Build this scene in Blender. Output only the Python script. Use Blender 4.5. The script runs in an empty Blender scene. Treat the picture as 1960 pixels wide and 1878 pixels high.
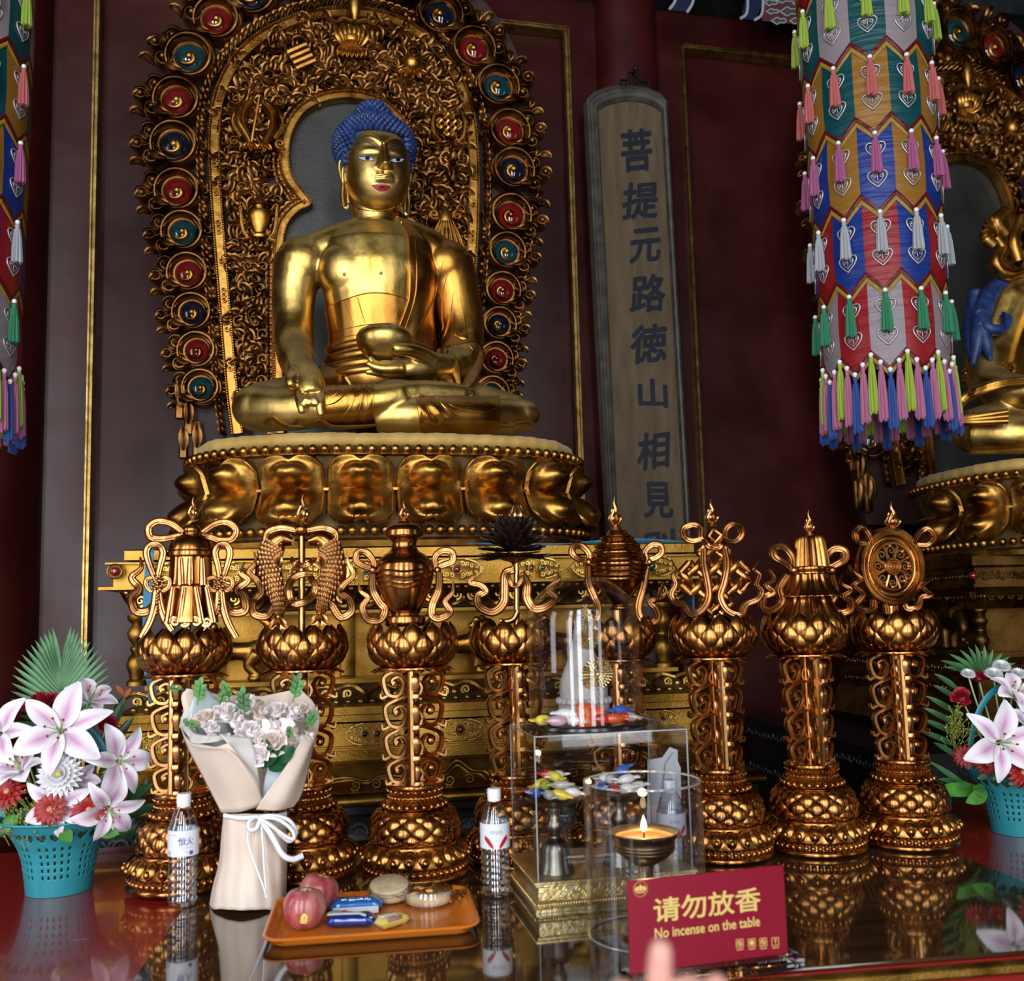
import bpy, math, random
import numpy as np
from mathutils import Vector, Matrix
from mathutils.bvhtree import BVHTree
random.seed(7)
rng = np.random.default_rng(7)
PI = math.pi
R = math.radians
SC = bpy.context.scene
COL = SC.collection

# ------------------------------------------------------------------ camera
F_PX, P_X, P_Y = 1850.0, 980.0, 985.0          # focal length and principal point on a 1960x1878 frame
CAM_LOC = Vector((0, 0, 1.45))
CAM_ROT = Matrix.Rotation(R(90 + 5.9), 3, 'X') @ Matrix.Rotation(R(-1.45), 3, 'Z')
cd = bpy.data.cameras.new('camera')
cam = bpy.data.objects.new('camera', cd)
COL.objects.link(cam)
cam.matrix_world = Matrix.Translation(CAM_LOC) @ CAM_ROT.to_4x4()
cd.sensor_fit = 'HORIZONTAL'
cd.sensor_width = 36
cd.lens = F_PX / 1960 * 36
cd.shift_x = 0
cd.shift_y = (P_Y - 939) / 1960
cd.clip_start = 0.05
cd.dof.use_dof = True
cd.dof.focus_distance = 2.9
cd.dof.aperture_fstop = 4.2
SC.camera = cam

# ------------------------------------------------------------------ exposure, world, daylight
SC.view_settings.view_transform = 'Standard'
SC.view_settings.look = 'None'
SC.view_settings.gamma = 1
SC.view_settings.exposure = 0.5
SC.view_settings.use_curve_mapping = False
SC.cycles.max_bounces = 10
SC.cycles.transparent_max_bounces = 24
SC.cycles.transmission_bounces = 10
SC.cycles.glossy_bounces = 5
SC.cycles.diffuse_bounces = 3
SC.cycles.caustics_reflective = False
SC.cycles.caustics_refractive = False
SC.cycles.sample_clamp_indirect = 6
w = bpy.data.worlds.new('world')
SC.world = w
w.use_nodes = True
w.node_tree.nodes['Background'].inputs[0].default_value = (0.75, 0.85, 1.0, 1)
w.node_tree.nodes['Background'].inputs[1].default_value = 0.025


def area(name, loc, target, sx, sy, power, col=(1, 1, 1)):
    l = bpy.data.lights.new(name, 'AREA')
    l.shape = 'RECTANGLE'
    l.size, l.size_y, l.energy, l.color = sx, sy, power, col
    o = bpy.data.objects.new(name, l)
    COL.objects.link(o)
    o.location = loc
    d = Vector(target) - Vector(loc)
    o.rotation_euler = d.to_track_quat('-Z', 'Y').to_euler()
    return o


# daylight standing in the doorways and transom windows of the hall's front wall, behind the camera, and in one window of each side wall
for dx, p in ((-3.0, 82), (-1.05, 86), (1.25, 72), (3.2, 40)):
    area('door_daylight', (dx, -3.35, 1.9), (dx, 3, 1.9), .85, 3.1, p, (0.93, 0.97, 1.0))
    area('transom_daylight', (dx, -3.35, 4.7), (dx, 3, 4.7), .85, 1.7, p * .6, (0.93, 0.97, 1.0))
area('side_daylight', (-3.66, .6, 2.3), (3, 2.6, 2.0), .8, 2.4, 26, (0.93, 0.97, 1.0))
area('side_daylight', (6.06, .4, 2.3), (-3, 2.6, 2.0), .8, 2.4, 9, (0.93, 0.97, 1.0))


# ------------------------------------------------------------------ pixel measuring helpers
def ray(px, py):
    d = Vector(((px - P_X) / F_PX, -(py - P_Y) / F_PX, -1))
    return (CAM_ROT @ d).normalized()


def at(px, py, Y):
    d = ray(px, py)
    return CAM_LOC + d * (Y / d.y)


def on_z(px, py, z):
    d = ray(px, py)
    return CAM_LOC + d * ((z - CAM_LOC.z) / d.z)


def px_of(p):
    q = CAM_ROT.inverted() @ (Vector(p) - CAM_LOC)
    return (P_X + F_PX * q.x / -q.z, P_Y - F_PX * q.y / -q.z)


class Frame:
    """A place in the hall with its own turn about the vertical; measures photo points on planes of constant local depth."""
    def __init__(s, loc, deg):
        s.loc = Vector(loc)
        s.rz = R(deg)
        s.m = Matrix.Rotation(s.rz, 3, 'Z')
        s.mi = s.m.inverted()

    def hit(s, px, py, yl=0.0):
        o = s.mi @ (CAM_LOC - s.loc)
        d = s.mi @ ray(px, py)
        t = (yl - o.y) / d.y
        p = o + d * t
        return (p.x, p.z)

    def hitz(s, px, py, zl=0.0):
        o = s.mi @ (CAM_LOC - s.loc)
        d = s.mi @ ray(px, py)
        p = o + d * ((zl - o.z) / d.z)
        return (p.x, p.y)

    def pts(s, pix, yl=0.0):
        return np.array([s.hit(a, b, yl) for a, b in pix])

    def world(s, p):
        return s.loc + s.m @ Vector(p)


# ------------------------------------------------------------------ mesh toolkit
class B:
    def __init__(s):
        s.v, s.f, s.n, s.mi = [], [], 0, []

    def add(s, vf, mi=0, M=None):
        v, f = vf
        v = np.asarray(v, float).reshape(-1, 3)
        if M is not None:
            M = np.array(M)
            v = v @ M[:3, :3].T + (M[:3, 3] if M.shape == (4, 4) else 0)
        s.v.append(v)
        n = s.n
        s.f += [tuple(i + n for i in t) for t in f]
        s.mi += [mi] * len(f)
        s.n += len(v)
        return s

    def data(s):
        return (np.concatenate(s.v) if s.v else np.zeros((0, 3)), s.f)


def mesh(name, b, mats, angle=45):
    if isinstance(b, tuple):
        b = B().add(b)
    v, f = b.data()
    me = bpy.data.meshes.new(name)
    me.from_pydata(v.tolist(), [], f)
    if not isinstance(mats, (list, tuple)):
        mats = [mats]
    for m in mats:
        me.materials.append(m)
    if len(mats) > 1:
        me.polygons.foreach_set('material_index', b.mi)
    if angle:
        me.polygons.foreach_set('use_smooth', [True] * len(me.polygons))
        if angle < 180:
            me.set_sharp_from_angle(angle=R(angle))
    me.update()
    return me


def ob(name, b, mats, parent=None, loc=None, rot=None, angle=45, label=None):
    me = b if isinstance(b, bpy.types.Mesh) else mesh(name, b, mats, angle)
    o = bpy.data.objects.new(name, me)
    COL.objects.link(o)
    if parent is not None:
        o.parent = parent
    if loc is not None:
        o.location = loc
    if rot is not None:
        o.rotation_euler = rot
    if label:
        o['label'] = label
    return o


def tag(o, label, cat, group=None, kind=None):
    o['label'] = label
    o['category'] = cat
    if group:
        o['group'] = group
    if kind:
        o['kind'] = kind
    return o


def thing(name, label, cat, loc=(0, 0, 0), rz=0, group=None):
    o = bpy.data.objects.new(name, None)
    o.empty_display_size = 0.1
    COL.objects.link(o)
    o.location = loc
    o.rotation_euler = (0, 0, rz)
    return tag(o, label, cat, group)


def struct(o):
    o['kind'] = 'structure'
    return o


def dup(root, loc=None, rz=None, label=None, group=None):
    def cp(o, par):
        c = o.copy()
        COL.objects.link(c)
        c.parent = par
        for ch in o.children:
            cp(ch, c)
        return c
    r = cp(root, root.parent)
    if loc is not None:
        r.location = loc
    if rz is not None:
        r.rotation_euler = (0, 0, rz)
    if label:
        r['label'] = label
    if group:
        r['group'] = group
    return r


def quads(nu, nv, cu=False, cv=False):
    f = []
    for i in range(nu if cu else nu - 1):
        i2 = (i + 1) % nu
        for j in range(nv if cv else nv - 1):
            j2 = (j + 1) % nv
            f.append((i * nv + j, i2 * nv + j, i2 * nv + j2, i * nv + j2))
    return f


def grid(P, cu=False, cv=False):
    P = np.asarray(P, float)
    return P.reshape(-1, 3), quads(P.shape[0], P.shape[1], cu, cv)


def box(c, s):
    x, y, z = c
    a, b, d = s[0] / 2, s[1] / 2, s[2] / 2
    v = [(x + i * a, y + j * b, z + k * d) for i in (-1, 1) for j in (-1, 1) for k in (-1, 1)]
    return v, [(0, 1, 3, 2), (4, 6, 7, 5), (0, 4, 5, 1), (2, 3, 7, 6), (0, 2, 6, 4), (1, 5, 7, 3)]


def bbox(c, s, r=0.004):
    """box with chamfered edges"""
    x, y, z = c
    a, b, d = s[0] / 2, s[1] / 2, s[2] / 2
    r = min(r, a * .9, b * .9, d * .9)
    v, f, idx = [], [], {}
    for i in (-1, 1):
        for j in (-1, 1):
            for k in (-1, 1):
                for ax in range(3):
                    q = [i * a, j * b, k * d]
                    for t, (sg) in enumerate((i, j, k)):
                        if t != ax:
                            q[t] -= sg * r
                    idx[(i, j, k, ax)] = len(v)
                    v.append((x + q[0], y + q[1], z + q[2]))
    C = [(-1, -1), (1, -1), (1, 1), (-1, 1)]
    for sg in (-1, 1):
        f.append(tuple(idx[(sg, p, q, 0)] for p, q in (C if sg > 0 else C[::-1])))
        f.append(tuple(idx[(p, sg, q, 1)] for p, q in (C[::-1] if sg > 0 else C)))
        f.append(tuple(idx[(p, q, sg, 2)] for p, q in (C if sg > 0 else C[::-1])))
    for p in (-1, 1):
        for q in (-1, 1):
            f.append((idx[(-1, p, q, 1)], idx[(1, p, q, 1)], idx[(1, p, q, 2)], idx[(-1, p, q, 2)]))
            f.append((idx[(p, -1, q, 0)], idx[(p, 1, q, 0)], idx[(p, 1, q, 2)], idx[(p, -1, q, 2)]))
            f.append((idx[(p, q, -1, 0)], idx[(p, q, 1, 0)], idx[(p, q, 1, 1)], idx[(p, q, -1, 1)]))
    for i in (-1, 1):
        for j in (-1, 1):
            for k in (-1, 1):
                f.append(tuple(idx[(i, j, k, ax)] for ax in range(3)))
    return v, f


def lathe(prof, seg=32, sx=1, sy=1, c=(0, 0, 0), a0=0.0, a1=2 * PI):
    prof = np.asarray(prof, float)
    full = abs(a1 - a0 - 2 * PI) < 1e-6
    th = np.linspace(a0, a1, seg, endpoint=not full)
    P = np.zeros((seg, len(prof), 3))
    P[:, :, 0] = c[0] + np.cos(th)[:, None] * prof[None, :, 0] * sx
    P[:, :, 1] = c[1] + np.sin(th)[:, None] * prof[None, :, 0] * sy
    P[:, :, 2] = c[2] + prof[None, :, 1]
    return grid(P, cu=full)


def sphere(c, r, nu=12, nv=8):
    if np.isscalar(r):
        r = (r, r, r)
    th = np.linspace(0, 2 * PI, nu, endpoint=False)
    ph = np.linspace(-PI / 2, PI / 2, nv)
    P = np.zeros((nu, nv, 3))
    P[:, :, 0] = c[0] + r[0] * np.cos(th)[:, None] * np.cos(ph)
    P[:, :, 1] = c[1] + r[1] * np.sin(th)[:, None] * np.cos(ph)
    P[:, :, 2] = c[2] + r[2] * np.sin(ph)[None, :]
    return grid(P, cu=True)


def cr(pts, n=8, closed=False):
    """Catmull-Rom through the points"""
    P = np.asarray(pts, float)
    m = len(P)
    out = []
    for i in range(m if closed else m - 1):
        if closed:
            p0, p1, p2, p3 = P[(i - 1) % m], P[i], P[(i + 1) % m], P[(i + 2) % m]
        else:
            p1, p2 = P[i], P[i + 1]
            p0 = P[i - 1] if i > 0 else 2 * p1 - p2
            p3 = P[i + 2] if i + 2 < m else 2 * p2 - p1
        t = np.linspace(0, 1, n, endpoint=False)[:, None]
        out.append(.5 * (2 * p1 + (p2 - p0) * t + (2 * p0 - 5 * p1 + 4 * p2 - p3) * t ** 2 + (3 * p1 - p0 - 3 * p2 + p3) * t ** 3))
    if not closed:
        out.append(P[-1:])
    return np.concatenate(out)


def lerp_arr(vals, n):
    vals = np.asarray(vals, float)
    x = np.linspace(0, 1, n)
    xs = np.linspace(0, 1, len(vals))
    if vals.ndim == 1:
        return np.interp(x, xs, vals)
    return np.stack([np.interp(x, xs, vals[:, k]) for k in range(vals.shape[1])], 1)


def tube(path, rad, seg=8, closed=False, flat=None, up=None, caps=True):
    """swept tube; rad scalar/array; flat = (a, b) scales the cross-section along the side/up axes"""
    P = np.asarray(path, float)
    n = len(P)
    r = np.full(n, rad, float) if np.isscalar(rad) else lerp_arr(rad, n)
    if closed:
        T = np.roll(P, -1, 0) - np.roll(P, 1, 0)
    else:
        T = np.gradient(P, axis=0)
    T /= np.linalg.norm(T, axis=1)[:, None] + 1e-12
    if up is None:
        N = np.zeros_like(T)
        a = np.array([0, 0, 1.]) if abs(T[0, 2]) < .9 else np.array([1., 0, 0])
        nn = a - T[0] * a.dot(T[0])
        N[0] = nn / np.linalg.norm(nn)
        for i in range(1, n):
            nn = N[i - 1] - T[i] * N[i - 1].dot(T[i])
            N[i] = nn / (np.linalg.norm(nn) + 1e-12)
    else:
        u = np.asarray(up, float)
        N = u - T * (T @ u)[:, None]
        N /= np.linalg.norm(N, axis=1)[:, None] + 1e-12
    S = np.cross(T, N)
    fa, fb = flat if flat else (1, 1)
    th = np.linspace(0, 2 * PI, seg, endpoint=False)
    G = P[:, None] + r[:, None, None] * (S[:, None] * (np.cos(th) * fa)[None, :, None] + N[:, None] * (np.sin(th) * fb)[None, :, None])
    v, f = grid(G, cu=closed, cv=True)
    if caps and not closed:
        f = f + [tuple(range(seg - 1, -1, -1)), tuple((n - 1) * seg + i for i in range(seg))]
    return v, f


RIB = [(-1, 0), (-1, .5), (-.8, .9), (-.6, .25), (-.35, .25), (-.15, 1), (.15, 1), (.35, .25), (.6, .25), (.8, .9), (1, .5), (1, 0), (.9, -1), (-.9, -1)]
BAND = [(-1, -.6), (-1, .6), (-.6, 1), (.6, 1), (1, .6), (1, -.6), (.6, -1), (-.6, -1)]


def ribbon(path2, w, d, prof=RIB, y=0.0, yy=None):
    """flat carved ribbon in the xz plane; front faces -y. w half widths, d half depths (scalar or list)"""
    P = np.asarray(path2, float)
    n = len(P)
    w = lerp_arr([w, w] if np.isscalar(w) else w, n)
    d = lerp_arr([d, d] if np.isscalar(d) else d, n)
    T = np.gradient(P, axis=0)
    T /= np.linalg.norm(T, axis=1)[:, None] + 1e-12
    N = np.stack([-T[:, 1], T[:, 0]], 1)
    pr = np.asarray(prof, float)
    G = np.zeros((n, len(pr), 3))
    G[:, :, 0] = P[:, None, 0] + N[:, None, 0] * w[:, None] * pr[None, :, 0]
    G[:, :, 2] = P[:, None, 1] + N[:, None, 1] * w[:, None] * pr[None, :, 0]
    G[:, :, 1] = (y if yy is None else lerp_arr(yy, n)[:, None]) - d[:, None] * pr[None, :, 1]
    v, f = grid(G, cv=True)
    k = len(pr)
    return v, f + [tuple(range(k - 1, -1, -1)), tuple((n - 1) * k + i for i in range(k))]


def spiral(c, r0, r1, a0, turns, n=24, sx=1):
    t = np.linspace(0, 1, n)
    r = r0 + (r1 - r0) * t
    a = a0 + turns * 2 * PI * t
    return np.stack([c[0] + sx * r * np.cos(a), c[1] + r * np.sin(a)], 1)


def prism(out, y0, y1, bev=0.0):
    """outline in xz extruded from y0 (front) to y1 (back), the front edge bevelled"""
    P = np.asarray(out, float)
    n = len(P)
    rings = []
    if bev:
        T = np.roll(P, -1, 0) - np.roll(P, 1, 0)
        T /= np.linalg.norm(T, axis=1)[:, None] + 1e-12
        N = np.stack([T[:, 1], -T[:, 0]], 1)
        ar = np.sum(P[:, 0] * np.roll(P[:, 1], -1) - np.roll(P[:, 0], -1) * P[:, 1])
        if ar < 0:
            N = -N
        rings.append((P - N * bev, y0))
        rings.append((P, y0 + (bev if y1 > y0 else -bev)))
    else:
        rings.append((P, y0))
    rings.append((P, y1))
    v = np.concatenate([np.stack([q[:, 0], np.full(n, yy), q[:, 1]], 1) for q, yy in rings])
    f = []
    for k in range(len(rings) - 1):
        for i in range(n):
            j = (i + 1) % n
            f.append((k * n + i, k * n + j, (k + 1) * n + j, (k + 1) * n + i))
    f.append(tuple(range(n - 1, -1, -1)))
    f.append(tuple((len(rings) - 1) * n + i for i in range(n)))
    return v, f


def mat4(loc=(0, 0, 0), rot=(0, 0, 0), sc=(1, 1, 1)):
    if np.isscalar(sc):
        sc = (sc, sc, sc)
    from mathutils import Euler
    return Matrix.LocRotScale(Vector(loc), Euler(rot), Vector(sc))


def beads(pts, r, nu=8, nv=6):
    b = B()
    for p in pts:
        b.add(sphere(p, r, nu, nv))
    return b.data()


def resample(P, step=None, n=None, closed=False):
    P = np.asarray(P, float)
    if closed:
        P = np.concatenate([P, P[:1]])
    L = np.concatenate([[0], np.cumsum(np.linalg.norm(np.diff(P, axis=0), axis=1))])
    if n is None:
        n = max(2, int(round(L[-1] / step)) + (0 if closed else 1))
    t = np.linspace(0, L[-1], n, endpoint=not closed)
    return np.stack([np.interp(t, L, P[:, k]) for k in range(P.shape[1])], 1)


# ------------------------------------------------------------------ materials
def mk(name, col, rough=.5, metal=0.0, **kw):
    m = bpy.data.materials.new(name)
    m.use_nodes = True
    b = m.node_tree.nodes['Principled BSDF']
    b.inputs['Base Color'].default_value = (*col, 1)
    b.inputs['Roughness'].default_value = rough
    b.inputs['Metallic'].default_value = metal
    for k, v in kw.items():
        b.inputs[k.replace('_', ' ')].default_value = v
    return m


def noisy(m, c1, c2, scale=8, detail=6, bump=0.0, bscale=60, rough=None, stretch=None, lo=.35, hi=.65, coord='Object'):
    """mottle the base colour between two tones, with optional bump and roughness variation"""
    nt = m.node_tree
    N, L = nt.nodes, nt.links
    b = N['Principled BSDF']
    tc = N.new('ShaderNodeTexCoord')
    mp = N.new('ShaderNodeMapping')
    L.new(tc.outputs[coord], mp.inputs[0])
    if stretch:
        mp.inputs['Scale'].default_value = stretch
    no = N.new('ShaderNodeTexNoise')
    no.inputs['Scale'].default_value = scale
    no.inputs['Detail'].default_value = detail
    L.new(mp.outputs[0], no.inputs[0])
    rp = N.new('ShaderNodeValToRGB')
    rp.color_ramp.elements[0].position, rp.color_ramp.elements[1].position = lo, hi
    rp.color_ramp.elements[0].color, rp.color_ramp.elements[1].color = (*c1, 1), (*c2, 1)
    L.new(no.outputs['Fac'], rp.inputs[0])
    L.new(rp.outputs[0], b.inputs['Base Color'])
    if rough:
        mr = N.new('ShaderNodeMapRange')
        mr.inputs['To Min'].default_value, mr.inputs['To Max'].default_value = rough
        mr.inputs['From Min'].default_value, mr.inputs['From Max'].default_value = .3, .7
        L.new(no.outputs['Fac'], mr.inputs['Value'])
        L.new(mr.outputs[0], b.inputs['Roughness'])
    if bump:
        n2 = N.new('ShaderNodeTexNoise')
        n2.inputs['Scale'].default_value = bscale
        n2.inputs['Detail'].default_value = 4
        L.new(mp.outputs[0], n2.inputs[0])
        bp = N.new('ShaderNodeBump')
        bp.inputs['Strength'].default_value = bump
        bp.inputs['Distance'].default_value = .01
        L.new(n2.outputs['Fac'], bp.inputs['Height'])
        L.new(bp.outputs[0], b.inputs['Normal'])
    return m


MT = {}
MT['gold'] = noisy(mk('polished_gold', (.8, .5, .12), .3, 1), (.46, .28, .06), (.78, .54, .18), 9, 6, .12, 30, (.27, .44))


def dusty(m, col, lo=.35, hi=.85):
    """dust settled on the upward-facing surfaces of an old gilded figure"""
    nt = m.node_tree
    N, L = nt.nodes, nt.links
    b = N['Principled BSDF']
    g = N.new('ShaderNodeNewGeometry')
    sx = N.new('ShaderNodeSeparateXYZ')
    L.new(g.outputs['Normal'], sx.inputs[0])
    no = N.new('ShaderNodeTexNoise')
    no.inputs['Scale'].default_value = 14
    ad = N.new('ShaderNodeMath')
    ad.operation = 'MULTIPLY_ADD'
    ad.inputs[1].default_value, ad.inputs[2].default_value = .35, -.17
    L.new(no.outputs['Fac'], ad.inputs[0])
    a2 = N.new('ShaderNodeMath')
    L.new(ad.outputs[0], a2.inputs[0])
    L.new(sx.outputs['Z'], a2.inputs[1])
    mr = N.new('ShaderNodeMapRange')
    mr.interpolation_type = 'SMOOTHSTEP'
    for k, v in zip(('From Min', 'From Max', 'To Min', 'To Max'), (lo, hi, 0, .85)):
        mr.inputs[k].default_value = v
    L.new(a2.outputs[0], mr.inputs['Value'])
    old = b.inputs['Base Color'].links[0].from_socket
    mx = N.new('ShaderNodeMix')
    mx.data_type = 'RGBA'
    L.new(mr.outputs[0], mx.inputs['Factor'])
    L.new(old, mx.inputs['A'])
    mx.inputs['B'].default_value = (*col, 1)
    L.new(mx.outputs['Result'], b.inputs['Base Color'])
    ro = b.inputs['Roughness'].links[0].from_socket
    mf = N.new('ShaderNodeMix')
    L.new(mr.outputs[0], mf.inputs['Factor'])
    L.new(ro, mf.inputs['A'])
    mf.inputs['B'].default_value = .7
    L.new(mf.outputs['Result'], b.inputs['Roughness'])
    mm = N.new('ShaderNodeMath')
    mm.operation = 'MULTIPLY_ADD'
    mm.inputs[1].default_value, mm.inputs[2].default_value = -.8, 1
    L.new(mr.outputs[0], mm.inputs[0])
    L.new(mm.outputs[0], b.inputs['Metallic'])


dusty(MT['gold'], (.11, .065, .03))
MT['robe'] = noisy(mk('robe_gold', (.7, .38, .08), .26, 1), (.34, .135, .022), (.58, .29, .06), 7, 6, .1, 30, (.22, .4))
dusty(MT['robe'], (.10, .06, .03))
MT['throne'] = noisy(mk('carved_gold', (.6, .33, .08), .3, 1), (.27, .115, .02), (.55, .29, .065), 10, 6, .15, 40, (.24, .44))
MT['altar'] = noisy(mk('altar_gold', (.75, .5, .13), .33, 1), (.25, .125, .018), (.45, .25, .052), 14, 8, .12, 160, (.32, .5))
MT['carve'] = noisy(mk('carved_altar_gold', (.6, .38, .08), .32, 1), (.36, .2, .035), (.72, .46, .12), 22, 5, .2, 60, (.25, .42))
MT['carve_shade'] = noisy(mk('carving_shade_ground', (.12, .07, .02), .6, .6), (.06, .033, .01), (.18, .1, .028), 25)  # dark ground behind carving and petals: crevice shade put into the colour
MT['bronze'] = noisy(mk('lacquered_bronze', (.4, .17, .04), .22, 1, Coat_Weight=.5, Coat_Roughness=.12), (.24, .082, .014), (.48, .21, .042), 12, 5, .06, 40, (.18, .34))
MT['bronze_light'] = noisy(mk('worn_bronze', (.6, .33, .12), .28, 1, Coat_Weight=.4, Coat_Roughness=.15), (.34, .14, .04), (.58, .31, .11), 14, 5, .06, 40)
MT['scroll'] = noisy(mk('old_gilt_wood', (.4, .2, .06), .34, 1), (.13, .052, .014), (.36, .17, .05), 12, 6, .15, 40, (.28, .5))
MT['red_wall'] = noisy(mk('red_lacquer_wall', (.1, .012, .01), .32, 0, Specular_IOR_Level=.32), (.03, .0034, .003), (.048, .0056, .0046), 3, 8, .25, 6, (.3, .46))
MT['gilt_trim'] = noisy(mk('gilt_trim', (.5, .33, .1), .38, 1), (.3, .19, .05), (.6, .42, .15), 20, 5, .1, 50)
MT['black'] = mk('black_gloss', (.008, .008, .009), .2)
MT['dark'] = mk('matt_black', (.012, .009, .008), .7)  # plain matt black of the lamp wick
# ================================================================== the hall
WF = Frame((-.7, 4.6, 0), 13)


def wob(name, b, mats, **k):
    o = ob(name, b, mats, loc=WF.loc, rot=(0, 0, WF.rz), **k)
    return struct(o)


def wu(px, py, yl=0):
    return WF.hit(px, py, yl)[0]


uL = wu(176, 600)
uR, zT = WF.hit(1082, 60)
uC0, uC1 = wu(1140, 100), wu(1254, 100)
uP = wu(1304, 100)
zP = WF.hit(1304, 92)[1]
zB = WF.hit(1260, 20)[1]
uE = 5.2
b = B()
TH = .25
# back wall: flat stiles around two recessed lacquered panels
b.add(box(((uL - 3) / 2, TH / 2, 2.6), (3 + uL, TH, 6.6)))
b.add(box(((uR + uP) / 2, TH / 2, 2.6), (uP - uR, TH, 6.6)))
b.add(box(((uL + uR) / 2, TH / 2, (zT + 6.6) / 2), (uR - uL, TH, 6.6 - zT)))
b.add(box(((uP + uE) / 2, TH / 2, (zP + 6.6) / 2), (uE - uP, TH, 6.6 - zP)))
b.add(box(((uL + uR) / 2, TH / 2 + .045, zT / 2), (uR - uL, TH, zT)))
b.add(box(((uP + uE) / 2, TH / 2 + .045, zP / 2), (uE - uP, TH, zP)))
wob('wall_back', b, MT['red_wall'])
TRIM = [(-.028, 0), (-.028, -.018), (-.02, -.026), (-.012, -.026), (-.006, -.016), (.004, -.016), (.01, -.03), (.022, -.03), (.028, -.02), (.028, .04)]


def moulding(name, p0, p1, side, k=1.0):
    """carved double-bead moulding along a panel edge in the wall's own plane"""
    d = Vector((p1[0] - p0[0], 0, p1[1] - p0[1]))
    n = Vector((-d.z, 0, d.x)).normalized() * side
    P = []
    for q in (p0, p1):
        P.append([(q[0] + n.x * a * k, yy, q[1] + n.z * a * k) for a, yy in TRIM])
    wob(name, grid(np.array(P)), MT['gilt_trim'], angle=20)


moulding('trim_1', (uL, 0), (uL, zT), 1, .55)
moulding('trim_2', (uR, zT), (uR, 0), 1, .6)
moulding('trim_3', (uL, zT), (uR, zT), -1, .6)
moulding('trim_4', (uP, 0), (uP, zP), 1, .28)
moulding('trim_5', (uP, zP), (uE, zP), -1, .6)
# engaged round columns
th = np.linspace(PI, 2 * PI, 40)


def halfcol(name, u0, u1, bulge):
    c, r = (u0 + u1) / 2, (u1 - u0) / 2
    P = np.array([[(c + r * math.cos(t), bulge * math.sin(t), z) for z in (0, 2.6, 6.6)] for t in th])
    wob(name, grid(P), MT['red_wall'])


halfcol('column_middle', uC0, uC1, .13)
uq = wu(97, 300)
halfcol('column_left', uq - .62, uq, .26)
# painted beam under the ceiling
bm = B().add(box((.5, -.17, zB + .2), (7.4, .34, .4)))
wob('beam', bm, noisy(mk('beam_paint', (.01, .016, .02), .5), (.006, .009, .012), (.016, .024, .028), 8))
lines, reds, clouds = B(), B(), B()
WHITE_LINE = mk('beam_white_line', (.34, .34, .36), .6)


def bstrip(pts, w=.007):
    P = np.array([WF.hit(a, c, -.345) for a, c in pts])
    return ribbon(cr(P, 6) if len(P) > 2 else P, w, .003, BAND, y=-.345)


def bface(pts, y):
    P = np.array([WF.hit(a, c, -.34) for a, c in pts])
    return prism(P, y, -.34)


navy = B()
navy.add(bface([(1284, 20), (1300, -40), (1330, -40), (1316, 24)], -.344))
navy.add(bface([(1418, 36), (1432, -30), (1468, -28), (1456, 14), (1445, 40)], -.344))
wob('beam_band', navy, mk('beam_navy', (.006, .012, .05), .5))
for p in ([(1281, 18), (1292, 2), (1298, -30)], [(1315, 24), (1326, 4), (1330, -30)], [(1417, 36), (1430, 22), (1431, -30)], [(1444, 39), (1459, 24), (1461, -30)]):
    lines.add(bstrip(p))
reds.add(bface([(1458, 40), (1468, -40), (1640, -20), (1640, 66), (1530, 48)], -.343))
wob('beam_panel', reds, mk('beam_red', (.09, .02, .025), .55))
for cx, cy, s in ((1475, 5, 9), (1500, -2, 12), (1510, 22, 13), (1490, 40, 10), (1478, 22, 8), (1524, 40, 9), (1530, 6, 10)):
    pts = [(cx + s * (1.25 * math.cos(t) + .22 * math.cos(3 * t)), cy + .55 * s * (math.sin(t) + .25 * math.sin(4 * t))) for t in np.linspace(0, 2 * PI, 22)]
    clouds.add(bface(pts[:-1], -.3445))
    lines.add(bstrip(pts, .003))
wob('beam_clouds', clouds, mk('beam_cloud', (.05, .06, .055), .6))
wob('beam_lines', lines, WHITE_LINE)

b = B().add(box((1.2, 1.2, -.05), (10, 10.5, .1)))
struct(ob('floor', b, noisy(mk('stone_floor', (.06, .055, .05), .35), (.045, .04, .036), (.08, .074, .068), 5, 6, .1, 20)))
b = B().add(box((1.2, 1.2, 6.65), (10, 10.5, .1)))
struct(ob('ceiling', b, noisy(mk('dark_ceiling', (.03, .018, .012), .7), (.02, .012, .008), (.045, .025, .016), 6)))
for nm, wx, wy in (('wall_left', -3.75, .6), ('wall_right', 6.15, .4)):
    b = B()
    b.add(box((wx, (wy - .45 - 4.05) / 2, 3.3), (.1, wy - .45 + 4.05, 6.6)))
    b.add(box((wx, (wy + .45 + 6.45) / 2, 3.3), (.1, 6.45 - wy - .45, 6.6)))
    b.add(box((wx, wy, .5), (.1, .9, 1.0)))
    b.add(box((wx, wy, 5.1), (.1, .9, 3.0)))
    struct(ob(nm, b, MT['red_wall']))
b = B()
xs = [-3.8, -3.45, -2.55, -1.5, -.6, .8, 1.7, 2.75, 3.65, 6.2]
for i in range(0, len(xs), 2):
    b.add(box(((xs[i] + xs[i + 1]) / 2, -3.5, 3.3), (xs[i + 1] - xs[i], .12, 6.6)))
for z0, z1 in ((0, .3), (3.5, 3.8), (5.6, 6.6)):
    b.add(box((.2, -3.49, (z0 + z1) / 2), (7.4, .1, z1 - z0)))
struct(ob('wall_front', b, MT['red_wall']))

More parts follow.
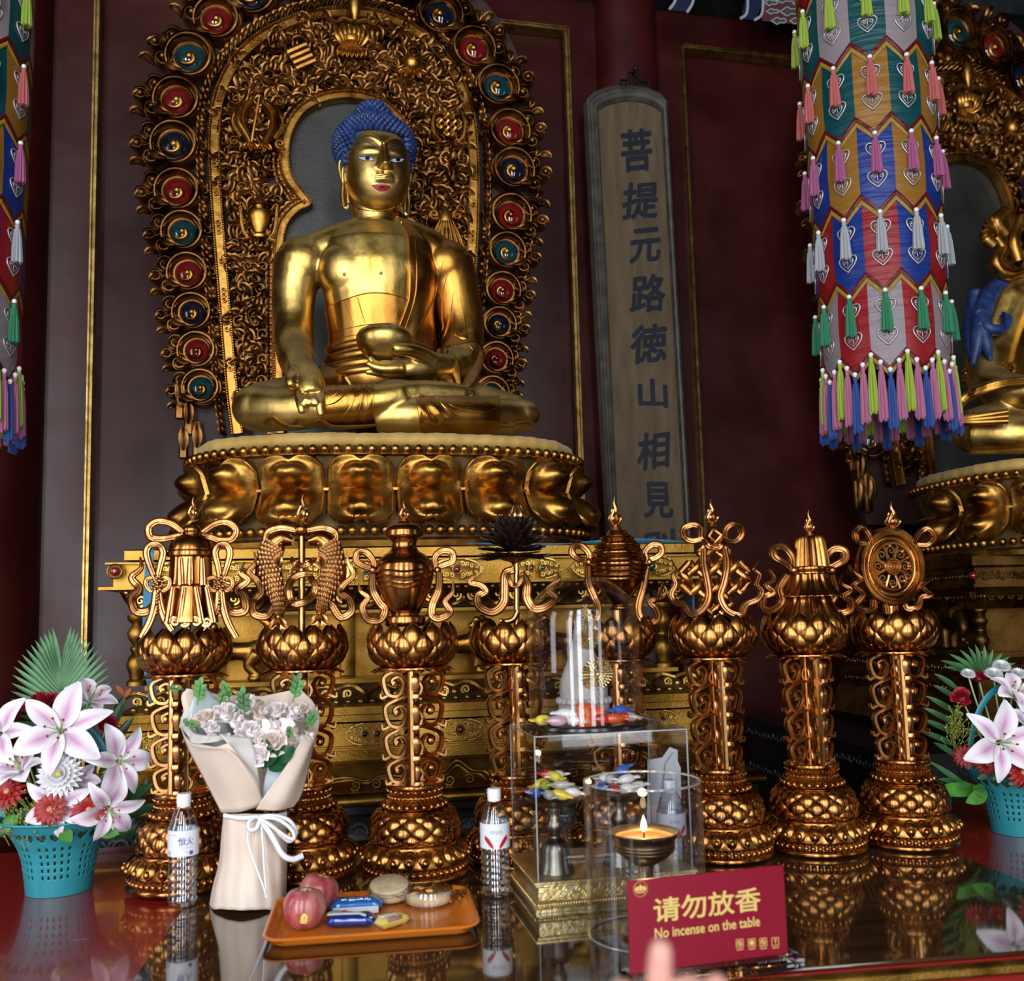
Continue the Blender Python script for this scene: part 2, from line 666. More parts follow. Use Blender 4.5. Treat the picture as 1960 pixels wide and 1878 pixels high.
# ================================================================== offering table
TZ = .85
TF = Frame((0, 2.0, TZ), 7.4)
yb = TF.hitz(30, 1631)[1]
yf = (TF.hitz(1849, 1845)[1] + TF.hitz(1400, 1873)[1]) / 2
table = thing('offering_table', 'long red lacquered offering table with gold front edge under the bronze stands', 'table', (TF.loc.x, TF.loc.y, 0), TF.rz)
MT['table_red'] = mk('table_red_lacquer', (.3, .018, .014), .22, 0, Coat_Weight=.6, Coat_Roughness=.05)
nt = MT['table_red'].node_tree
pb = nt.nodes['Principled BSDF']
tc = nt.nodes.new('ShaderNodeTexCoord')
mp = nt.nodes.new('ShaderNodeMapping')
mp.inputs['Scale'].default_value = (5, 16, 1)
no = nt.nodes.new('ShaderNodeTexNoise')
no.inputs['Scale'].default_value, no.inputs['Detail'].default_value = 2.2, 5
rp = nt.nodes.new('ShaderNodeValToRGB')
rp.color_ramp.elements[0].position, rp.color_ramp.elements[1].position = .70, .715
rp.color_ramp.elements[0].color, rp.color_ramp.elements[1].color = (.27, .014, .012, 1), (.38, .3, .25, 1)
nt.links.new(tc.outputs['Object'], mp.inputs[0])
nt.links.new(mp.outputs[0], no.inputs[0])
nt.links.new(no.outputs['Fac'], rp.inputs[0])
nt.links.new(rp.outputs[0], pb.inputs['Base Color'])
ob('top', bbox((0, (yf + yb) / 2, TZ - .025), (4.4, yb - yf, .05), .006), MT['table_red'], table, label='red lacquer table top with chipped paint')
ob('gold_edge', bbox((0, yf - .004, TZ - .012), (4.4, .02, .022), .006), MT['altar'], table, label='gold painted front edge')
ob('apron', bbox((0, yf + .03, TZ - .13), (4.36, .03, .16), .004), mk('apron_red', (.33, .015, .012), .3), table)
for sx in (-2.1, 2.1):
    for yy in (yf + .06, yb - .06):
        ob('leg', bbox((sx, yy, .4), (.09, .09, .8), .008), MT['table_red'], table)
gl0 = TF.hitz(315, 1795)[0]
gl1 = TF.hitz(1850, 1648)[0]
MT['brown_glass'] = noisy(mk('brown_glass', (.045, .022, .01), .06, 0, Specular_IOR_Level=.5, Coat_Weight=.6, Coat_Roughness=.04), (.03, .014, .006), (.06, .032, .015), 3, 4, stretch=(1, 8, 1))
g = ob('glass_sheet', bbox(((gl0 + gl1) / 2, (yf + yb) / 2 - .02, .004), (gl1 - gl0, yb - yf - .06, .007), .002), MT['brown_glass'], loc=TF.loc, rot=(0, 0, TF.rz))
tag(g, 'dark brown glossy glass sheet lying on the red table top', 'glass sheet')
TZG = TZ + .0078
# ================================================================== gilded altar pedestal
AF = Frame((-.38, 3.06, 0), 10)
GEM_RED = mk('red_glass_gem', (.16, .005, .008), .06, 0, Coat_Weight=1.0, Coat_Roughness=.03)
GEM_TEAL = mk('teal_glass_gem', (.002, .042, .052), .06, 0, Coat_Weight=1.0, Coat_Roughness=.03)
GEM_NAVY = mk('navy_glass_gem', (.003, .007, .022), .05, 0, Coat_Weight=1.0, Coat_Roughness=.03)


def za(py, px=745, yl=0):
    return AF.hit(px, py, yl)[1]


altar = thing('altar_pedestal', 'two-tiered gilded altar pedestal studded with gems under the large seated statue', 'altar', (AF.loc.x, AF.loc.y, 0), AF.rz)
UL, UR = AF.hit(241, 1070)[0], AF.hit(1326, 1070)[0]
UC, UW = (UL + UR) / 2, (UR - UL) / 2
ADEP = 1.15


LWO = -.045


def rects(prof, wo=0.0, x0=UC, W=UW, D=ADEP):
    """stepped slab: prof = (z, inset) rows lofted round a rectangular plan"""
    P = []
    for z, i in prof:
        a, y0, y1 = W + wo - i, i, D - i * .3
        P.append([(x0 - a, y0, z), (x0 + a, y0, z), (x0 + a, y1, z), (x0 - a, y1, z)])
    v, f = grid(np.array(P), cv=True)
    k = len(prof)
    return v, f + [(3, 2, 1, 0), tuple((k - 1) * 4 + i for i in range(4))]


YL = {1297: .05, 1305: .05, 1308: .04, 1346: -.05, 1350: -.06, 1364: -.06, 1366: -.05, 1378: -.05, 1382: -.04, 1424: -.04, 1428: -.06, 1434: -.09, 1452: -.09, 1457: -.07, 1516: -.17, 1519: -.17, 1543: -.17, 1166: .12, 1172: .12, 1163: .1, 1129: .05, 1119: -.03}
Z = {k: za(k, 745, YL.get(k, 0)) for k in (1046, 1066, 1070, 1073, 1114, 1119, 1129, 1163, 1166, 1172, 1297, 1305, 1308, 1346, 1350, 1364, 1366, 1378, 1382, 1424, 1428, 1434, 1452, 1457, 1516, 1519, 1543)}
ob('top_slab', rects([(Z[1070], .03), (Z[1066], .0), (Z[1066] + .001, -.004), (Z[1046] - .004, -.004), (Z[1046], .002)]), MT['altar'], altar, angle=30)
ob('frieze', rects([(Z[1119], .03), (Z[1119], -.035), (Z[1114] - .001, -.035), (Z[1114], .0), (Z[1073], 0), (Z[1073], -.02), (Z[1070], -.02), (Z[1070], .03)], .035), MT['altar'], altar, angle=30)
cy = [(Z[1166], .16), (Z[1163], .15)] + [(Z[1163] + (Z[1119] - Z[1163]) * t, .15 - .13 * t ** 1.8) for t in np.linspace(.1, .95, 7)] + [(Z[1119], .02)]
ob('upper_cornice', rects(cy), MT['carve_shade'], altar)
ob('waist', rects([(Z[1305], .20), (Z[1172], .20)]), MT['altar'], altar)
ob('waist_rail', rects([(Z[1172], .19), (Z[1172], .12), (Z[1166], .12), (Z[1166], .19)]), MT['altar'], altar, angle=30)
ob('waist_sill', rects([(Z[1305], .19), (Z[1305], .05), (Z[1297], .05), (Z[1297], .19)]), MT['altar'], altar, angle=30)
LW = UW + .06
cy2 = [(Z[1346], -.05)] + [(Z[1346] + (Z[1305] - Z[1346]) * t, -.05 + .09 * t ** .6) for t in np.linspace(.06, .94, 7)] + [(Z[1305], .05)]
ob('lower_cornice', rects(cy2, LWO), MT['carve_shade'], altar)
ob('lower_bands', rects([(Z[1382], -.01), (Z[1378], -.06), (Z[1366], -.06), (Z[1366], -.045), (Z[1364], -.045), (Z[1364], -.07), (Z[1350], -.07), (Z[1346], -.055), (Z[1346], 0)], LWO), MT['altar'], altar, angle=30)
ob('lower_frieze', rects([(Z[1424], -.04), (Z[1382], -.04)], LWO), MT['altar'], altar)
ob('plinth_bands', rects([(Z[1457], -.07), (Z[1452], -.095), (Z[1434], -.095), (Z[1434], -.08), (Z[1428], -.08), (Z[1428], -.065), (Z[1424], -.065), (Z[1424], 0)], LWO), MT['altar'], altar, angle=30)
cy3 = [(Z[1516], -.17)] + [(Z[1516] + (Z[1457] - Z[1516]) * t, -.17 + .1 * t ** .55) for t in np.linspace(.08, .92, 7)] + [(Z[1457], -.07)]
ob('base_curve', rects(cy3, LWO), MT['altar'], altar)
ob('base_band', rects([(Z[1543], -.14), (Z[1543], -.165)] + [(Z[1543] + (Z[1519] - Z[1543]) * t, -.165 - .02 * math.sin(PI * t)) for t in np.linspace(.1, .9, 6)] + [(Z[1519], -.165), (Z[1516], -.14)], LWO), MT['altar'], altar)
pl = rects([(.0, -.14), (Z[1543] - .02, -.14), (Z[1543] - .02, -.165), (Z[1543], -.165), (Z[1543], -.14)], LWO)
ob('plinth', pl, mk('black_stone', (.02, .021, .023), .28), altar, angle=30, label='black carved stone plinth')
bb = B()
zq = Z[1543] - .075
for i in range(int((2 * UW + .2) / .066)):
    u = UC - UW - .1 + i * .066
    bb.add(ribbon(spiral((u, zq), .006, .026, i * 1.1, 1.3 * (-1) ** i, 16), [.004, .006], .006, BAND, y=-.14))
    bb.add(ribbon(cr([(u + .024, zq - .02), (u + .034, zq + .012), (u + .05, zq + .02)], 5), [.006, .003], .006, BAND, y=-.14))
ob('stone_scrolls', bb, mk('grey_stone_carving', (.1, .105, .11), .32, .4), altar, label='grey scroll carving on the plinth')


def swirl_cluster(b, c, s, y, n=6, flip=1):
    """a carved cloud of small curls round a point"""
    for k in range(n):
        a = 2 * PI * k / n + .3
        p = (c[0] + s * 1.25 * math.cos(a), c[1] + s * .62 * math.sin(a))
        b.add(ribbon(spiral(p, s * .08, s * .42, a, 1.2 * (-1) ** k * flip, 13), [s * .05, s * .11], s * .16, BAND, y=y))


def medallion(b, c, w, h, y, kind):
    """pointed cloud cartouche of curls"""
    for sx in (-1, 1):
        for k, t in enumerate(np.linspace(.22, .95, 5)):
            hh = h * (1 - t * t * .9)
            for sz in (-1, 1):
                b.add(ribbon(spiral((c[0] + sx * w * t, c[1] + sz * hh * .55), .0015, h * .26 * (1.1 - .55 * t), 1.5 * k, sx * sz * 1.4, 13), [.0012, .0034], .006, BAND, y=y))
        b.add(ribbon(cr([(c[0] + sx * w * .3, c[1] + h), (c[0] + sx * w * .7, c[1] + h * .72), (c[0] + sx * w * 1.05, c[1])], 6), [.003, .0045, .001], .007, BAND, y=y))
        b.add(ribbon(cr([(c[0] + sx * w * .3, c[1] - h), (c[0] + sx * w * .7, c[1] - h * .72), (c[0] + sx * w * 1.05, c[1])], 6), [.003, .0045, .001], .007, BAND, y=y))


def gem_on(par, c, r, y, mat, ring=True):
    o = ob('gem', sphere((c[0], y, c[1]), (r, r * .7, r), 14, 9), mat, par)
    if ring:
        th_ = np.linspace(0, 2 * PI, 20, endpoint=False)
        ob('gem_collar', tube([(c[0] + r * 1.25 * math.cos(t), y, c[1] + r * 1.25 * math.sin(t)) for t in th_], r * .26, 6, True), MT['carve'], o)
    return o


def frieze_row(name, zc, h, yy, pix, x0, x1):
    gcols = {'r': GEM_RED, 't': GEM_TEAL, 'n': GEM_NAVY}
    for px, kind in pix:
        u = AF.hit(px, 1094, yy)[0] if name == 'upper' else AF.hit(px, 1403, yy)[0]
        b = B()
        medallion(b, (u, zc), .08, h * .5, yy, kind)
        o = ob('frieze_medallion', b, MT['carve'], altar)
        if len(kind) == 1:
            gem_on(o, (u, zc), .0115, yy - .006, gcols[kind])
        else:
            gem_on(o, (u - .019, zc), .0085, yy - .006, gcols[kind[0]])
            gem_on(o, (u + .019, zc), .0085, yy - .006, gcols[kind[1]])


frieze_row('upper', (Z[1073] + Z[1114]) / 2, Z[1073] - Z[1114], -.035, [(338, 'r'), (465, 'r'), (565, 'r'), (690, 'rt'), (875, 'r'), (1028, 'rt'), (1140, 'r'), (1248, 't')], 0, 0)
frieze_row('lower', (Z[1382] + Z[1424]) / 2, Z[1382] - Z[1424], -.04, [(320, 'r'), (520, 'r'), (710, 'nr'), (880, 'r'), (1080, 'nr'), (1257, 'rt')], 0, 0)
# round red gems on the corners
for (px, py, yl) in ((220, 1094, -.03), (1330, 1094, -.03)):
    h = AF.hit(px, py, yl)
    gem_on(altar, h, .016, yl, GEM_RED)


def leaf_row(name, za_, zb_, y_of, n, up):
    """repeating carved leaf and scroll moulding"""
    b = B()
    h = zb_ - za_
    w_ = 2 * (UW + .02) / n
    for i in range(n):
        u = UC - UW - .02 + (i + .5) * w_
        for sx in (-1, 1):
            pts = cr([(u + sx * w_ * .5, za_ + h * (.08 if up else .92)), (u + sx * w_ * .46, za_ + h * .5), (u + sx * w_ * .25, za_ + h * (.9 if up else .12)), (u, za_ + h * (.72 if up else .3))], 6)
            yy = [y_of((q[1] - za_) / h) - .004 for q in pts]
            b.add(ribbon(pts, [.004, .0065, .005], .008, RIB, yy=yy))
            c = (u + sx * w_ * .19, za_ + h * (.5 if up else .55))
            sp = spiral(c, .002, h * .26, PI * .5, sx * 1.5, 18)
            b.add(ribbon(sp, [.003, .0065], .009, BAND, y=y_of(.5) - .004))
        b.add(sphere((u, y_of(.4) - .004, za_ + h * .4), (.012, .01, h * .2), 8, 6))
        for k in range(5):
            uu = u - w_ * .5 + w_ * (k + .5) / 5
            t = .12 if up else .9
            b.add(sphere((uu, y_of(t) - .004, za_ + h * t), (.008, .007, h * .13), 7, 5))
    ob(name, b, MT['carve'], altar)


leaf_row('upper_cornice_carving', Z[1163], Z[1119], lambda t: .15 - .13 * t ** 1.8, 13, False)
leaf_row('lower_cornice_carving', Z[1346], Z[1305], lambda t: -.05 + .09 * max(t, .01) ** .6, 10, True)
# raised cartouches on the plain base curve
b = B()
for px in (700, 880, 560, 1080, 1240, 400):
    u = AF.hit(px, 1495, -.15)[0]
    zc = Z[1516] + .004
    wv, hv = .105, Z[1457] - Z[1516]
    if px in (880, 1240, 560):
        pts = [(u - wv, zc + .008), (u - wv * .78, zc + hv * .42), (u - wv * .4, zc + hv * .5), (u, zc + hv * .86), (u + wv * .4, zc + hv * .5), (u + wv * .78, zc + hv * .42), (u + wv, zc + .008)]
    else:
        wv = .2
        pts = [(u - wv, zc + .008), (u - wv * .8, zc + hv * .3), (u - wv * .3, zc + hv * .46), (u, zc + hv * .3), (u + wv * .3, zc + hv * .46), (u + wv * .8, zc + hv * .3), (u + wv, zc + .008)]
    for s in (1, .8):
        pp = cr([(u + (a - u) * s, zc + (c - zc) * s) for a, c in pts], 6)
        yy = [-.17 + .1 * max((q[1] - Z[1516]) / hv, .02) ** .55 - .003 for q in pp]
        b.add(ribbon(pp, [.003, .005, .003], .007, BAND, yy=yy))
    for sx in (-1, 1):
        b.add(ribbon(spiral((u + sx * .03, zc + hv * .22), .003, .016, 0, sx * 1.4, 14), [.002, .004], .006, BAND, y=-.14))
ob('base_cartouche_carving', b, MT['altar'], altar)

# stepped corner returns with turned posts in the waist
post = lathe([(0, 0), (.03, 0), (.03, .012), (.02, .02), (.024, .04), (.032, .06), (.024, .085), (.014, .095), (.02, .105), (.02, .112), (.012, .12), (.026, .14), (.03, .155), (.02, .175), (.014, .182), (.024, .19), (.03, .2), (.03, .21), (0, .21)], 16)
zs = (Z[1166] - Z[1297]) / .21
for px in (262, 1268):
    u = AF.hit(px, 1240, .1)[0]
    ob('corner_post', post, MT['altar'], altar, loc=(u, .1, Z[1297])).scale = (1, 1, zs)
for px in (665, 1130):
    u = AF.hit(px, 1240, .19)[0]
    ob('waist_pilaster', bbox((u, .195, (Z[1172] + Z[1297]) / 2), (.05, .03, Z[1172] - Z[1297]), .004), MT['altar'], altar)


# carved guardian lions in the waist
def blob(parts, vox, smooth=4, mats=None):
    """one continuous carved body from overlapping solids, fused by voxel remeshing"""
    b = B()
    for p in parts:
        b.add(p)
    me = mesh('fuse', b, MT['gold'], 0)
    o = bpy.data.objects.new('fuse', me)
    COL.objects.link(o)
    m = o.modifiers.new('r', 'REMESH')
    m.mode = 'VOXEL'
    m.voxel_size = vox
    if smooth:
        m2 = o.modifiers.new('s', 'SMOOTH')
        m2.factor, m2.iterations = .5, smooth
    dg = bpy.context.evaluated_depsgraph_get()
    ev = o.evaluated_get(dg)
    m3 = ev.to_mesh()
    nv, nf = len(m3.vertices), len(m3.polygons)
    co = np.zeros(nv * 3)
    m3.vertices.foreach_get('co', co)
    faces = [tuple(p.vertices) for p in m3.polygons]
    ev.to_mesh_clear()
    bpy.data.objects.remove(o)
    bpy.data.meshes.remove(me)
    return co.reshape(-1, 3), faces


def lion(facing):
    s = facing
    parts = [tube(cr([(-.06 * s, 0, .085), (-.01 * s, 0, .088), (.045 * s, 0, .09)], 6), [.03, .027, .036], 12),
             sphere((-.065 * s, 0, .085), (.034, .03, .036)), sphere((.05 * s, -.005, .095), (.036, .034, .04)),
             sphere((.085 * s, -.012, .135), (.032, .032, .032)), sphere((.108 * s, -.02, .122), (.02, .02, .017))]
    for dx, yy in ((-.07, -.018), (-.062, .018), (.055, -.022), (.062, .018)):
        k = -1 if dx < 0 else 1
        parts.append(tube(cr([(dx * s, yy, .08), ((dx - .012 * k + .012) * s, yy, .045), ((dx - .004) * s, yy, .015)], 6), [.024, .014, .012], 10))
        parts.append(sphere(((dx + .008) * s, yy - .004, .008), (.018, .013, .01)))
    parts.append(tube(cr([(-.09 * s, 0, .1), (-.115 * s, 0, .125), (-.1 * s, -.005, .165), (-.07 * s, -.01, .18)], 6), [.007, .014, .018, .004], 8))
    for k in range(9):
        a = k * 2 * PI / 9
        parts.append(sphere(((.066 + .03 * math.cos(a)) * s, -.012 + .02 * math.sin(a * 2), .132 + .034 * math.sin(a)), .013, 8, 6))
    return blob(parts, .0042, 2)


lm = mesh('lion', lion(-1), MT['throne'], 60)
lm2 = mesh('lion', lion(1), MT['throne'], 60)
for px, m_ in ((445, lm), (880, lm2), (1075, lm)):
    u = AF.hit(px, 1270, .1)[0]
    o = ob('lion', m_, None, altar, loc=(u, .12, Z[1297]))
    o.scale = (1.1, 1.1, 1.08)

# ================================================================== lotus throne
LF = Frame(AF.world((AF.hit(745, 1040, .55)[0], .55, 0)), 10)
LA, LB = .70, .50


def sel(t, a=LA, b_=LB, e=2.9):
    c, s = math.cos(t), math.sin(t)
    return (a * abs(c) ** (2 / e) * (1 if c > 0 else -1), b_ * abs(s) ** (2 / e) * (1 if s > 0 else -1))


OV = resample([sel(t) for t in np.linspace(0, 2 * PI, 400, endpoint=False) - PI / 2], n=720, closed=True)
_t = np.roll(OV, -1, 0) - np.roll(OV, 1, 0)
OVN = np.stack([_t[:, 1], -_t[:, 0]], 1)
OVN /= np.linalg.norm(OVN, axis=1)[:, None]
OVL = np.linalg.norm(np.roll(OV, -1, 0) - OV, axis=1).sum()


def ovp(s, off):
    """point at arc fraction s (0 = front middle), pushed outwards by off"""
    x = (s % 1.0) * 720
    i = int(x) % 720
    j = (i + 1) % 720
    f = x - int(x)
    p = OV[i] * (1 - f) + OV[j] * f
    n = OVN[i] * (1 - f) + OVN[j] * f
    return p + n * off


def zl(py):
    return LF.hit(745, py, -LB)[1]


zLB, zB1, zPm, zB2, zTop = zl(1046), zl(1016), zl(934), zl(860), zl(849)
zslab = Z[1046]
throne = thing('lotus_throne', 'carved gilt lotus throne with two rows of petals between bead rings', 'throne', (LF.loc.x, LF.loc.y, 0), LF.rz)


def ovloft(prof, n=180):
    P = np.array([[(*ovp(i / n, o_), z) for z, o_ in prof] for i in range(n)])
    v, f = grid(P, cu=True)
    k = len(prof)
    return v, f + [tuple(i * k + k - 1 for i in range(n)), tuple(i * k for i in range(n - 1, -1, -1))]


ob('core', ovloft([(zslab + .001, .0), (zB1 - .02, .0), (zPm, -.055), (zB2 - .012, .0), (zB2 + .0152, -.02)]), MT['carve_shade'], throne)
ob('base_step', ovloft([(zslab + .001, .055), (zslab + .02, .06), (zB1 - .03, .045), (zB1 - .022, .02), (zB1 - .02, -.02)]), MT['throne'], throne)
for z, n, r, off in ((zB2, 108, .0155, .012), (zB1, 116, .0155, .03)):
    ob('bead_ring', beads([(*ovp(i / n, off), z) for i in range(n)], r, 9, 7), MT['throne'], throne)
ob('bead_fillet', ovloft([(zB2 - .022, .0), (zB2 - .018, .014), (zB2 - .013, .012), (zB2 - .012, -.02)]), MT['throne'], throne)


def petal_row(z0, z1, o0, o1, n, ph, up):
    """heart-lobed lotus petals bulging out of the throne wall; z0 at the waist, z1 at the free edge"""
    nu, nv = 23, 17
    for k in range(n):
        if .30 < ((k + ph) / n) % 1 < .70:
            continue
        P = np.zeros((nu, nv, 3))
        for i in range(nu):
            s = -1 + 2 * i / (nu - 1)
            a = abs(s)
            top = 1 - .42 * a ** 5 - .13 * math.exp(-(s / .16) ** 2)
            wid = .93
            for j in range(nv):
                t = j / (nv - 1)
                tt = t * top
                edge = min((1 - a) / .09, 1) * min((1 - t) / .07, 1)
                rim = max(0, 1 - abs((1 - a) - .1) / .055) * (t < .93) + max(0, 1 - abs((1 - t) - .09) / .06)
                h = .028 * (1 - a ** 3) * (.3 + .7 * math.sin(PI * min(tt * .85 + .08, 1)))
                q = (s / .54) ** 2 + ((tt - .40) / .36) ** 2
                lobe = math.exp(-(s / .1) ** 2) * max(0, tt - .5) * .9
                inner = max(0, 1 - q - lobe)
                h += .042 * inner ** .5 + .008 * math.exp(-((q + lobe - 1.05) / .11) ** 2)
                mot = math.exp(-((abs(s) - .13) / .1) ** 2 - ((tt - .5) / .09) ** 2) + math.exp(-(s / .07) ** 2 - ((tt - .42) / .08) ** 2)
                h += .0035 * mot + .008 * min(rim, 1)
                h = h * max(0, min(1, edge * 1.2)) + .004
                z = z0 + (z1 - z0) * tt
                off = o0 + (o1 - o0) * tt ** 1.4 + h
                P[i, j, :2] = ovp((k + ph + s * wid * .52) / n, off)
                P[i, j, 2] = z
        g = grid(P)
        if not up:
            g = (g[0], [t[::-1] for t in g[1]])
        ob('petal', g, MT['throne'], throne, angle=60)


petal_row(zPm - .004, zB2 - .014, -.03, .006, 18, .5, True)
petal_row(zPm + .004, zB1 + .016, -.025, .055, 18, .5, False)
ob('waist_cord', ovloft([(zPm - .006, -.04), (zPm - .004, -.016), (zPm + .004, -.016), (zPm + .006, -.04)]), MT['throne'], throne)

# ================================================================== seat cushion of yellow cloth
zc0, zc1 = zB2 + .0165, zl(822)
MT['yellow_cloth'] = noisy(mk('yellow_brocade', (.42, .26, .07), .6, 0, Sheen_Weight=.3), (.38, .22, .04), (.54, .34, .085), 6, 5, .12, 260)
P = []
n = 200
for i in range(n):
    wob_ = .004 * math.sin(i * .31) + .003 * math.sin(i * .83 + 1) + .004 * math.sin(i * 2.1)
    row = []
    for z, o_ in ((0, -.045), (.05, -.026), (.35, -.018), (.7, -.022), (.9, -.035), (1.0, -.07), (1.0, -.2), (1.0, -.36)):
        q = ovp(i / n, o_ + wob_ * (z < .95))
        row.append((q[0], q[1], zc0 + (zc1 - zc0) * (z + (wob_ * 2 if z > .6 else 0))))
    P.append(row)
v, f = grid(np.array(P), cu=True)
f = f + [tuple(i * 8 + 7 for i in range(n)), tuple(i * 8 for i in range(n - 1, -1, -1))]
cush = ob('seat_cushion', (v, f), MT['yellow_cloth'], loc=(LF.loc.x, LF.loc.y, 0), rot=(0, 0, LF.rz), angle=80)
tag(cush, 'yellow brocade seat cushion under the crossed legs of the seated statue', 'cushion')
# ================================================================== carved mandorla behind the statue
MF = Frame(AF.world((AF.hit(672, 800, .98)[0], .98, 0)), 10)
mand = thing('mandorla', 'tall carved gilt mandorla with coloured glass gems behind the gold seated statue with blue hair', 'mandorla', (MF.loc.x, MF.loc.y, 0), MF.rz)
S = MT['scroll']


def mp_(pix, yl=0, n=8, closed=False):
    return cr(MF.pts(pix, yl), n, closed)


def leaf(b, p0, ang, L, w_, y, curl=.6, lift=.012, n=7):
    """cupped carved leaf starting at p0 heading ang, bending by curl"""
    P = np.zeros((n, 5, 3))
    x, z = p0
    a = ang
    for i in range(n):
        t = i / (n - 1)
        wd = w_ * math.sin(PI * (t * .86 + .1)) ** .8
        nx, nz = -math.sin(a), math.cos(a)
        for j, s in enumerate((-1, -.5, 0, .5, 1)):
            P[i, j] = (x + nx * wd * s, y - lift * math.sin(PI * t * .75) - .006 * (1 - abs(s)) + .004 * (abs(s) == .5), z + nz * wd * s)
        x += math.cos(a) * L / (n - 1)
        z += math.sin(a) * L / (n - 1)
        a += curl / (n - 1)
    v, f = grid(P)
    v2 = v.copy()
    v2[:, 1] += .012
    k = len(v)
    per = [i * 5 for i in range(n)] + [(n - 1) * 5 + j for j in range(1, 5)] + [i * 5 + 4 for i in range(n - 2, -1, -1)] + [3, 2, 1]
    f = f + [(per[q], per[(q + 1) % len(per)], per[(q + 1) % len(per)] + k, per[q] + k) for q in range(len(per))]
    b.add((np.concatenate([v, v2]), f))


# backing board with the flame-edged outline
OUTL = [(352, 900), (330, 800), (318, 720), (303, 600), (285, 500), (270, 400), (259, 300), (256, 220), (266, 140), (292, 70), (338, 10), (400, -50), (490, -105), (590, -140), (680, -155)]
OUTR = [(780, -138), (870, -95), (940, -35), (995, 30), (1032, 110), (1054, 200), (1060, 300), (1056, 400), (1046, 500), (1032, 600), (1015, 690), (1002, 770), (985, 900)]
out = MF.pts([(a, c) for a, c in OUTL + OUTR], .03)
ob('backboard', prism(cr(out * np.array([.905, .98]) + np.array([0, .02]), 5), .03, .075), mk('backboard_paint', (.03, .009, .007), .6), mand)

BANDL = [(455, 830), (446, 760), (437, 660), (428, 550), (420, 450), (413, 350), (411, 260), (420, 190), (446, 130), (490, 82), (550, 48), (615, 30), (680, 27)]
BANDR = [(745, 38), (800, 66), (845, 108), (880, 165), (899, 230), (906, 310), (906, 400), (902, 490), (893, 590), (882, 690), (873, 780), (868, 830)]
bandp = mp_(BANDL + BANDR, -.02, 10)
b = B()
b.add(ribbon(bandp, .0265, .02, [(-1, -1), (-1, .5), (-.8, .9), (-.62, .6), (-.55, .35), (.55, .35), (.62, .6), (.8, .9), (1, .5), (1, -1)], y=-.02))
fr = ob('frame_band', b, MT['throne'], mand)
T = np.gradient(bandp, axis=0)
T /= np.linalg.norm(T, axis=1)[:, None]
NB = np.stack([-T[:, 1], T[:, 0]], 1)
bb = B()
for sgn in (-1, 1):
    for q in resample(bandp + NB * .0205 * sgn, .0105):
        bb.add(sphere((q[0], -.0415, q[1]), .0046, 6, 4))
ob('bead_border', bb, MT['throne'], fr)
for i, q in enumerate(resample(bandp, .145)[1:-1]):
    rb = B()
    for k in ((-1, 0, 1) if i % 2 else (0,)):
        tt = T[np.argmin(np.sum((bandp - q) ** 2, 1))]
        c = q + tt * k * .021
        rb.add(tube([(c[0] + .009 * math.cos(t), -.033, c[1] + .009 * math.sin(t)) for t in np.linspace(0, 2 * PI, 12, endpoint=False)], .0025, 5, True))
        rb.add(sphere((c[0], -.033, c[1]), .0045, 7, 5))
    ob('rosette', rb, MT['throne'], fr)
# leaf rope outside the band
lb = B()
for i, q in enumerate(resample(bandp - NB * (-.046), .031)):
    tt = T[np.argmin(np.sum((bandp - q) ** 2, 1))]
    a = math.atan2(tt[1], tt[0])
    leaf(lb, (q[0], q[1] - .0), a + .9, .05, .012, -.012, -1.2, .022, 6)
ob('leaf_rope', lb, S, mand)
lb = B()
for q in resample(bandp - NB * .04, .03):
    tt = T[np.argmin(np.sum((bandp - q) ** 2, 1))]
    leaf(lb, q, math.atan2(tt[1], tt[0]) - .5, .034, .009, .0, 1.0, .012, 5)
ob('inner_leaf_rope', lb, S, mand)

# swirl medallions, each with a glass gem and a gold comma
MED = [(386, 744, 't'), (378, 673, 'r'), (369, 600, 'n'), (361, 525, 'r'), (351, 446, 't'), (341, 368, 'r'), (335, 279, 'n'), (340, 195, 'r'), (364, 112, 't'), (416, 41, 'r'), (483, -8, 'n'), (575, -48, 'r'), (680, -62, 't'),
       (768, -30, 'r'), (841, 31, 'n'), (905, 97, 'r'), (951, 169, 't'), (973, 253, 'r'), (981, 327, 'n'), (976, 414, 'r'), (968, 484, 't'), (960, 558, 'r'), (954, 623, 'n'), (948, 689, 'r'), (941, 754, 't')]
GM = {'r': GEM_RED, 't': GEM_TEAL, 'n': GEM_NAVY}
cen = MF.pts([(a, c) for a, c, k in MED], -.02)
mid = np.array(MF.hit(665, 330, 0))


def flower_edge(b, c, ang, s, sd):
    """outer pair of open curls that make the flame edge"""
    for k, (d, r, off) in enumerate(((.98, .52, .42), (1.0, .42, -.52), (1.52, .3, .0))):
        p = (c[0] + s * (d * math.cos(ang) - off * math.sin(ang) * 1.1), c[1] + s * (d * math.sin(ang) + off * math.cos(ang) * 1.1))
        sp = spiral(p, s * .05, s * r, ang + 2.2 * sd, 1.55 * sd, 26)
        b.add(ribbon(sp, [s * .07, s * .13, s * .17, s * .1], [.015, .03, .034, .02], RIB, y=-.004))
        b.add(sphere((p[0], -.03, p[1]), (s * .15, .02, s * .15), 8, 6))
    for o_ in (-.75, .05, .8):
        p = (c[0] + s * (1.25 * math.cos(ang) - o_ * math.sin(ang)), c[1] + s * (1.25 * math.sin(ang) + o_ * math.cos(ang)))
        leaf(b, p, ang + sd * (1.3 if o_ < 0 else -.4), s * .62, s * .17, -.006, sd * 1.5, .03, 6)


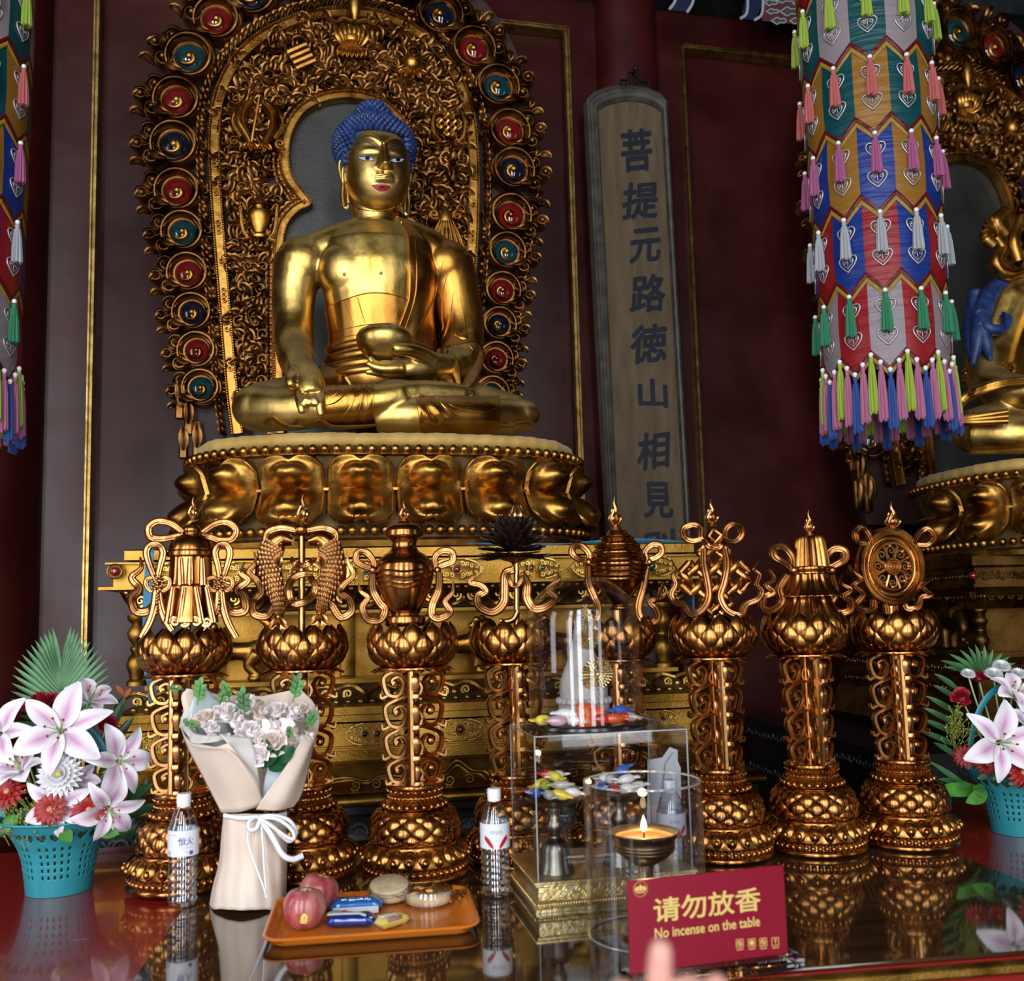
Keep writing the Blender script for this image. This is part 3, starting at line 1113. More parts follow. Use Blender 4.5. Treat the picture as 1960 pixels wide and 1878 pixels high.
for i, (c, (px, py, k)) in enumerate(zip(cen, MED)):
    nb = cen[min(i + 1, len(cen) - 1)] - cen[max(i - 1, 0)]
    s = np.linalg.norm(nb) / (2 if 0 < i < len(cen) - 1 else 1) * .5
    tang = nb / np.linalg.norm(nb)
    nrm = np.array([-tang[1], tang[0]])
    if nrm.dot(c - mid) < 0:
        nrm = -nrm
    ang = math.atan2(nrm[1], nrm[0])
    sd = 1 if c[0] < mid[0] else -1
    b = B()
    a0 = (PI * 1.05 if sd > 0 else -PI * .05)
    sp = spiral(c, s * .78, s * .98, a0 + .6 * sd, 1.02 * sd, 40)
    b.add(ribbon(sp, [s * .1, s * .24, s * .2, s * .13], [.02, .05, .05, .03], RIB, y=-.01))
    th_ = np.linspace(0, 2 * PI, 26, endpoint=False)
    b.add(tube([(c[0] + s * .66 * math.cos(t), -.022, c[1] + s * .66 * math.sin(t)) for t in th_], s * .085, 7, True))
    b.add(tube([(c[0] + s * .75 * math.cos(t), -.012, c[1] + s * .75 * math.sin(t)) for t in th_], s * .075, 6, True))
    leaf(b, (c[0] - sd * s * .95, c[1] - s * .35), -PI / 2 + sd * .6, s * .8, s * .16, -.045, sd * 1.2, .02, 7)
    m_ = ob('swirl_medallion', b, S, mand)
    g_ = ob('gem', sphere((c[0], -.016, c[1]), (s * .62, .036, s * .62), 22, 13), GM[k], m_, angle=180)
    cm = B()
    sp = spiral((c[0], c[1] - s * .04), s * .04, s * .52, PI * .35, -.72 * sd, 18, sx=1)
    yy = [-.05, -.05, -.046, -.036]
    cm.add(ribbon(sp, [s * .15, s * .14, s * .10, s * .02], .008, [(-1, -.6), (-.8, .3), (-.4, .8), (0, 1), (.4, .8), (.8, .3), (1, -.6)], yy=yy))
    cm.add(sphere((c[0], -.05, c[1] - s * .04), (s * .16, .014, s * .16), 12, 8))
    ob('gold_comma', cm, MT['throne'], m_)
    # bead pair towards the band
    bp = B()
    ci = c - nrm * s * 1.12
    for q in (-1, 1):
        bp.add(sphere((ci[0] + tang[0] * s * .2 * q + tang[0] * s, -.018, ci[1] + tang[1] * s * .2 * q + tang[1] * s), s * .17, 10, 7))
    bp.add(ribbon(spiral(ci, s * .05, s * .3, ang, 1.3 * sd, 16), [s * .06, s * .1], .02, RIB, y=-.002))
    for o_ in (-.6, .6):
        leaf(bp, (ci[0] + tang[0] * s * o_, ci[1] + tang[1] * s * o_), ang + PI / 2, s * .5, s * .13, -.004, 1.4 * o_, .02, 5)
    ob('bead_pair', bp, S, m_)
    fe = B()
    flower_edge(fe, c, ang, s, sd)
    ob('flame_curl', fe, S, mand)
# rough stepped boards at the lower left edge
b = B()
for px, py, h_ in ((345, 760, 90), (362, 800, 70), (378, 845, 80), (352, 850, 60)):
    p = MF.hit(px, py, 0)
    b.add(bbox((p[0], -.005, p[1]), (.035, .03, h_ / 470), .006))
    leaf(b, (p[0], p[1] - .03), PI * .45, .1, .02, -.02, .4, .02)
ob('lower_edge', b, S, mand)

# halo niche: keyhole band round a dark painted board
HB = [(536, 830), (533, 700), (532, 560), (534, 480), (543, 432), (566, 404), (590, 392), (573, 372), (551, 338), (546, 300), (553, 256), (577, 216), (615, 194), (664, 186), (712, 194), (750, 216), (776, 256), (784, 300), (780, 338), (760, 372), (744, 392), (768, 404), (792, 432), (802, 480), (804, 560), (803, 700), (800, 830)]


def keyhole(k, yl):
    """closed set of points: straight sides, shoulders and a round head with sharp cusps between them"""
    a = MF.pts(HB, yl)
    c = a.mean(0)
    parts = [a[:7], a[6:21], a[20:]]
    seg = [cr(p, 9)[:-1] for p in parts]
    return np.concatenate(seg + [a[-1:]])


hp = keyhole(1, -.015)
ob('niche_board', prism(hp, .005, .03), noisy(mk('niche_grey', (.02, .022, .02), .42), (.015, .017, .016), (.035, .037, .032), 5, 6, .1, 90), mand, label='dark grey board inside the halo')
Th = np.gradient(hp, axis=0)
Th /= np.linalg.norm(Th, axis=1)[:, None]
Nh = np.stack([-Th[:, 1], Th[:, 0]], 1)
b = B()
prb = [(-1, -1), (-1, .5), (-.8, .9), (-.62, .5), (.62, .5), (.8, .9), (1, .5), (1, -1)]
b.add(ribbon(hp, .019, .02, prb, y=-.022))
hb = ob('halo_band', b, MT['throne'], mand)
bb = B()
for sgn in (-1, 1):
    for q in resample(hp + Nh * .0155 * sgn, .0105):
        bb.add(sphere((q[0], -.044, q[1]), .0042, 6, 4))
ob('bead_border', bb, MT['throne'], hb)
lb = B()
for q in resample(hp + Nh * .036, .03):
    tt = Th[np.argmin(np.sum((hp - q) ** 2, 1))]
    leaf(lb, q, math.atan2(tt[1], tt[0]) + .3, .036, .014, -.006, -.9, .016, 5)
lb.add(ribbon(hp + Nh * .036, .016, .008, BAND, y=-.006))
ob('halo_leaf_border', lb, S, mand)

# foliage fretwork between the two bands
lo, hi_ = np.array(MF.hit(430, 800, 0)), np.array(MF.hit(900, 35, 0))
b = B()


def inside(poly, p):
    x, y = p
    c = False
    n_ = len(poly)
    j = n_ - 1
    for i in range(n_):
        if ((poly[i][1] > y) != (poly[j][1] > y)) and (x < (poly[j][0] - poly[i][0]) * (y - poly[i][1]) / (poly[j][1] - poly[i][1] + 1e-12) + poly[i][0]):
            c = not c
        j = i
    return c


bp_, hp_ = bandp[::4], hp[::4]


def clear(p):
    return inside(bp_, p) and not inside(hp_, p) and np.min(np.sum((bandp - p) ** 2, 1)) > .034 ** 2 and np.min(np.sum((hp - p) ** 2, 1)) > .05 ** 2


st = .06
row = 0
z = lo[1]
while z < hi_[1]:
    x = lo[0] + (row % 2) * st * .5
    while x < hi_[0]:
        p = np.array([x + rng.uniform(-.008, .008), z + rng.uniform(-.008, .008)])
        if clear(p):
            sd = 1 if (row + int(x * 40)) % 2 else -1
            a = PI / 2 + (x - mid[0]) * -1.2 + rng.uniform(-.9, .9)
            yv = rng.uniform(-.03, .0)
            r = rng.uniform(.02, .03)
            b.add(ribbon(spiral(p, .002, r, a, 1.25 * sd, 15), [.005, .0095, .005], .014, RIB, y=yv))
            for q in range(4):
                leaf(b, (p[0] + r * .9 * math.cos(a + q * 1.3 * sd), p[1] + r * .9 * math.sin(a + q * 1.3 * sd)), a + q * .9 * sd - .8 * sd, rng.uniform(.05, .078), rng.uniform(.012, .017), yv + .004, 1.5 * sd * (-1) ** q, rng.uniform(.018, .036), 7)
        x += st
    z += st * .82
    row += 1
ob('foliage_carving', b, S, mand)

# lucky emblems carved over the foliage
GE = MT['throne']


def emblem(name, bb_, lab=None):
    ob(name, bb_, GE, mand, loc=(0, -.035, 0), label=lab)


def m1(px, py):
    return np.array(MF.hit(px, py, -.04))


KS = 1 / 455.0


def fishes(c, s):
    b = B()
    for sx in (-1, 1):
        path = cr([(c[0] + sx * s * .22, c[1] + s * 1.0), (c[0] + sx * s * .72, c[1] + s * .55), (c[0] + sx * s * .78, c[1] - s * .1), (c[0] + sx * s * .45, c[1] - s * .7), (c[0] + sx * s * .3, c[1] - s * 1.0)], 7)
        b.add(ribbon(path, [s * .12, s * .3, s * .28, s * .17, s * .1], [.012, .03, .028, .018, .01], [(-1, -.6), (-.9, .1), (-.6, .7), (0, 1), (.6, .7), (.9, .1), (1, -.6)], y=-.045))
        for k in (-1, 0, 1):
            leaf(b, (c[0] + sx * s * .3, c[1] - s * .95), -PI / 2 + k * .5, s * .5, s * .12, -.05, k * .6, .012, 5)
        fin = cr([(c[0] + sx * s * .95, c[1] + s * .5), (c[0] + sx * s * 1.08, c[1] - s * .1), (c[0] + sx * s * .75, c[1] - s * .75)], 7)
        b.add(ribbon(fin, s * .09, .012, RIB, y=-.045))
        b.add(ribbon(spiral((c[0] + sx * s * .95, c[1] + s * .95), s * .04, s * .25, 0, sx * 1.4, 14), s * .07, .014, RIB, y=-.05))
        b.add(ribbon(spiral((c[0] + sx * s * 1.0, c[1] - s * 1.05), s * .04, s * .25, PI, sx * 1.4, 14), s * .07, .014, RIB, y=-.05))
    b.add(tube([(c[0] - s * .25, -.07, c[1] - s * 1.1), (c[0] + s * .1, -.08, c[1] + s * 1.0)], s * .06, 7))
    return b


emblem('fish_emblem', fishes(m1(495, 243), 42 * KS))


def knot_lines(c, s, w_, dd, y, b, tilt=PI / 4):
    """endless knot: interlaced square band"""
    u = s
    pts = [(-1.5, -.5), (-1.5, .5), (1.5, .5), (1.5, -.5)]
    co, si = math.cos(tilt), math.sin(tilt)

    def rot(p):
        return (c[0] + u * (p[0] * co - p[1] * si), c[1] + u * (p[0] * si + p[1] * co))
    for k in range(4):
        v = -1.05 + .7 * k
        ext = 1.45
        n_ = 13
        xs_ = np.linspace(-ext, ext, n_)
        ys = [y - dd * .7 * math.cos(PI * (x_ + 1.05) / .7 + PI * k) for x_ in xs_]
        b.add(ribbon([rot((x_, v)) for x_ in xs_], w_, dd, BAND, yy=ys))
        b.add(ribbon([rot((v, x_)) for x_ in xs_], w_, dd, BAND, yy=[2 * y - q for q in ys]))
    for k in (0, 2):
        for sg in (-1, 1):
            v0, v1 = -1.05 + .7 * k, -1.05 + .7 * (k + 1)
            e = 1.45 * sg
            b.add(ribbon([rot((e, v0 - .0)), rot((e, (v0 + v1) / 2)), rot((e, v1))], w_, dd, BAND, y=y))
            b.add(ribbon([rot((v0, e)), rot(((v0 + v1) / 2, e)), rot((v1, e))], w_, dd, BAND, y=y))


b = B()
c = m1(857, 248)
knot_lines(c, .031, .0058, .008, -.05, b)
for sx in (-1, 1):
    b.add(ribbon(cr([(c[0], c[1] + .03), (c[0] + sx * .05, c[1] + .045), (c[0] + sx * .07, c[1] + .01), (c[0] + sx * .062, c[1] - .05), (c[0] + sx * .04, c[1] - .08), (c[0] + sx * .06, c[1] - .09)], 7), .007, .012, RIB, y=-.05))
    b.add(ribbon(spiral((c[0] + sx * .055, c[1] + .055), .002, .02, PI, sx * -1.4, 14), .006, .012, RIB, y=-.05))
emblem('knot_emblem', b)
# treasure vase
c = m1(497, 455)
b = B().add(lathe([(0, -.01), (.03, -.01), (.034, .0), (.018, .012), (.034, .04), (.046, .075), (.05, .095), (.044, .108), (.02, .112), (.02, .13), (.036, .134), (.034, .145), (.02, .155), (.008, .175), (0, .18)], 20, 1, .6, (c[0], -.03, c[1])))
for sx in (-1, 1):
    b.add(ribbon(cr([(c[0] + sx * .05, c[1] + .1), (c[0] + sx * .072, c[1] + .125), (c[0] + sx * .07, c[1] + .06), (c[0] + sx * .062, c[1] + .01), (c[0] + sx * .045, c[1] - .02), (c[0] + sx * .065, c[1] - .03)], 7), .0075, .012, RIB, y=-.05))
emblem('vase_emblem', b)
# folded parasol
c = m1(852, 455)
b = B().add(lathe([(.045, 0), (.04, .03), (.032, .05), (.03, .055), (.033, .06), (.026, .095), (.012, .11), (.004, .125), (0, .13)], 14, 1, .7, (c[0], -.03, c[1])))
for k in range(7):
    x_ = c[0] - .05 + k * .0165
    b.add(ribbon(cr([(c[0] + (x_ - c[0]) * .5, c[1] + .055), (x_, c[1]), (x_ + (x_ - c[0]) * .5, c[1] - .07)], 6), [.006, .009, .01], .012, RIB, y=-.055))
for sx in (-1, 1):
    b.add(ribbon(spiral((c[0] + sx * .05, c[1] + .08), .003, .024, PI, -sx * 1.4, 14), .008, .014, RIB, y=-.05))
emblem('parasol_emblem', b)
# bundle of scrolls, conch, hanging lotus
c = m1(575, 120)
b = B()
for k in range(4):
    a = .5
    o_ = (k - 1.5) * .026
    p0 = np.array([c[0] - .04 * math.cos(a) - o_ * math.sin(a), c[1] - .04 * math.sin(a) + o_ * math.cos(a)])
    p1 = p0 + .09 * np.array([math.cos(a), math.sin(a)])
    b.add(tube([(p0[0], -.05, p0[1]), (p1[0], -.05, p1[1])], .014, 8))
emblem('scroll_bundle_emblem', b)
c = m1(788, 130)
b = B().add(sphere((c[0], -.045, c[1]), (.04, .035, .042), 16, 10))
b.add(ribbon(spiral((c[0] + .006, c[1] + .03), .003, .034, 0, 2, 26), [.003, .008], .03, RIB, y=-.05))
for k in range(5):
    leaf(b, (c[0] - .02 + k * .01, c[1] - .03), -PI / 2 + (k - 2) * .4, .05, .01, -.05, (k - 2) * .3)
emblem('conch_emblem', b)
c = m1(673, 92)
b = B()
for k in range(-3, 4):
    leaf(b, (c[0] + k * .008, c[1] - .02), PI / 2 - k * .34, .085, .017, -.05, k * .45, .03, 8)
    leaf(b, (c[0] + k * .01, c[1] - .02), -PI / 2 + k * .3, .055, .012, -.045, -k * .3, .02, 6)
b.add(lathe([(0, 0), (.03, .004), (.038, .02), (.034, .03), (0, .036)], 16, 1, .7, (c[0], -.06, c[1] - .01)))
emblem('lotus_emblem', b)
c = m1(679, 56)
b = B().add(lathe([(0, 0), (.012, .004), (.012, .02), (.022, .04), (.03, .075), (.03, .1), (.018, .135), (.01, .15), (0, .152)], 16, 1, .8, (c[0], -.06, c[1])))
for sx in (-1, 1):
    b.add(ribbon(cr([(c[0] + sx * .01, c[1] - .0), (c[0] + sx * .05, c[1] + .01), (c[0] + sx * .08, c[1] - .01), (c[0] + sx * .11, c[1] + .015)], 6), [.008, .012, .008, .003], .012, RIB, y=-.055))
emblem('hanging_bulb', b)
# ================================================================== the seated statue
STF = Frame(LF.world((LF.hit(733, 700, 0)[0], .0, 0)), 14)
buddha = thing('buddha_statue', 'large gilded seated buddha statue with blue curled hair and a bowl in its lap', 'statue', (STF.loc.x, STF.loc.y, 0), STF.rz)
seat_z = zc1 + .002
KP = 1 / 512.0


def sp(px, py, yl=0.0):
    h = STF.hit(px, py, yl)
    return np.array([h[0], yl, h[1]])


def limb(rows, seg=20, n=7):
    """rows of (px, py, depth, radius in px)"""
    P = cr([sp(a, c, y) for a, c, y, r in rows], n)
    return tube(P, np.array([r * KP for a, c, y, r in rows]), seg)


def egg(px, py, yl, rx, ry, rz, nu=28, nv=18):
    return sphere(sp(px, py, yl), (rx * KP, ry, rz * KP), nu, nv)


TOR = [(720, 448, .02, 84), (722, 480, .01, 110), (723, 520, .0, 114), (725, 560, .0, 109), (728, 600, .005, 104), (731, 640, .01, 102), (733, 690, .02, 106), (736, 740, .03, 122), (738, 775, .03, 120)]
parts = [
    tube(cr([sp(a, c, y) for a, c, y, r in TOR], 7), np.array([r * KP for a, c, y, r in TOR]), 30, flat=(.64, 1)), egg(722, 488, .01, 118, .13, 50), egg(672, 522, -.03, 66, .100, 62), egg(768, 522, -.03, 66, .100, 62),
    egg(738, 735, .04, 128, .19, 62),
    egg(719, 452, .035, 88, .085, 32),
    limb([(588, 498, .02, 40), (640, 474, .02, 42), (722, 458, .02, 46), (800, 474, .02, 42), (850, 504, .02, 40)]), egg(580, 506, .02, 54, .10, 54), egg(852, 512, .02, 52, .10, 52), egg(640, 474, .03, 60, .08, 32), egg(800, 476, .03, 60, .08, 32),
    limb([(719, 450, .02, 52), (717, 425, .015, 45), (715, 385, .0, 44), (716, 345, .0, 46)]),
    # right arm, reaching down over the shin
    limb([(574, 500, .02, 50), (563, 560, .02, 42), (562, 620, .0, 38), (564, 662, -.05, 37), (568, 690, -.15, 33), (576, 706, -.26, 24)]),
    # left arm, forearm across the lap
    limb([(856, 505, .02, 50), (872, 570, .03, 46), (884, 640, .01, 42), (882, 690, -.06, 40), (862, 704, -.16, 32), (835, 703, -.25, 25)]),
    # crossed legs
    limb([(660, 750, .02, 55), (570, 770, -.1, 52), (494, 780, -.2, 44)]), egg(492, 781, -.215, 44, .085, 41),
    limb([(494, 782, -.22, 41), (560, 783, -.31, 38), (640, 776, -.36, 35), (720, 768, -.385, 30), (770, 757, -.385, 27)]),
    limb([(820, 755, .02, 55), (910, 780, -.1, 48), (990, 795, -.2, 38)]), egg(994, 796, -.205, 40, .08, 32),
    limb([(992, 798, -.21, 34), (920, 798, -.31, 34), (850, 796, -.37, 32), (780, 796, -.385, 32), (720, 800, -.36, 26)]),
    egg(740, 790, -.2, 120, .2, 34),
    # upturned right foot with its heel and toes
    limb([(735, 762, -.385, 26), (790, 752, -.38, 22), (840, 750, -.36, 20), (885, 753, -.33, 17)]),
    egg(760, 738, -.36, 30, .05, 10),
]
for k in range(5):
    parts.append(limb([(880, 752 - 2, -.345 + k * .014, 8), (898, 751 - 1 + k, -.335 + k * .014, 7.5), (908 - k * 2, 756, -.325 + k * .014, 6)], 10, 4))
hands = []
# right hand hanging palm inwards with the fingers pointing down
hands += [limb([(568, 690, -.17, 31), (573, 702, -.24, 26), (583, 722, -.33, 29), (592, 745, -.375, 28), (596, 762, -.39, 25)]),
          egg(590, 740, -.37, 30, .028, 27)]
for (x0, x1, x2, y2, yd, r) in ((574, 574, 577, 792, -.445, 8.2), (587, 586, 588, 778, -.455, 8.0), (600, 600, 601, 777, -.455, 8.0), (613, 614, 613, 796, -.44, 8.2)):
    bent = y2 < 785
    hands.append(limb([(x0, 752, -.395, r + 1.5), (x1, 768, -.43, r), (x2, 781 if not bent else 768, yd, r - .8), (x2 + (0 if bent else 2), y2 if not bent else 774, yd + (.045 if bent else .0), r - 2.2)], 12, 5))
hands.append(limb([(570, 716, -.33, 16), (562, 722, -.375, 13), (557, 732, -.40, 10.5), (560, 741, -.41, 7)], 12, 5))
# left hand, palm up round the bowl
hands += [limb([(866, 704, -.16, 29), (845, 702, -.23, 25), (818, 700, -.29, 26), (790, 705, -.325, 22), (765, 709, -.335, 17)])]
for (ya, yb_, yc, dy, x2, r) in ((705, 706, 694, -.36, 702, 7.6), (700, 700, 684, -.335, 706, 7.4), (714, 716, 712, -.345, 700, 7.2), (696, 692, 678, -.30, 700, 7)):
    hands.append(limb([(772, ya, dy, r + 3), (742, yb_, dy - .006, r + 1), (720, yb_ - 3, dy, r), (x2, yc, dy + .006, r - 2.6)], 12, 5))
hands.append(limb([(824, 692, -.32, 18), (804, 678, -.365, 14), (780, 670, -.405, 12), (760, 668, -.418, 10.5), (751, 668, -.42, 8)], 14, 5))
bv, bf = blob(parts, .0062, 9)
hbv, hbf = blob(hands, .0036, 5)
hbv[:, 2] = np.maximum(hbv[:, 2], seat_z)
bv[:, 2] = np.maximum(bv[:, 2], seat_z)

# ---- head, modelled as one displaced surface
HF = sp(721, 322, -.02) - np.array([0, 0, .033])
HROT = Matrix.Rotation(R(5), 3, 'Z')
HS = 1.0


def gss(x, s):
    return np.exp(-(x / s) ** 2)


nu, nv = 200, 150
az = np.linspace(-PI, PI, nu, endpoint=False)      # 0 = facing -y
el = np.linspace(-PI / 2, PI / 2, nv)
A, E = np.meshgrid(az, el, indexing='ij')
dx, dy, dz = np.sin(A) * np.cos(E), -np.cos(A) * np.cos(E), np.sin(E)
ex = 2.7
rad = 1 / ((np.abs(dx) / .121) ** ex + (np.abs(dy) / .142) ** ex + (np.abs(dz) / .165) ** ex) ** (1 / ex)
X, Y, Zh = dx * rad, dy * rad, dz * rad
# taper to the chin
tp = np.clip((-.01 - Zh) / .16, 0, 1)
X *= 1 - .24 * tp ** 1.7
front = np.clip(-Y / .1, 0, 1)
fx, fz = X, Zh
disp = np.zeros_like(X)
disp += .010 * gss(np.hypot(fx, (fz + .132) * .9), .035)                     # chin
disp += .006 * gss(np.hypot((np.abs(fx) - .06), fz + .045), .05)             # cheeks
disp -= .009 * gss((np.abs(fx) - .052) / 1.0, .034) * gss(fz - .036, .021)    # sockets
disp += .010 * gss((np.abs(fx) - .052), .03) * gss(fz - .037, .0125)           # lids
bz = .058 + .038 * np.sin(np.clip(np.abs(fx) / .062, 0, 1.45) * PI / 2)
disp += .006 * gss(fz - bz, .009) * np.clip(1.25 - np.abs(fx) / .09, 0, 1)   # brow edge
# wedge nose with flat planes
nt_ = np.clip((.062 - fz) / (.062 + .03), 0, 1)
wn = .008 + .021 * nt_ ** 1.3
hn = .010 + .030 * nt_
ridge = np.clip(1 - np.clip(np.abs(fx) - wn * .22, 0, 1) / (wn * .95), 0, 1)
lowcut = np.clip((fz + .040) / .010, 0, 1)
topcut = np.clip((.075 - fz) / .025, 0, 1)
disp += hn * ridge * lowcut * topcut
# mouth mound, lips and the groove above them
disp += .009 * gss(np.hypot(fx / 1.3, fz + .072), .032)
lipw = np.clip(1 - (np.abs(fx) / .037) ** 2, 0, 1)
disp += .0085 * lipw * (gss(fz + .064 + .003 * gss(fx, .007), .0065) + gss(fz + .079, .0068))
disp -= .005 * lipw * gss(fz + .071, .0028)
disp -= .004 * gss(fx, .006) * gss(fz + .052, .008)
disp -= .006 * gss(fx / 1.2, .022) * gss(fz + .088, .009)
disp -= .004 * gss(np.abs(fx) - .042, .008) * gss(fz + .07, .008)
Y2 = Y - disp * front
head = np.stack([X, Y2, Zh], -1)
hv, hf = grid(head, cu=True)
hv = hv @ np.array(HROT).T + HF
FB = B()
FB.add((bv, bf))
FB.add((hbv, hbf))
FB.add((hv, hf))


def ear(side):
    """long-lobed ear with a slit, standing off the side of the head"""
    s = side
    P = [(.0, .046), (.012, .058), (.024, .05), (.026, .022), (.02, -.012), (.014, -.04), (.016, -.085), (.010, -.128), (.0, -.136), (-.006, -.126), (-.004, -.08), (.0, -.045), (-.004, -.02), (.0, .01), (.008, .03)]
    pts = [HF + np.array(HROT) @ np.array([s * (.116 + a * .9), .012 + a * .5, z]) for a, z in P]
    b = B()
    b.add(tube(cr(pts[:10], 6), [.005, .0075, .0085, .008, .007, .0065, .008, .010, .010, .007], 10))
    b.add(tube(cr(pts[9:] + pts[:1], 6), [.007, .006, .007, .006, .005, .005], 10))
    b.add(tube(cr([pts[0], HF + np.array(HROT) @ np.array([s * .128, .014, .02]), pts[5]], 6), [.005, .007, .006], 8))
    b.add(sphere(HF + np.array(HROT) @ np.array([s * .118, .02, .005]), (.012, .02, .05), 10, 8))
    return b.data()


FB.add(ear(-1))
FB.add(ear(1))
body = ob('body', FB, MT['gold'], buddha, angle=180)

# ---- hair of blue snail curls with the crown bump
MT['hair_blue'] = noisy(mk('hair_blue', (.02, .05, .2), .45), (.008, .02, .085), (.024, .06, .21), 30, 4)
HB_ = B()
hc = HF + np.array([-.004, .03, .128])


def hairpt(a, e, k=1.0):
    r = np.array([.150, .150, .112])
    p = np.array([math.sin(a) * math.cos(e) * r[0], -math.cos(a) * math.cos(e) * r[1], math.sin(e) * r[2]]) * k
    n_ = p / r ** 2
    n_ /= np.linalg.norm(n_)
    return hc + np.array(HROT) @ p, np.array(HROT) @ n_


HB_.add(sphere(hc, (.142, .142, .103), 28, 16))
ut = hc + np.array([-.004, .0, .115])
HB_.add(sphere(ut, (.066, .066, .062), 18, 12))
HB_.add(lathe([(.1, -.06), (.08, -.02), (.066, .0)], 20, c=ut))


def curl(p, n_, s):
    n_ = np.asarray(n_)
    q = Vector(n_).to_track_quat('Z', 'Y')
    pr = [(s, -.3 * s), (s * .95, .25 * s), (s * .62, .75 * s), (s * .3, 1.15 * s), (0, 1.4 * s)]
    v, f = lathe(pr, 7)
    v[:, 0] += v[:, 2] * .2
    M = np.array(q.to_matrix())
    HB_.add((v @ M.T + p, f))


for ri, e in enumerate(np.linspace(-.72, 1.2, 15)):
    m = max(5, int(2 * PI * math.cos(e) * .150 / .0205))
    for k in range(m):
        a = 2 * PI * (k + (ri % 2) * .5) / m
        aa = (a + PI) % (2 * PI) - PI
        lim = .05 if abs(aa) < .62 else max(-.75, .05 - 2.6 * (abs(aa) - .62))
        if e < lim:
            continue
        p, n_ = hairpt(a, e)
        curl(p, n_, .0135)
for side in (-1, 1):          # sideburns in front of the ears
    for zz in np.linspace(.07, .0, 5):
        for yy in (-.01, .012, .034):
            p = HF + np.array(HROT) @ np.array([side * (.112 + .012 * (zz > .03)), yy - .035 * (zz / .07) + .01, zz])
            curl(p, np.array(HROT) @ np.array([side * 1.0, -.35, .1]), .0115)
for ri, e in enumerate(np.linspace(-.45, 1.3, 8)):
    m = max(4, int(2 * PI * math.cos(e) * .068 / .0195))
    for k in range(m):
        a = 2 * PI * (k + (ri % 2) * .5) / m
        d = np.array([math.sin(a) * math.cos(e), -math.cos(a) * math.cos(e), math.sin(e)])
        curl(ut + d * np.array([.067, .067, .06]), d, .0125)
hair = ob('hair', HB_, MT['hair_blue'], buddha, angle=50, label='blue snail-curled hair with a crown bump')
ob('crown_jewel', sphere(ut + np.array([0, 0, .072]), (.017, .017, .02), 14, 10), MT['gold'], buddha)

# ---- painted features and robe edges laid on the modelled surface
BV, BF = FB.data()
BVH = BVHTree.FromPolygons([Vector(q) for q in BV], BF)


def castpx(px, py, tree=None, back=-.3):
    o = STF.mi @ (CAM_LOC - STF.loc)
    d = STF.mi @ ray(px, py)
    hit, n_, i_, dist = (tree or BVH).ray_cast(o, d)
    if hit is None and back is None:
        return None, None
    if hit is None:
        h = STF.hit(px, py, back)
        return np.array([h[0], back, h[1]]), np.array([0, -1., 0])
    return np.array(hit), np.array(n_)


def decal(name, pix, mat, off=.0012, par=None, n=5, closed=True, ring=3):
    """a patch following the surface: outline ring(s) shrunk towards its middle"""
    out_ = cr(pix, n, True)
    c = out_.mean(0)
    rows = []
    for s in np.linspace(1, .05, ring):
        row = []
        for q in c + (out_ - c) * s:
            h, nn = castpx(*q)
            row.append(h + nn * off)
        rows.append(row)
    v, f = grid(np.array(rows), cv=True)
    f = f + [tuple((ring - 1) * len(out_) + i for i in range(len(out_)))]
    return ob(name, (v, f), mat, par or buddha, angle=180)


def sline(pix, r, tree=None, n=6, seg=6, lift=0.0, back=-.3):
    P = []
    for q in cr(pix, n):
        h, nn = castpx(q[0], q[1], tree, None)
        if h is not None and (not P or np.linalg.norm(h + nn * lift - P[-1]) < .05):
            P.append(h + nn * lift)
    P = np.array(P)
    if len(P) > 4:
        P[1:-1] = (P[:-2] + 2 * P[1:-1] + P[2:]) / 4
    return tube(P, r, seg)


WHITE = mk('eye_white', (.5, .5, .53), .35)
INK = mk('eye_ink', (.004, .006, .02), .35)
NAVY = mk('brow_blue', (.006, .02, .09), .35)
LIP = mk('lip_red', (.26, .01, .012), .28, 0, Coat_Weight=.6)
for pix, iris in (([(685, 302), (693, 300.5), (703, 300), (711, 301.8), (717, 306.5), (708, 308), (697, 307.5)], (703.5, 303.5)),
                  ([(746, 308), (753, 304), (761, 302.8), (768, 303.5), (774, 305), (767, 310), (756, 311)], (761.5, 306))):
    e = decal('eye', pix, WHITE, .0016)
    decal('iris', [(iris[0] + 4.6 * math.cos(t), iris[1] + 3.9 * math.sin(t)) for t in np.linspace(0, 2 * PI, 9)[:-1]], INK, .0024, e, 3)
    ob('upper_lid_line', sline(pix[:5], [.0006, .0014, .0014, .0008], lift=.002), NAVY, e)
    ob('lower_lid_line', sline([pix[4], pix[5], pix[6], pix[0]], [.0006, .0009, .0006], lift=.0018), NAVY, e)
for pix in ([(682, 276), (690, 272.5), (700, 272), (711, 275.5), (722, 284), (729, 291)], [(738, 292), (746, 284), (756, 278), (766, 276.5), (777, 278)]):
    ob('eyebrow', sline(pix, [.0006, .0016, .002, .002, .0012, .0006], lift=.0012), NAVY, buddha)
ob('lips', decal('lips', [(711.5, 355), (719, 353), (727, 351), (731, 352.5), (735, 351), (741, 353.5), (747, 357.5), (741, 364), (732, 366.5), (723, 365)], LIP, .0016).data, None, buddha).hide_render = False
bpy.data.objects.remove([o for o in buddha.children if o.name.startswith('lips')][0])
[o for o in buddha.children if o.name.startswith('lips')][0].name = 'lips'
h, nn = castpx(735, 275.5)
ob('forehead_dot', sphere(h + nn * .002, .0075, 12, 8), MT['gold'], buddha)
for q in ((659, 525), (729, 523)):
    h, nn = castpx(*q)
    ob('chest_stud', sphere(h, .0065, 10, 7), MT['gold'], buddha)
MT['groove'] = mk('robe_shadow_line', (.05, .022, .006), .5, .6)
GRV = MT['throne']
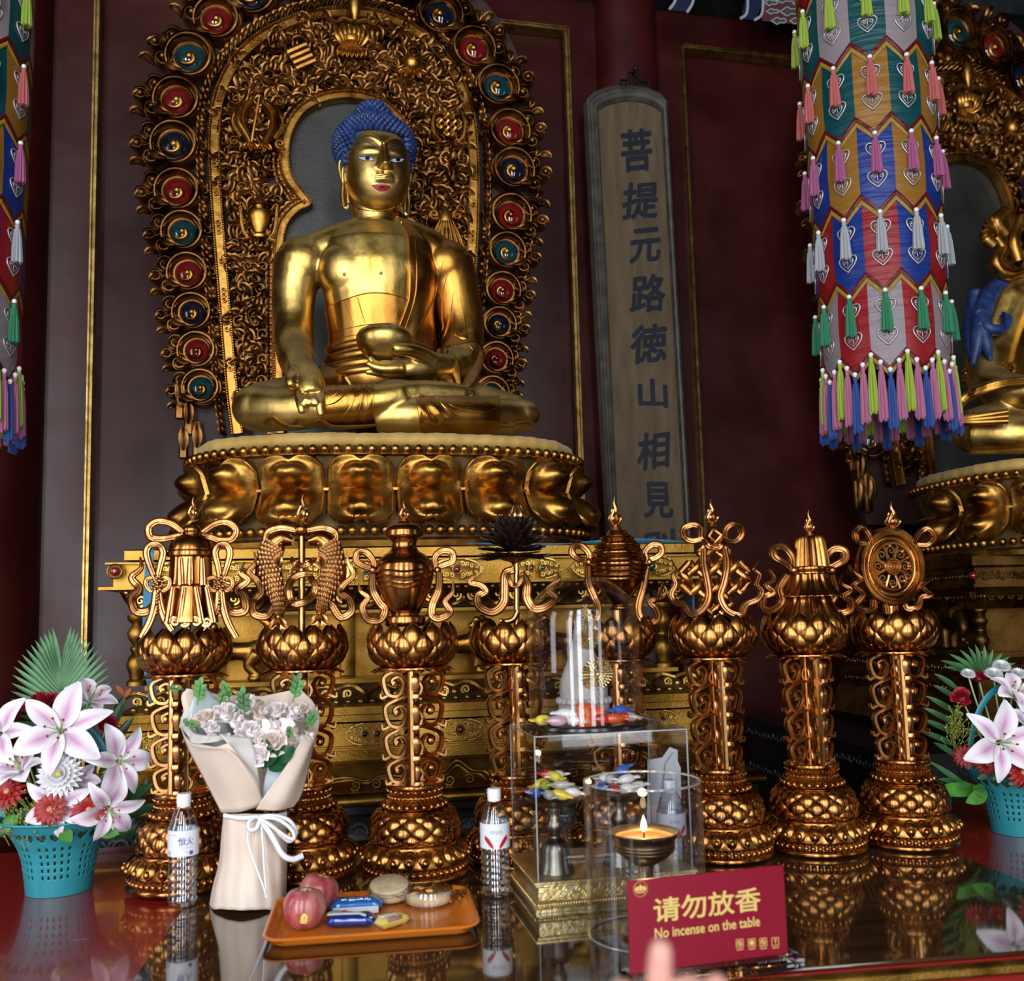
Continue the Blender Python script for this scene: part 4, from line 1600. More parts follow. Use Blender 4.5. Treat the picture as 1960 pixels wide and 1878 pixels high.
ob('neck_line', sline([(668, 386), (680, 397), (700, 402.5), (722, 404), (745, 401), (756, 396)], .0018, lift=.0005), GRV, buddha)
ob('finger_nail', decal('n', [(752, 664), (757, 663.5), (759, 668), (756, 673), (751, 672)], MT['gilt_trim'], .0012).data, None, buddha)
bpy.data.objects.remove([o for o in buddha.children if o.name == 'n'][0])


# ---- robe panels: shells lifted off the body inside smooth boundary curves
bn = np.zeros_like(bv)
tri = [(f_[0], f_[i], f_[i + 1]) for f_ in bf for i in range(1, len(f_) - 1)]
tri = np.array(tri)
fn = np.cross(bv[tri[:, 1]] - bv[tri[:, 0]], bv[tri[:, 2]] - bv[tri[:, 0]])
for k in range(3):
    np.add.at(bn, tri[:, k], fn)
bn /= np.linalg.norm(bn, axis=1)[:, None] + 1e-12
# camera pixel of every body vertex, to measure robe edges against the photograph
wv_ = bv @ np.array(STF.m).T + np.array(STF.loc)
q_ = (wv_ - np.array(CAM_LOC)) @ np.array(CAM_ROT)
PXV = np.stack([P_X + F_PX * q_[:, 0] / -q_[:, 2], P_Y - F_PX * q_[:, 1] / -q_[:, 2]], 1)


def shell(name, g, off, mat, ripple=None):
    """g(px, py, p) > 0 inside"""
    val = g(PXV[:, 0], PXV[:, 1], bv)
    fs = [f_ for f_ in bf if min(val[i] for i in f_) > -6 and sum(val[i] > 0 for i in f_) >= 2]
    use = sorted({i for f_ in fs for i in f_})
    mp = {i: k for k, i in enumerate(use)}
    edge = {}
    for f_ in fs:
        for a, c in zip(f_, f_[1:] + f_[:1]):
            key = (min(a, c), max(a, c))
            edge[key] = None if key in edge else (a, c)
    be = [e for e in edge.values() if e]
    V = bv[use] + bn[use] * (off if ripple is None else (off + ripple(PXV[use, 0], PXV[use, 1], bv[use]))[:, None])
    # slide the border onto the smooth boundary
    bset = {i for e in be for i in e}
    for i in bset:
        v_ = val[i]
        e_ = 2.0
        gx = (g(PXV[i:i + 1, 0] + e_, PXV[i:i + 1, 1], bv[i:i + 1])[0] - v_) / e_
        gy = (g(PXV[i:i + 1, 0], PXV[i:i + 1, 1] + e_, bv[i:i + 1])[0] - v_) / e_
        g2 = gx * gx + gy * gy
        if g2 > .05 and abs(v_) < 12:
            V[mp[i], 0] -= v_ * gx / g2 * KP
            V[mp[i], 2] += v_ * gy / g2 * KP
    n0 = len(use)
    bl = sorted(bset)
    bm_ = {i: n0 + k for k, i in enumerate(bl)}
    V2 = np.array([V[mp[i]] - bn[i] * (off + .004) for i in bl]).reshape(-1, 3)
    F_ = [tuple(mp[i] for i in f_) for f_ in fs] + [(mp[c], mp[a], bm_[a], bm_[c]) for a, c in be]
    V = np.concatenate([V, V2])
    o = ob(name, (V, F_), mat, buddha, angle=70)
    return V, F_


def edge_fn(pts):
    p = np.array(pts, float)
    return lambda y: np.interp(y, p[:, 1], p[:, 0])


rl = edge_fn([(750, 405), (772, 432), (781, 455), (782, 500), (782, 560), (774, 590), (764, 618), (752, 650), (740, 690)])
cuff = edge_fn([(650, 600), (655, 700), (690, 830), (672, 880), (655, 925)])


def g_robe(px, py, p):
    lim = np.interp(px, [700, 800, 850, 900, 930], [690, 690, 668, 655, 655])
    backz = np.where(p[:, 1] > .06, 30., -30.)
    fr = np.minimum(px - rl(py), lim - py)
    return np.where(p[:, 1] > .07, np.minimum(px - 640, lim - py), fr)


rv, rf = shell('robe_drape', g_robe, .0075, MT['robe'], lambda x, y, p: .0025 * np.sin((x * .9 + y * .25) / 5.5) * np.clip((y - 560) / 60, 0, 1))
arc = lambda x: np.interp(x, [600, 625, 650, 690, 715, 740, 765, 785], [600, 588, 577, 563, 560, 561.5, 567, 575])


def g_sash(px, py, p):
    return np.minimum(np.minimum(py - arc(px), 760 - py), np.minimum(px - np.interp(py, [560, 640, 700, 760], [607, 607, 612, 600]), rl(py) + 26 - px)) - np.where(p[:, 1] < -.2, 80, 0)


sv, sf = shell('waist_sash', g_sash, .005, MT['robe'])


def g_skirt_r(px, py, p):
    return np.where((p[:, 1] < -.16) & (py > 735), np.minimum(712 - px, px - (600 - (py - 745) * .0)), np.where(py > 765, 540 - px, -20) * 0 - 20)


shell('skirt_drape', lambda px, py, p: np.where((py > 742) & (p[:, 1] < -.1), np.minimum(713 - px, np.minimum(px - 618, 835 - py)), -20), .006, MT['robe'], lambda x, y, p: .002 * np.sin((x + y * .35) / 3.6) * np.clip((x - 660) / 30, 0, 1))
shell('skirt_drape', lambda px, py, p: np.where((py > 757) & (p[:, 1] < -.1), np.minimum(px - np.interp(py, [757, 770, 800, 830], [800, 797, 801, 806]), np.minimum(955 - px, 835 - py)), -20), .006, MT['robe'], lambda x, y, p: .002 * np.sin((x * .8 - y * .7) / 3.6) * np.clip((870 - x) / 30, 0, 1))
ALLV = np.concatenate([BV, rv, sv])
ALLF = list(BF) + [tuple(i + len(BV) for i in f_) for f_ in rf] + [tuple(i + len(BV) + len(rv) for i in f_) for f_ in sf]
BV2 = BVHTree.FromPolygons([Vector(q) for q in ALLV], ALLF)
FD = B()
for pix, r in (([(782, 440), (784, 480), (784, 560), (777, 590), (766, 620), (757, 645)], .0028), ([(792, 440), (796, 480), (797, 545), (790, 585), (778, 620), (768, 650)], .0022),
               ([(848, 500), (838, 545), (822, 590), (800, 630), (784, 655)], .0035), ([(858, 520), (846, 560), (830, 605), (806, 645)], .0022),
               ([(868, 560), (862, 600), (852, 640), (838, 662)], .0032), ([(846, 560), (846, 600), (848, 628), (842, 640)], .002),
               ([(880, 560), (888, 610), (896, 655), (905, 670)], .0028), ([(780, 590), (772, 612), (760, 634)], .0018)):
    FD.add(sline(pix, [r * .3, r, r, r * .3], BV2, lift=.001))
ob('robe_folds', FD, MT['robe'], buddha)
FD = B()
for pix, r in (([(623, 588), (650, 577), (690, 564), (715, 560.5), (740, 562), (766, 568), (778, 573)], .0024), ([(628, 640), (660, 630), (700, 622), (740, 619), (762, 619)], .0018),
               ([(630, 653), (660, 645), (690, 640)], .0016), ([(634, 668), (660, 660), (690, 655)], .0016), ([(684, 569), (690, 590), (699, 619)], .002), ([(658, 578), (668, 600), (677, 622)], .0014)):
    FD.add(sline(pix, [r * .5, r, r, r * .5], BV2, lift=.0005))
ob('sash_edge', FD, MT['throne'], buddha)
# layered belt under the sash
for py, dr, hh in ((676, .012, 9), (697, .02, 11), (715, .028, 11), (730, .036, 9)):
    c = sp(731, py, .02)
    w_ = .195 + dr
    P = [(c[0] + w_ * math.cos(t), c[1] + (.145 + dr) * math.sin(t), c[2] + .006 * math.sin(3 * t)) for t in np.linspace(0, 2 * PI, 60, endpoint=False)]
    ob('belt_fold', tube(P, hh * KP * .8, 10, True, (.6, 1)), MT['robe'], buddha)
# fold lines over the lap, hems on the cushion, cuffs
FD = B()
for pix, r in (([(712, 736), (714, 760), (713, 790), (708, 815)], .0036), ([(702, 738), (704, 765), (702, 790), (694, 812)], .003), ([(692, 738), (692, 765), (683, 792), (668, 812)], .003),
               ([(682, 738), (678, 765), (662, 790), (645, 806)], .003), ([(668, 737), (660, 757), (640, 772), (622, 776)], .0028), ([(655, 742), (640, 758), (622, 764)], .0024),
               ([(800, 762), (806, 785), (806, 812)], .0034), ([(812, 764), (822, 790), (836, 812)], .003), ([(824, 762), (838, 790), (866, 814)], .003), ([(834, 762), (856, 786), (892, 806)], .003),
               ([(842, 764), (872, 782), (925, 790), (950, 780)], .0028), ([(852, 770), (888, 776), (925, 774), (940, 768)], .0024), ([(618, 738), (640, 741), (660, 736)], .002)):
    FD.add(sline(pix, [r * .5, r, r, r * .4], None, lift=.005))
ob('lap_folds', FD, MT['robe'], buddha)
FD = B()
for pix, r in (([(505, 812), (520, 800), (545, 815), (580, 817)], 7), ([(600, 808), (615, 806), (640, 818), (700, 816), (730, 812)], 6), ([(725, 818), (750, 812), (770, 816), (800, 818)], 5),
               ([(805, 812), (825, 812), (850, 820), (900, 818)], 6), ([(895, 818), (920, 806), (945, 814), (985, 816)], 7), ([(980, 814), (1005, 808), (1020, 816)], 4)):
    P = np.array([sp(a, c, -.385 if 560 < a < 900 else -.33) for a, c in cr(pix, 6)])
    P[:, 2] = np.maximum(P[:, 2], seat_z + .004)
    FD.add(tube(P, np.array([r * .5, r, r * .8, r * .4]) * KP, 8, flat=(1.6, .7)))
ob('hem_ripples', FD, MT['robe'], buddha)
# wide sleeve mouth round the left forearm
FD = B()
for k, (x0, r, dd) in enumerate(((828, 27, .0), (842, 31, .0), (854, 34, .01))):
    c = sp(x0, 703, -.255 + .035 * k)
    FD.add(tube([(c[0] + .012 * math.cos(t), c[1] + r * KP * .8 * math.cos(t), c[2] + r * KP * math.sin(t)) for t in np.linspace(0, 2 * PI, 28, endpoint=False)], .0085, 8, True))
P = np.array([sp(a, c, y) for a, c, y in cr([(872, 640, -.09), (890, 652, -.1), (915, 668, -.07), (912, 700, -.12), (895, 735, -.22), (882, 752, -.27)], 7)])
FD.add(tube(P, [.006, .012, .014, .016, .014, .004], 10, flat=(1, 1.6)))
P = np.array([sp(a, c, y) for a, c, y in cr([(840, 676, -.2), (862, 690, -.22), (872, 715, -.25), (880, 750, -.28)], 7)])
FD.add(tube(P, [.008, .016, .014, .004], 10, flat=(1, 1.6)))
ob('sleeve_cuff', FD, MT['robe'], buddha)

# ================================================================== alms bowl in the left hand
c = sp(736, 676, -.30)
prof = np.array([(0, 0), (16, 1), (24, 5), (38, 16), (47, 28), (50.5, 40), (50, 48), (45, 56), (37, 60.5), (33, 61.5), (31, 59), (36, 50), (40, 40), (36, 24), (20, 9), (0, 6)]) * KP
z0 = sp(736, 694, -.30)[2]
bo = ob('alms_bowl', lathe(prof, 48), MT['gold'], loc=STF.world((c[0], c[1], z0)), rot=(0, 0, STF.rz), angle=60)
tag(bo, 'round gilded alms bowl held in the lap of the large seated statue', 'bowl')
# ================================================================== eight bronze stands with the lucky emblems
BZ, BZL = MT['bronze'], MT['bronze_light']


def rev(prof):
    """surface of revolution sampled by a 0..1 parameter along its profile"""
    p = cr(prof, 10)
    L = np.concatenate([[0], np.cumsum(np.linalg.norm(np.diff(p, axis=0), axis=1))])
    L /= L[-1]
    return lambda t: (np.interp(t, L, p[:, 0]), np.interp(t, L, p[:, 1]))


def scales(b, fn, t0, t1, n, ph, h, wk=1.08, nu=9, nv=9, lift=0.0, mi=0):
    """one ring of overlapping pointed petals on a surface of revolution, base at t0, point at t1"""
    dt = 1e-3
    for k in range(n):
        P = np.zeros((nu, nv, 3))
        for j in range(nv):
            u = j / (nv - 1)
            t = t0 + (t1 - t0) * u
            r, z = fn(t)
            r2, z2 = fn(t + dt)
            r1, z1 = fn(t - dt)
            tr, tz = r2 - r1, z2 - z1
            m = math.hypot(tr, tz) + 1e-9
            nr, nz = tz / m, -tr / m
            if nr < 0 and abs(nr) > .2:
                nr, nz = -nr, -nz
            wd = (min(1, .62 + 1.2 * u) if u < .42 else max(.02, (1 - ((u - .42) / .58) ** 1.7)) ** .75) * wk
            for i in range(nu):
                s = -1 + 2 * i / (nu - 1)
                o_ = h * ((1 - s * s) ** .6 * math.sin(PI * min(1, u * .78 + .16)) * 1.0 + .18 * (1 - abs(s)) ** 2) + lift * u ** 2 + .0008
                th_ = 2 * PI * (k + ph + s * .5 * wd) / n
                P[i, j] = ((r + nr * o_) * math.cos(th_), (r + nr * o_) * math.sin(th_), z + nz * o_)
        b.add(grid(P), mi)


# ---- pedestal base
bb = B()
bb.add(lathe([(0, 0), (.126, 0), (.13, .004), (.13, .012), (.126, .016), (.120, .018), (.120, .03), (.126, .033), (.128, .04), (.124, .056), (.112, .07), (.106, .076), (.107, .082), (.104, .086), (.099, .088),
              (.101, .10), (.102, .115), (.099, .132), (.09, .148), (.076, .158), (.072, .162), (.078, .166), (.079, .171), (.072, .18), (.063, .186), (.061, .19), (.064, .193), (.064, .197), (.061, .2),
              (.066, .21), (.071, .217), (.072, .224), (.069, .228), (0, .229)], 56))
for k in range(46):
    a = 2 * PI * k / 46
    bb.add(sphere((.1225 * math.cos(a), .1225 * math.sin(a), .0245), .0078, 8, 6))
fsk = rev([(.104, .078), (.118, .066), (.1265, .05), (.127, .036)])
scales(bb, fsk, .02, .98, 22, 0, .0075, .92, 7, 7)
for k in range(22):
    a = 2 * PI * k / 22
    r, z = fsk(.62)
    bb.add(sphere(((r + .008) * math.cos(a), (r + .008) * math.sin(a), z), (.008, .008, .010), 7, 5))
fdm = rev([(.079, .158), (.092, .148), (.100, .132), (.103, .115), (.102, .1), (.1, .088)])
for i, (t0, t1) in enumerate(((-.06, .36), (.08, .62), (.36, .9), (.66, 1.02))):
    scales(bb, fdm, max(t0, 0), t1, 13, (i % 2) * .5, .0095, 1.04, 9, 8, .002)
for k in range(34):
    a = 2 * PI * k / 34
    bb.add(sphere((.066 * math.cos(a), .066 * math.sin(a), .1955), .0042, 6, 5))
for k in range(24):
    a = 2 * PI * k / 24
    bb.add(sphere((.0775 * math.cos(a), .0775 * math.sin(a), .176), (.0075, .0075, .008), 7, 5))
    bb.add(sphere((.0675 * math.cos(a), .0675 * math.sin(a), .211), .0045, 6, 5))
bb = (bb.data()[0] * np.array([.945, .945, .915]), bb.data()[1])
BASE_ME = mesh('base', bb, BZ, 50)

# ---- openwork column of scrolls
CH0, CH1 = .228, .515


def fin(b, rot):
    q = B()
    zz = CH0
    hs = [.062, .075, .078, .072]
    for i, h in enumerate(hs):
        zc_ = zz + h * .5
        r = h * .5
        top = i == 3
        xc = .038 + (.006 if top else 0)
        outer = cr([(.008, zz + h * 1.02), (xc - .012, zz + h * 1.0), (xc + r * .72, zz + h * .78), (xc + r * .85, zc_), (xc + r * .55, zz + h * .12), (xc - .004, zz + h * .06), (xc - r * .5, zc_ - .006), (xc - r * .2, zc_ + r * .42), (xc + r * .28, zc_ + r * .25), (xc + r * .22, zc_ - r * .12)], 6)
        q.add(ribbon(outer, [.0036, .0052, .0058, .0054, .0046, .0032], .0095, [(-1, -.7), (-1, .5), (-.7, 1), (-.3, .6), (.0, 1.0), (.3, .6), (.7, 1), (1, .5), (1, -.7), (.6, -1), (-.6, -1)]))
        q.add(sphere((xc + r * .1, 0, zc_ + .001), (r * .3, .0085, r * .3), 9, 7))
        q.add(sphere((xc + r * .95, 0, zz + h * .98), (.006, .007, .006), 7, 5))
        q.add(ribbon(cr([(xc + r * .5, zz + h * .1), (xc + r * 1.0, zz + h * .0), (xc + r * 1.08, zz + h * .16)], 5), [.0045, .005, .002], .008, BAND))
        q.add(ribbon(cr([(.012, zz + h * .55), (.02, zz + h * .3), (.014, zz + h * .05)], 5), [.003, .005, .003], .0075, BAND))
        zz += h
    q.add(box((.006, 0, (CH0 + CH1) / 2), (.012, .014, CH1 - CH0)))
    v, f = q.data()
    c, s = math.cos(rot), math.sin(rot)
    M = np.array([[c, -s, 0], [s, c, 0], [0, 0, 1]])
    b.add((v @ M.T, f))


cb = B()
for a in (0.2, PI / 2 + .2, PI + .2, -PI / 2 + .05):
    fin(cb, a)
COL_ME = mesh('column', (cb.data()[0] * np.array([.96, .96, .915]), cb.data()[1]), BZL, 50)
cb = B()
cb.add(bbox((-.006, -.064, (CH0 + CH1) / 2), (.015, .018, CH1 - CH0), .004))
cb.add(lathe([(.011, CH0), (.011, CH1)], 12))
BAR_ME = mesh('column_bar', (cb.data()[0] * np.array([1, 1, .915]), cb.data()[1]), BZL, 40)

# ---- lotus bowl
lb = B()
lb.add(lathe([(0, .525), (.05, .525), (.085, .54), (.104, .56), (.110, .585), (.106, .615), (.1, .618), (.098, .606), (.06, .60), (0, .60)], 48))
fbw = rev([(.045, .522), (.082, .534), (.103, .556), (.111, .585), (.107, .62), (.098, .65)])
for i, (t0, t1) in enumerate(((.0, .36), (.14, .6), (.38, .82), (.58, 1.0))):
    scales(lb, fbw, t0, t1, 12, (i % 2) * .5, .0105, 1.04, 9, 9, .003 if i < 3 else .0)
v, f = lathe([(.03, .514), (.07, .512), (.1, .516), (.1, .52), (.07, .519), (.03, .523)], 40)
lb.add((v, f))
fl = rev([(.05, .518), (.08, .517), (.104, .509), (.112, .505)])
scales(lb, fl, .0, 1.0, 14, .25, .007, .95, 7, 6)
v, f = lb.data()
v = v * np.array([.885, .885, 1])
v[:, 2] = .471 + (v[:, 2] - .515) * .80
BOWL_ME = mesh('lotus_bowl', (v, f), BZ, 55)

STANDS = [
    ('banner', 349, 1692, 'bronze stand with a draped banner emblem and bow loops, behind the leftmost water bottle'),
    ('fish', 581, 1673, 'bronze stand with a pair of upright fish, half hidden behind the wrapped bouquet'),
    ('vase', 796, 1672, 'bronze stand with a round treasure vase and side ribbons, behind the orange tray'),
    ('lotus', 993, 1645, 'bronze stand topped by a blackened spiky lotus flower, behind the clear acrylic box'),
    ('conch', 1188, 1634, 'bronze stand with a coiled conch shell emblem, behind the glass dome'),
    ('knot', 1383, 1634, 'bronze stand with an interlaced endless knot emblem, behind the red sign'),
    ('parasol', 1562, 1622, 'bronze stand with a fluted closed parasol emblem beside the wheel stand'),
    ('wheel', 1737, 1611, 'bronze stand with an eight-spoked wheel emblem, nearest the right flower basket'),
]
zm1 = lambda p: (p[0] / 3.92 + 200, p[1] / 3.92 + 930)
zm2 = lambda p: (p[0] / 3.92 + 640, p[1] / 3.92 + 930)
zm3 = lambda p: (p[0] / 4.667 + 1060, p[1] / 4.667 + 930)
zm4 = lambda p: (p[0] / 3.63 + 1420, p[1] / 3.63 + 930)
ZMS = [zm1, zm1, zm2, zm2, zm3, zm3, zm4, zm4]
ROOTS = []
for i, (kind, px, py, lab) in enumerate(STANDS):
    w_ = on_z(px, py, TZG)
    t = thing('emblem_stand', lab, 'altar stand', (w_.x, w_.y, TZG), TF.rz, 'eight bronze emblem stands')
    sf = Frame((w_.x, w_.y, TZG), math.degrees(TF.rz))
    ob('base', BASE_ME, None, t)
    c_ = ob('column', COL_ME, None, t)
    c_.rotation_euler = (0, 0, R((-6, 4, 0, 3, -3, 2, 5, -12)[i]))
    ob('column_bar', BAR_ME, None, c_)
    ob('lotus_bowl', BOWL_ME, None, t, rot=(0, 0, .13 * i))
    ROOTS.append((t, sf, ZMS[i]))


def L(i, pts, yl=0.0):
    t, sf, zm = ROOTS[i]
    return np.array([sf.hit(*zm(p), yl) for p in pts])


def rib(i, pts, w=.0085, yl=-.01, tip=True, n=7, name='ribbon', swing=.012, d=.007):
    P = cr(L(i, pts, yl), n)
    k = len(P)
    prof = [w * .8, w, w, w * .95, w * .8, w * .55, .0012] if tip else [w * .8, w, w, w * .8]
    yy = [yl + swing * math.sin(q * 1.1) for q in np.linspace(0, 6, 9)]
    ob(name, ribbon(P, prof, d, RIB, yy=yy), BZL, ROOTS[i][0], angle=60)


def loop(i, pts, w=.0075, yl=-.012):
    rib(i, pts, w, yl, False, 7, 'bow_loop', .006)


def flame(i, cx, y0, y1, wpx):
    """flaming jewel finial between photo heights y1 (tip) and y0"""
    a = L(i, [(cx, y0), (cx, y1), (cx + wpx, y0)])
    x, z0, z1, r = a[0][0], a[0][1], a[1][1], a[2][0] - a[0][0]
    h = z1 - z0
    b = B()
    b.add(lathe([(0, 0), (r * .9, 0), (r * 1.0, h * .05), (r * .6, h * .1), (r * .8, h * .15), (r * .35, h * .2)], 14, c=(x, 0, z0)))
    b.add(sphere((x, 0, z0 + h * .32), (r * .6, r * .6, h * .13), 10, 8))
    for q in range(9):
        a_ = 2 * PI * q / 9
        rr, hh = r * (.8 if q % 2 else .95), h * (.5 if q % 2 else .36)
        p = cr([(x + rr * .6 * math.cos(a_), rr * .6 * math.sin(a_), z0 + h * .18), (x + rr * math.cos(a_), rr * math.sin(a_), z0 + h * .32), (x + rr * .6 * math.cos(a_ + .5), rr * .6 * math.sin(a_ + .5), z0 + h * .18 + hh * .8), (x + rr * .5 * math.cos(a_), rr * .5 * math.sin(a_), z0 + h * .2 + hh)], 4)
        b.add(tube(p, [r * .2, r * .28, r * .2, r * .04], 6))
    b.add(tube(cr([(x, 0, z0 + h * .4), (x + r * .15, 0, z0 + h * .62), (x - r * .1, 0, z0 + h * .8), (x, 0, z1)], 5), [r * .4, r * .42, r * .25, r * .03], 8))
    ob('flame_finial', b, BZL, ROOTS[i][0])


def turned(i, cx, rows, seg=40, name='vase', mat=None, flute=0, sy=1.0, par=None, flute_rows=None):
    """lathe from photo rows (y, radius) about the photo axis x = cx"""
    a = L(i, [(cx, y) for y, r in rows])
    k = L(i, [(cx + 100, rows[0][0])])[0][0] - a[0][0]
    pr = np.array([(r * k / 100, z) for (y, r), (x, z) in zip(rows, a)])
    pr = cr(pr, 4)
    v, f = lathe(pr, seg, 1, sy, (a[0][0], 0, 0))
    if flute:
        xy = v[:, :2] - np.array([a[0][0], 0])
        th_ = np.arctan2(xy[:, 1], xy[:, 0])
        m = 1 + .05 * np.cos(flute * th_)
        v[:, :2] = np.array([a[0][0], 0]) + xy * m[:, None]
    return ob(name, (v, f), mat or BZ, par or ROOTS[i][0], angle=50)


def stem(i, cx, y0, y1, r=.008):
    a = L(i, [(cx, y0), (cx, y1)])
    ob('stem', tube([(a[0][0], 0, min(a[0][1], .53)), (a[1][0], 0, a[1][1])], r, 12), BZL, ROOTS[i][0])


# 1 banner
turned(0, 655, [(300, 5), (300, 50), (330, 70), (362, 62), (366, 80), (390, 120), (430, 155), (480, 172), (492, 168), (496, 178), (530, 178), (534, 168), (540, 150)], name='canopy')
b1 = turned(0, 648, [(535, 150), (600, 152), (700, 158), (742, 165), (748, 150), (752, 165), (830, 178), (940, 190), (1000, 200), (1028, 200), (1030, 175)], name='drapery', flute=14)
for k, (x0, x1, y0, y1) in enumerate(((570, 575, 545, 745), (648, 645, 545, 745), (735, 740, 545, 745), (520, 480, 760, 1025), (600, 560, 760, 1030), (690, 735, 760, 1030), (770, 820, 760, 1025))):
    P = L(0, [(x0, y0), ((x0 + x1) / 2, (y0 + y1) / 2), (x1, y1)], -.045)
    ob('fold', ribbon(cr(P, 6), [.006, .008, .009], .012, RIB, y=-.045 if k in (0, 1, 2) else -.05), BZL, b1, angle=60)
for k in range(4):
    c = L(0, [(530 + k * 80, 1020)], -.05)[0]
    ob('hem_curl', ribbon(spiral(c, .002, .011, 0, 1.4 * (-1) ** k, 16), [.003, .005], .008, BAND, y=-.05), BZL, b1)
loop(0, [(590, 350), (500, 285), (400, 265), (335, 310), (350, 385), (430, 400), (520, 385), (590, 365)], .009)
loop(0, [(735, 350), (830, 285), (920, 275), (985, 330), (960, 400), (880, 412), (800, 388), (740, 370)], .009)
for sd in (0, 1):
    f_ = (lambda p: p) if sd else (lambda p: (1265 - p[0], p[1]))
    loop(0, [f_(p) for p in ((868, 700), (850, 600), (828, 500), (860, 445), (915, 445), (945, 500), (925, 590), (885, 700))], .0085, -.03)
    rib(0, [f_(p) for p in ((858, 760), (850, 880), (815, 990), (755, 1090))], .009, -.034, False, swing=.0)
    rib(0, [f_(p) for p in ((876, 760), (890, 900), (925, 1020), (990, 1140))], .009, -.036, False, swing=.0)
    loop(0, [f_(p) for p in ((865, 730), (900, 690), (950, 700), (955, 750), (910, 785), (865, 740), (830, 785), (780, 760), (775, 705), (825, 690), (865, 730))], .006, -.035)
    c = L(0, [f_((865, 735))], -.04)[0]
    kb = B()
    for q in range(14):
        a = q * 2.4
        r = .0042 * math.sqrt(q)
        kb.add(sphere((c[0] + r * math.cos(a), -.046, c[1] + 1.15 * r * math.sin(a)), .0042, 7, 5))
    for q in range(7):
        kb.add(sphere((c[0], -.045, c[1] - .022 - q * .0075), .0036, 6, 5))
    ob('bead_knot', kb, BZL, ROOTS[0][0])
rib(0, [(400, 860), (320, 940), (230, 940), (205, 850), (265, 770), (215, 690), (280, 620), (265, 535)], .011)
rib(0, [(900, 870), (960, 950), (1050, 930), (1040, 830), (1000, 780), (1080, 710), (1020, 650), (1050, 570)], .011)
stem(0, 632, 1090, 1020, .006)
flame(0, 665, 262, 85, 38)
# 2 fish
for sx, pts, ws in ((1, [(1415, 420), (1330, 405), (1262, 470), (1238, 580), (1262, 720), (1305, 860), (1312, 990)], [30, 70, 88, 92, 80, 55, 34]),
                    (-1, [(1535, 420), (1625, 405), (1690, 470), (1712, 580), (1690, 720), (1645, 860), (1618, 960)], [30, 70, 88, 92, 80, 55, 34])):
    P = cr(L(1, pts, -.005), 8)
    fo = ribbon(P, np.array(ws) / 3.92 / 770, .026, [(-1, -.2), (-.95, .3), (-.7, .75), (-.3, .98), (0, 1), (.3, .98), (.7, .75), (.95, .3), (1, -.2), (.6, -.9), (-.6, -.9)], y=-.005)
    o = ob('fish', fo, BZ, ROOTS[1][0], angle=80)
    sc = B()
    T2 = np.gradient(P, axis=0)
    T2 /= np.linalg.norm(T2, axis=1)[:, None]
    for q in range(14, 47, 2):
        tq = q / 48
        wq = np.interp(tq, np.linspace(0, 1, 7), np.array(ws) / 3.92 / 770)
        ii = min(int(tq * (len(P) - 1)), len(P) - 1)
        for j in range(-3, 4):
            s = (j + (.5 if (q // 2) % 2 else 0)) / 3.6
            if abs(s) > .93:
                continue
            c = P[ii] + np.array([-T2[ii][1], T2[ii][0]]) * s * wq
            dpt = .026 * math.sqrt(max(0, 1 - s * s * .8))
            sc.add(sphere((c[0], -.005 - dpt * .97, c[1]), (wq * .19, .0045, .0068), 7, 5))
    ob('scales', sc, BZL, o, angle=0)
    fb_ = B()
    e = L(1, [(pts[-1][0], pts[-1][1])])[0]
    for k in (-1, 0, 1):
        leaf(fb_, e, -PI / 2 + k * .5, .034, .010, -.018, k * .5, .006, 6)
    ob('tail_fin', fb_, BZL, o)
    fb_ = B()
    e = L(1, [(pts[3][0] + sx * 70, pts[3][1] + 30)])[0]
    leaf(fb_, e, PI / 2 if sx > 0 else PI / 2, .03, .012, -.03, -.8 * sx, .006, 6)
    ob('side_fin', fb_, BZL, o)
    fb_ = B()
    e = L(1, [(pts[3][0] - sx * 90, pts[3][1] + 0)])[0]
    leaf(fb_, e, -PI / 2, .06, .012, -.006, .3 * sx, .004, 6)
    ob('back_fin', fb_, BZL, o)
    e = L(1, [(1335 if sx > 0 else 1612, 440)])[0]
    ob('fish_eye', sphere((e[0], -.03, e[1]), .004, 8, 6), BZL, o)
stem(1, 1480, 1075, 340, .0085)
c = L(1, [(1478, 332)])[0]
ob('knob', sphere((c[0], -.004, c[1]), (.018, .018, .016), 14, 10), BZ, ROOTS[1][0])
loop(1, [(1440, 335), (1320, 315), (1225, 350), (1220, 430), (1290, 435), (1400, 375)], .009)
loop(1, [(1520, 335), (1640, 315), (1725, 350), (1725, 425), (1660, 430), (1555, 375)], .009)
rib(1, [(1395, 540), (1440, 588), (1520, 596), (1580, 545)], .007, -.02, False)
rib(1, [(1560, 660), (1450, 670), (1390, 740), (1400, 850), (1440, 900)], .009, -.024, False)
rib(1, [(1540, 680), (1580, 760), (1540, 850), (1440, 890), (1390, 870)], .009, -.03, False)
rib(1, [(1280, 890), (1215, 975), (1120, 960), (1110, 870), (1175, 800), (1155, 720), (1090, 650), (1135, 580), (1122, 495)], .0105)
rib(1, [(1620, 850), (1700, 890), (1770, 985), (1850, 940), (1835, 850), (1765, 800), (1800, 740), (1870, 670), (1830, 580), (1815, 485)], .0105)
flame(1, 1490, 285, 62, 48)
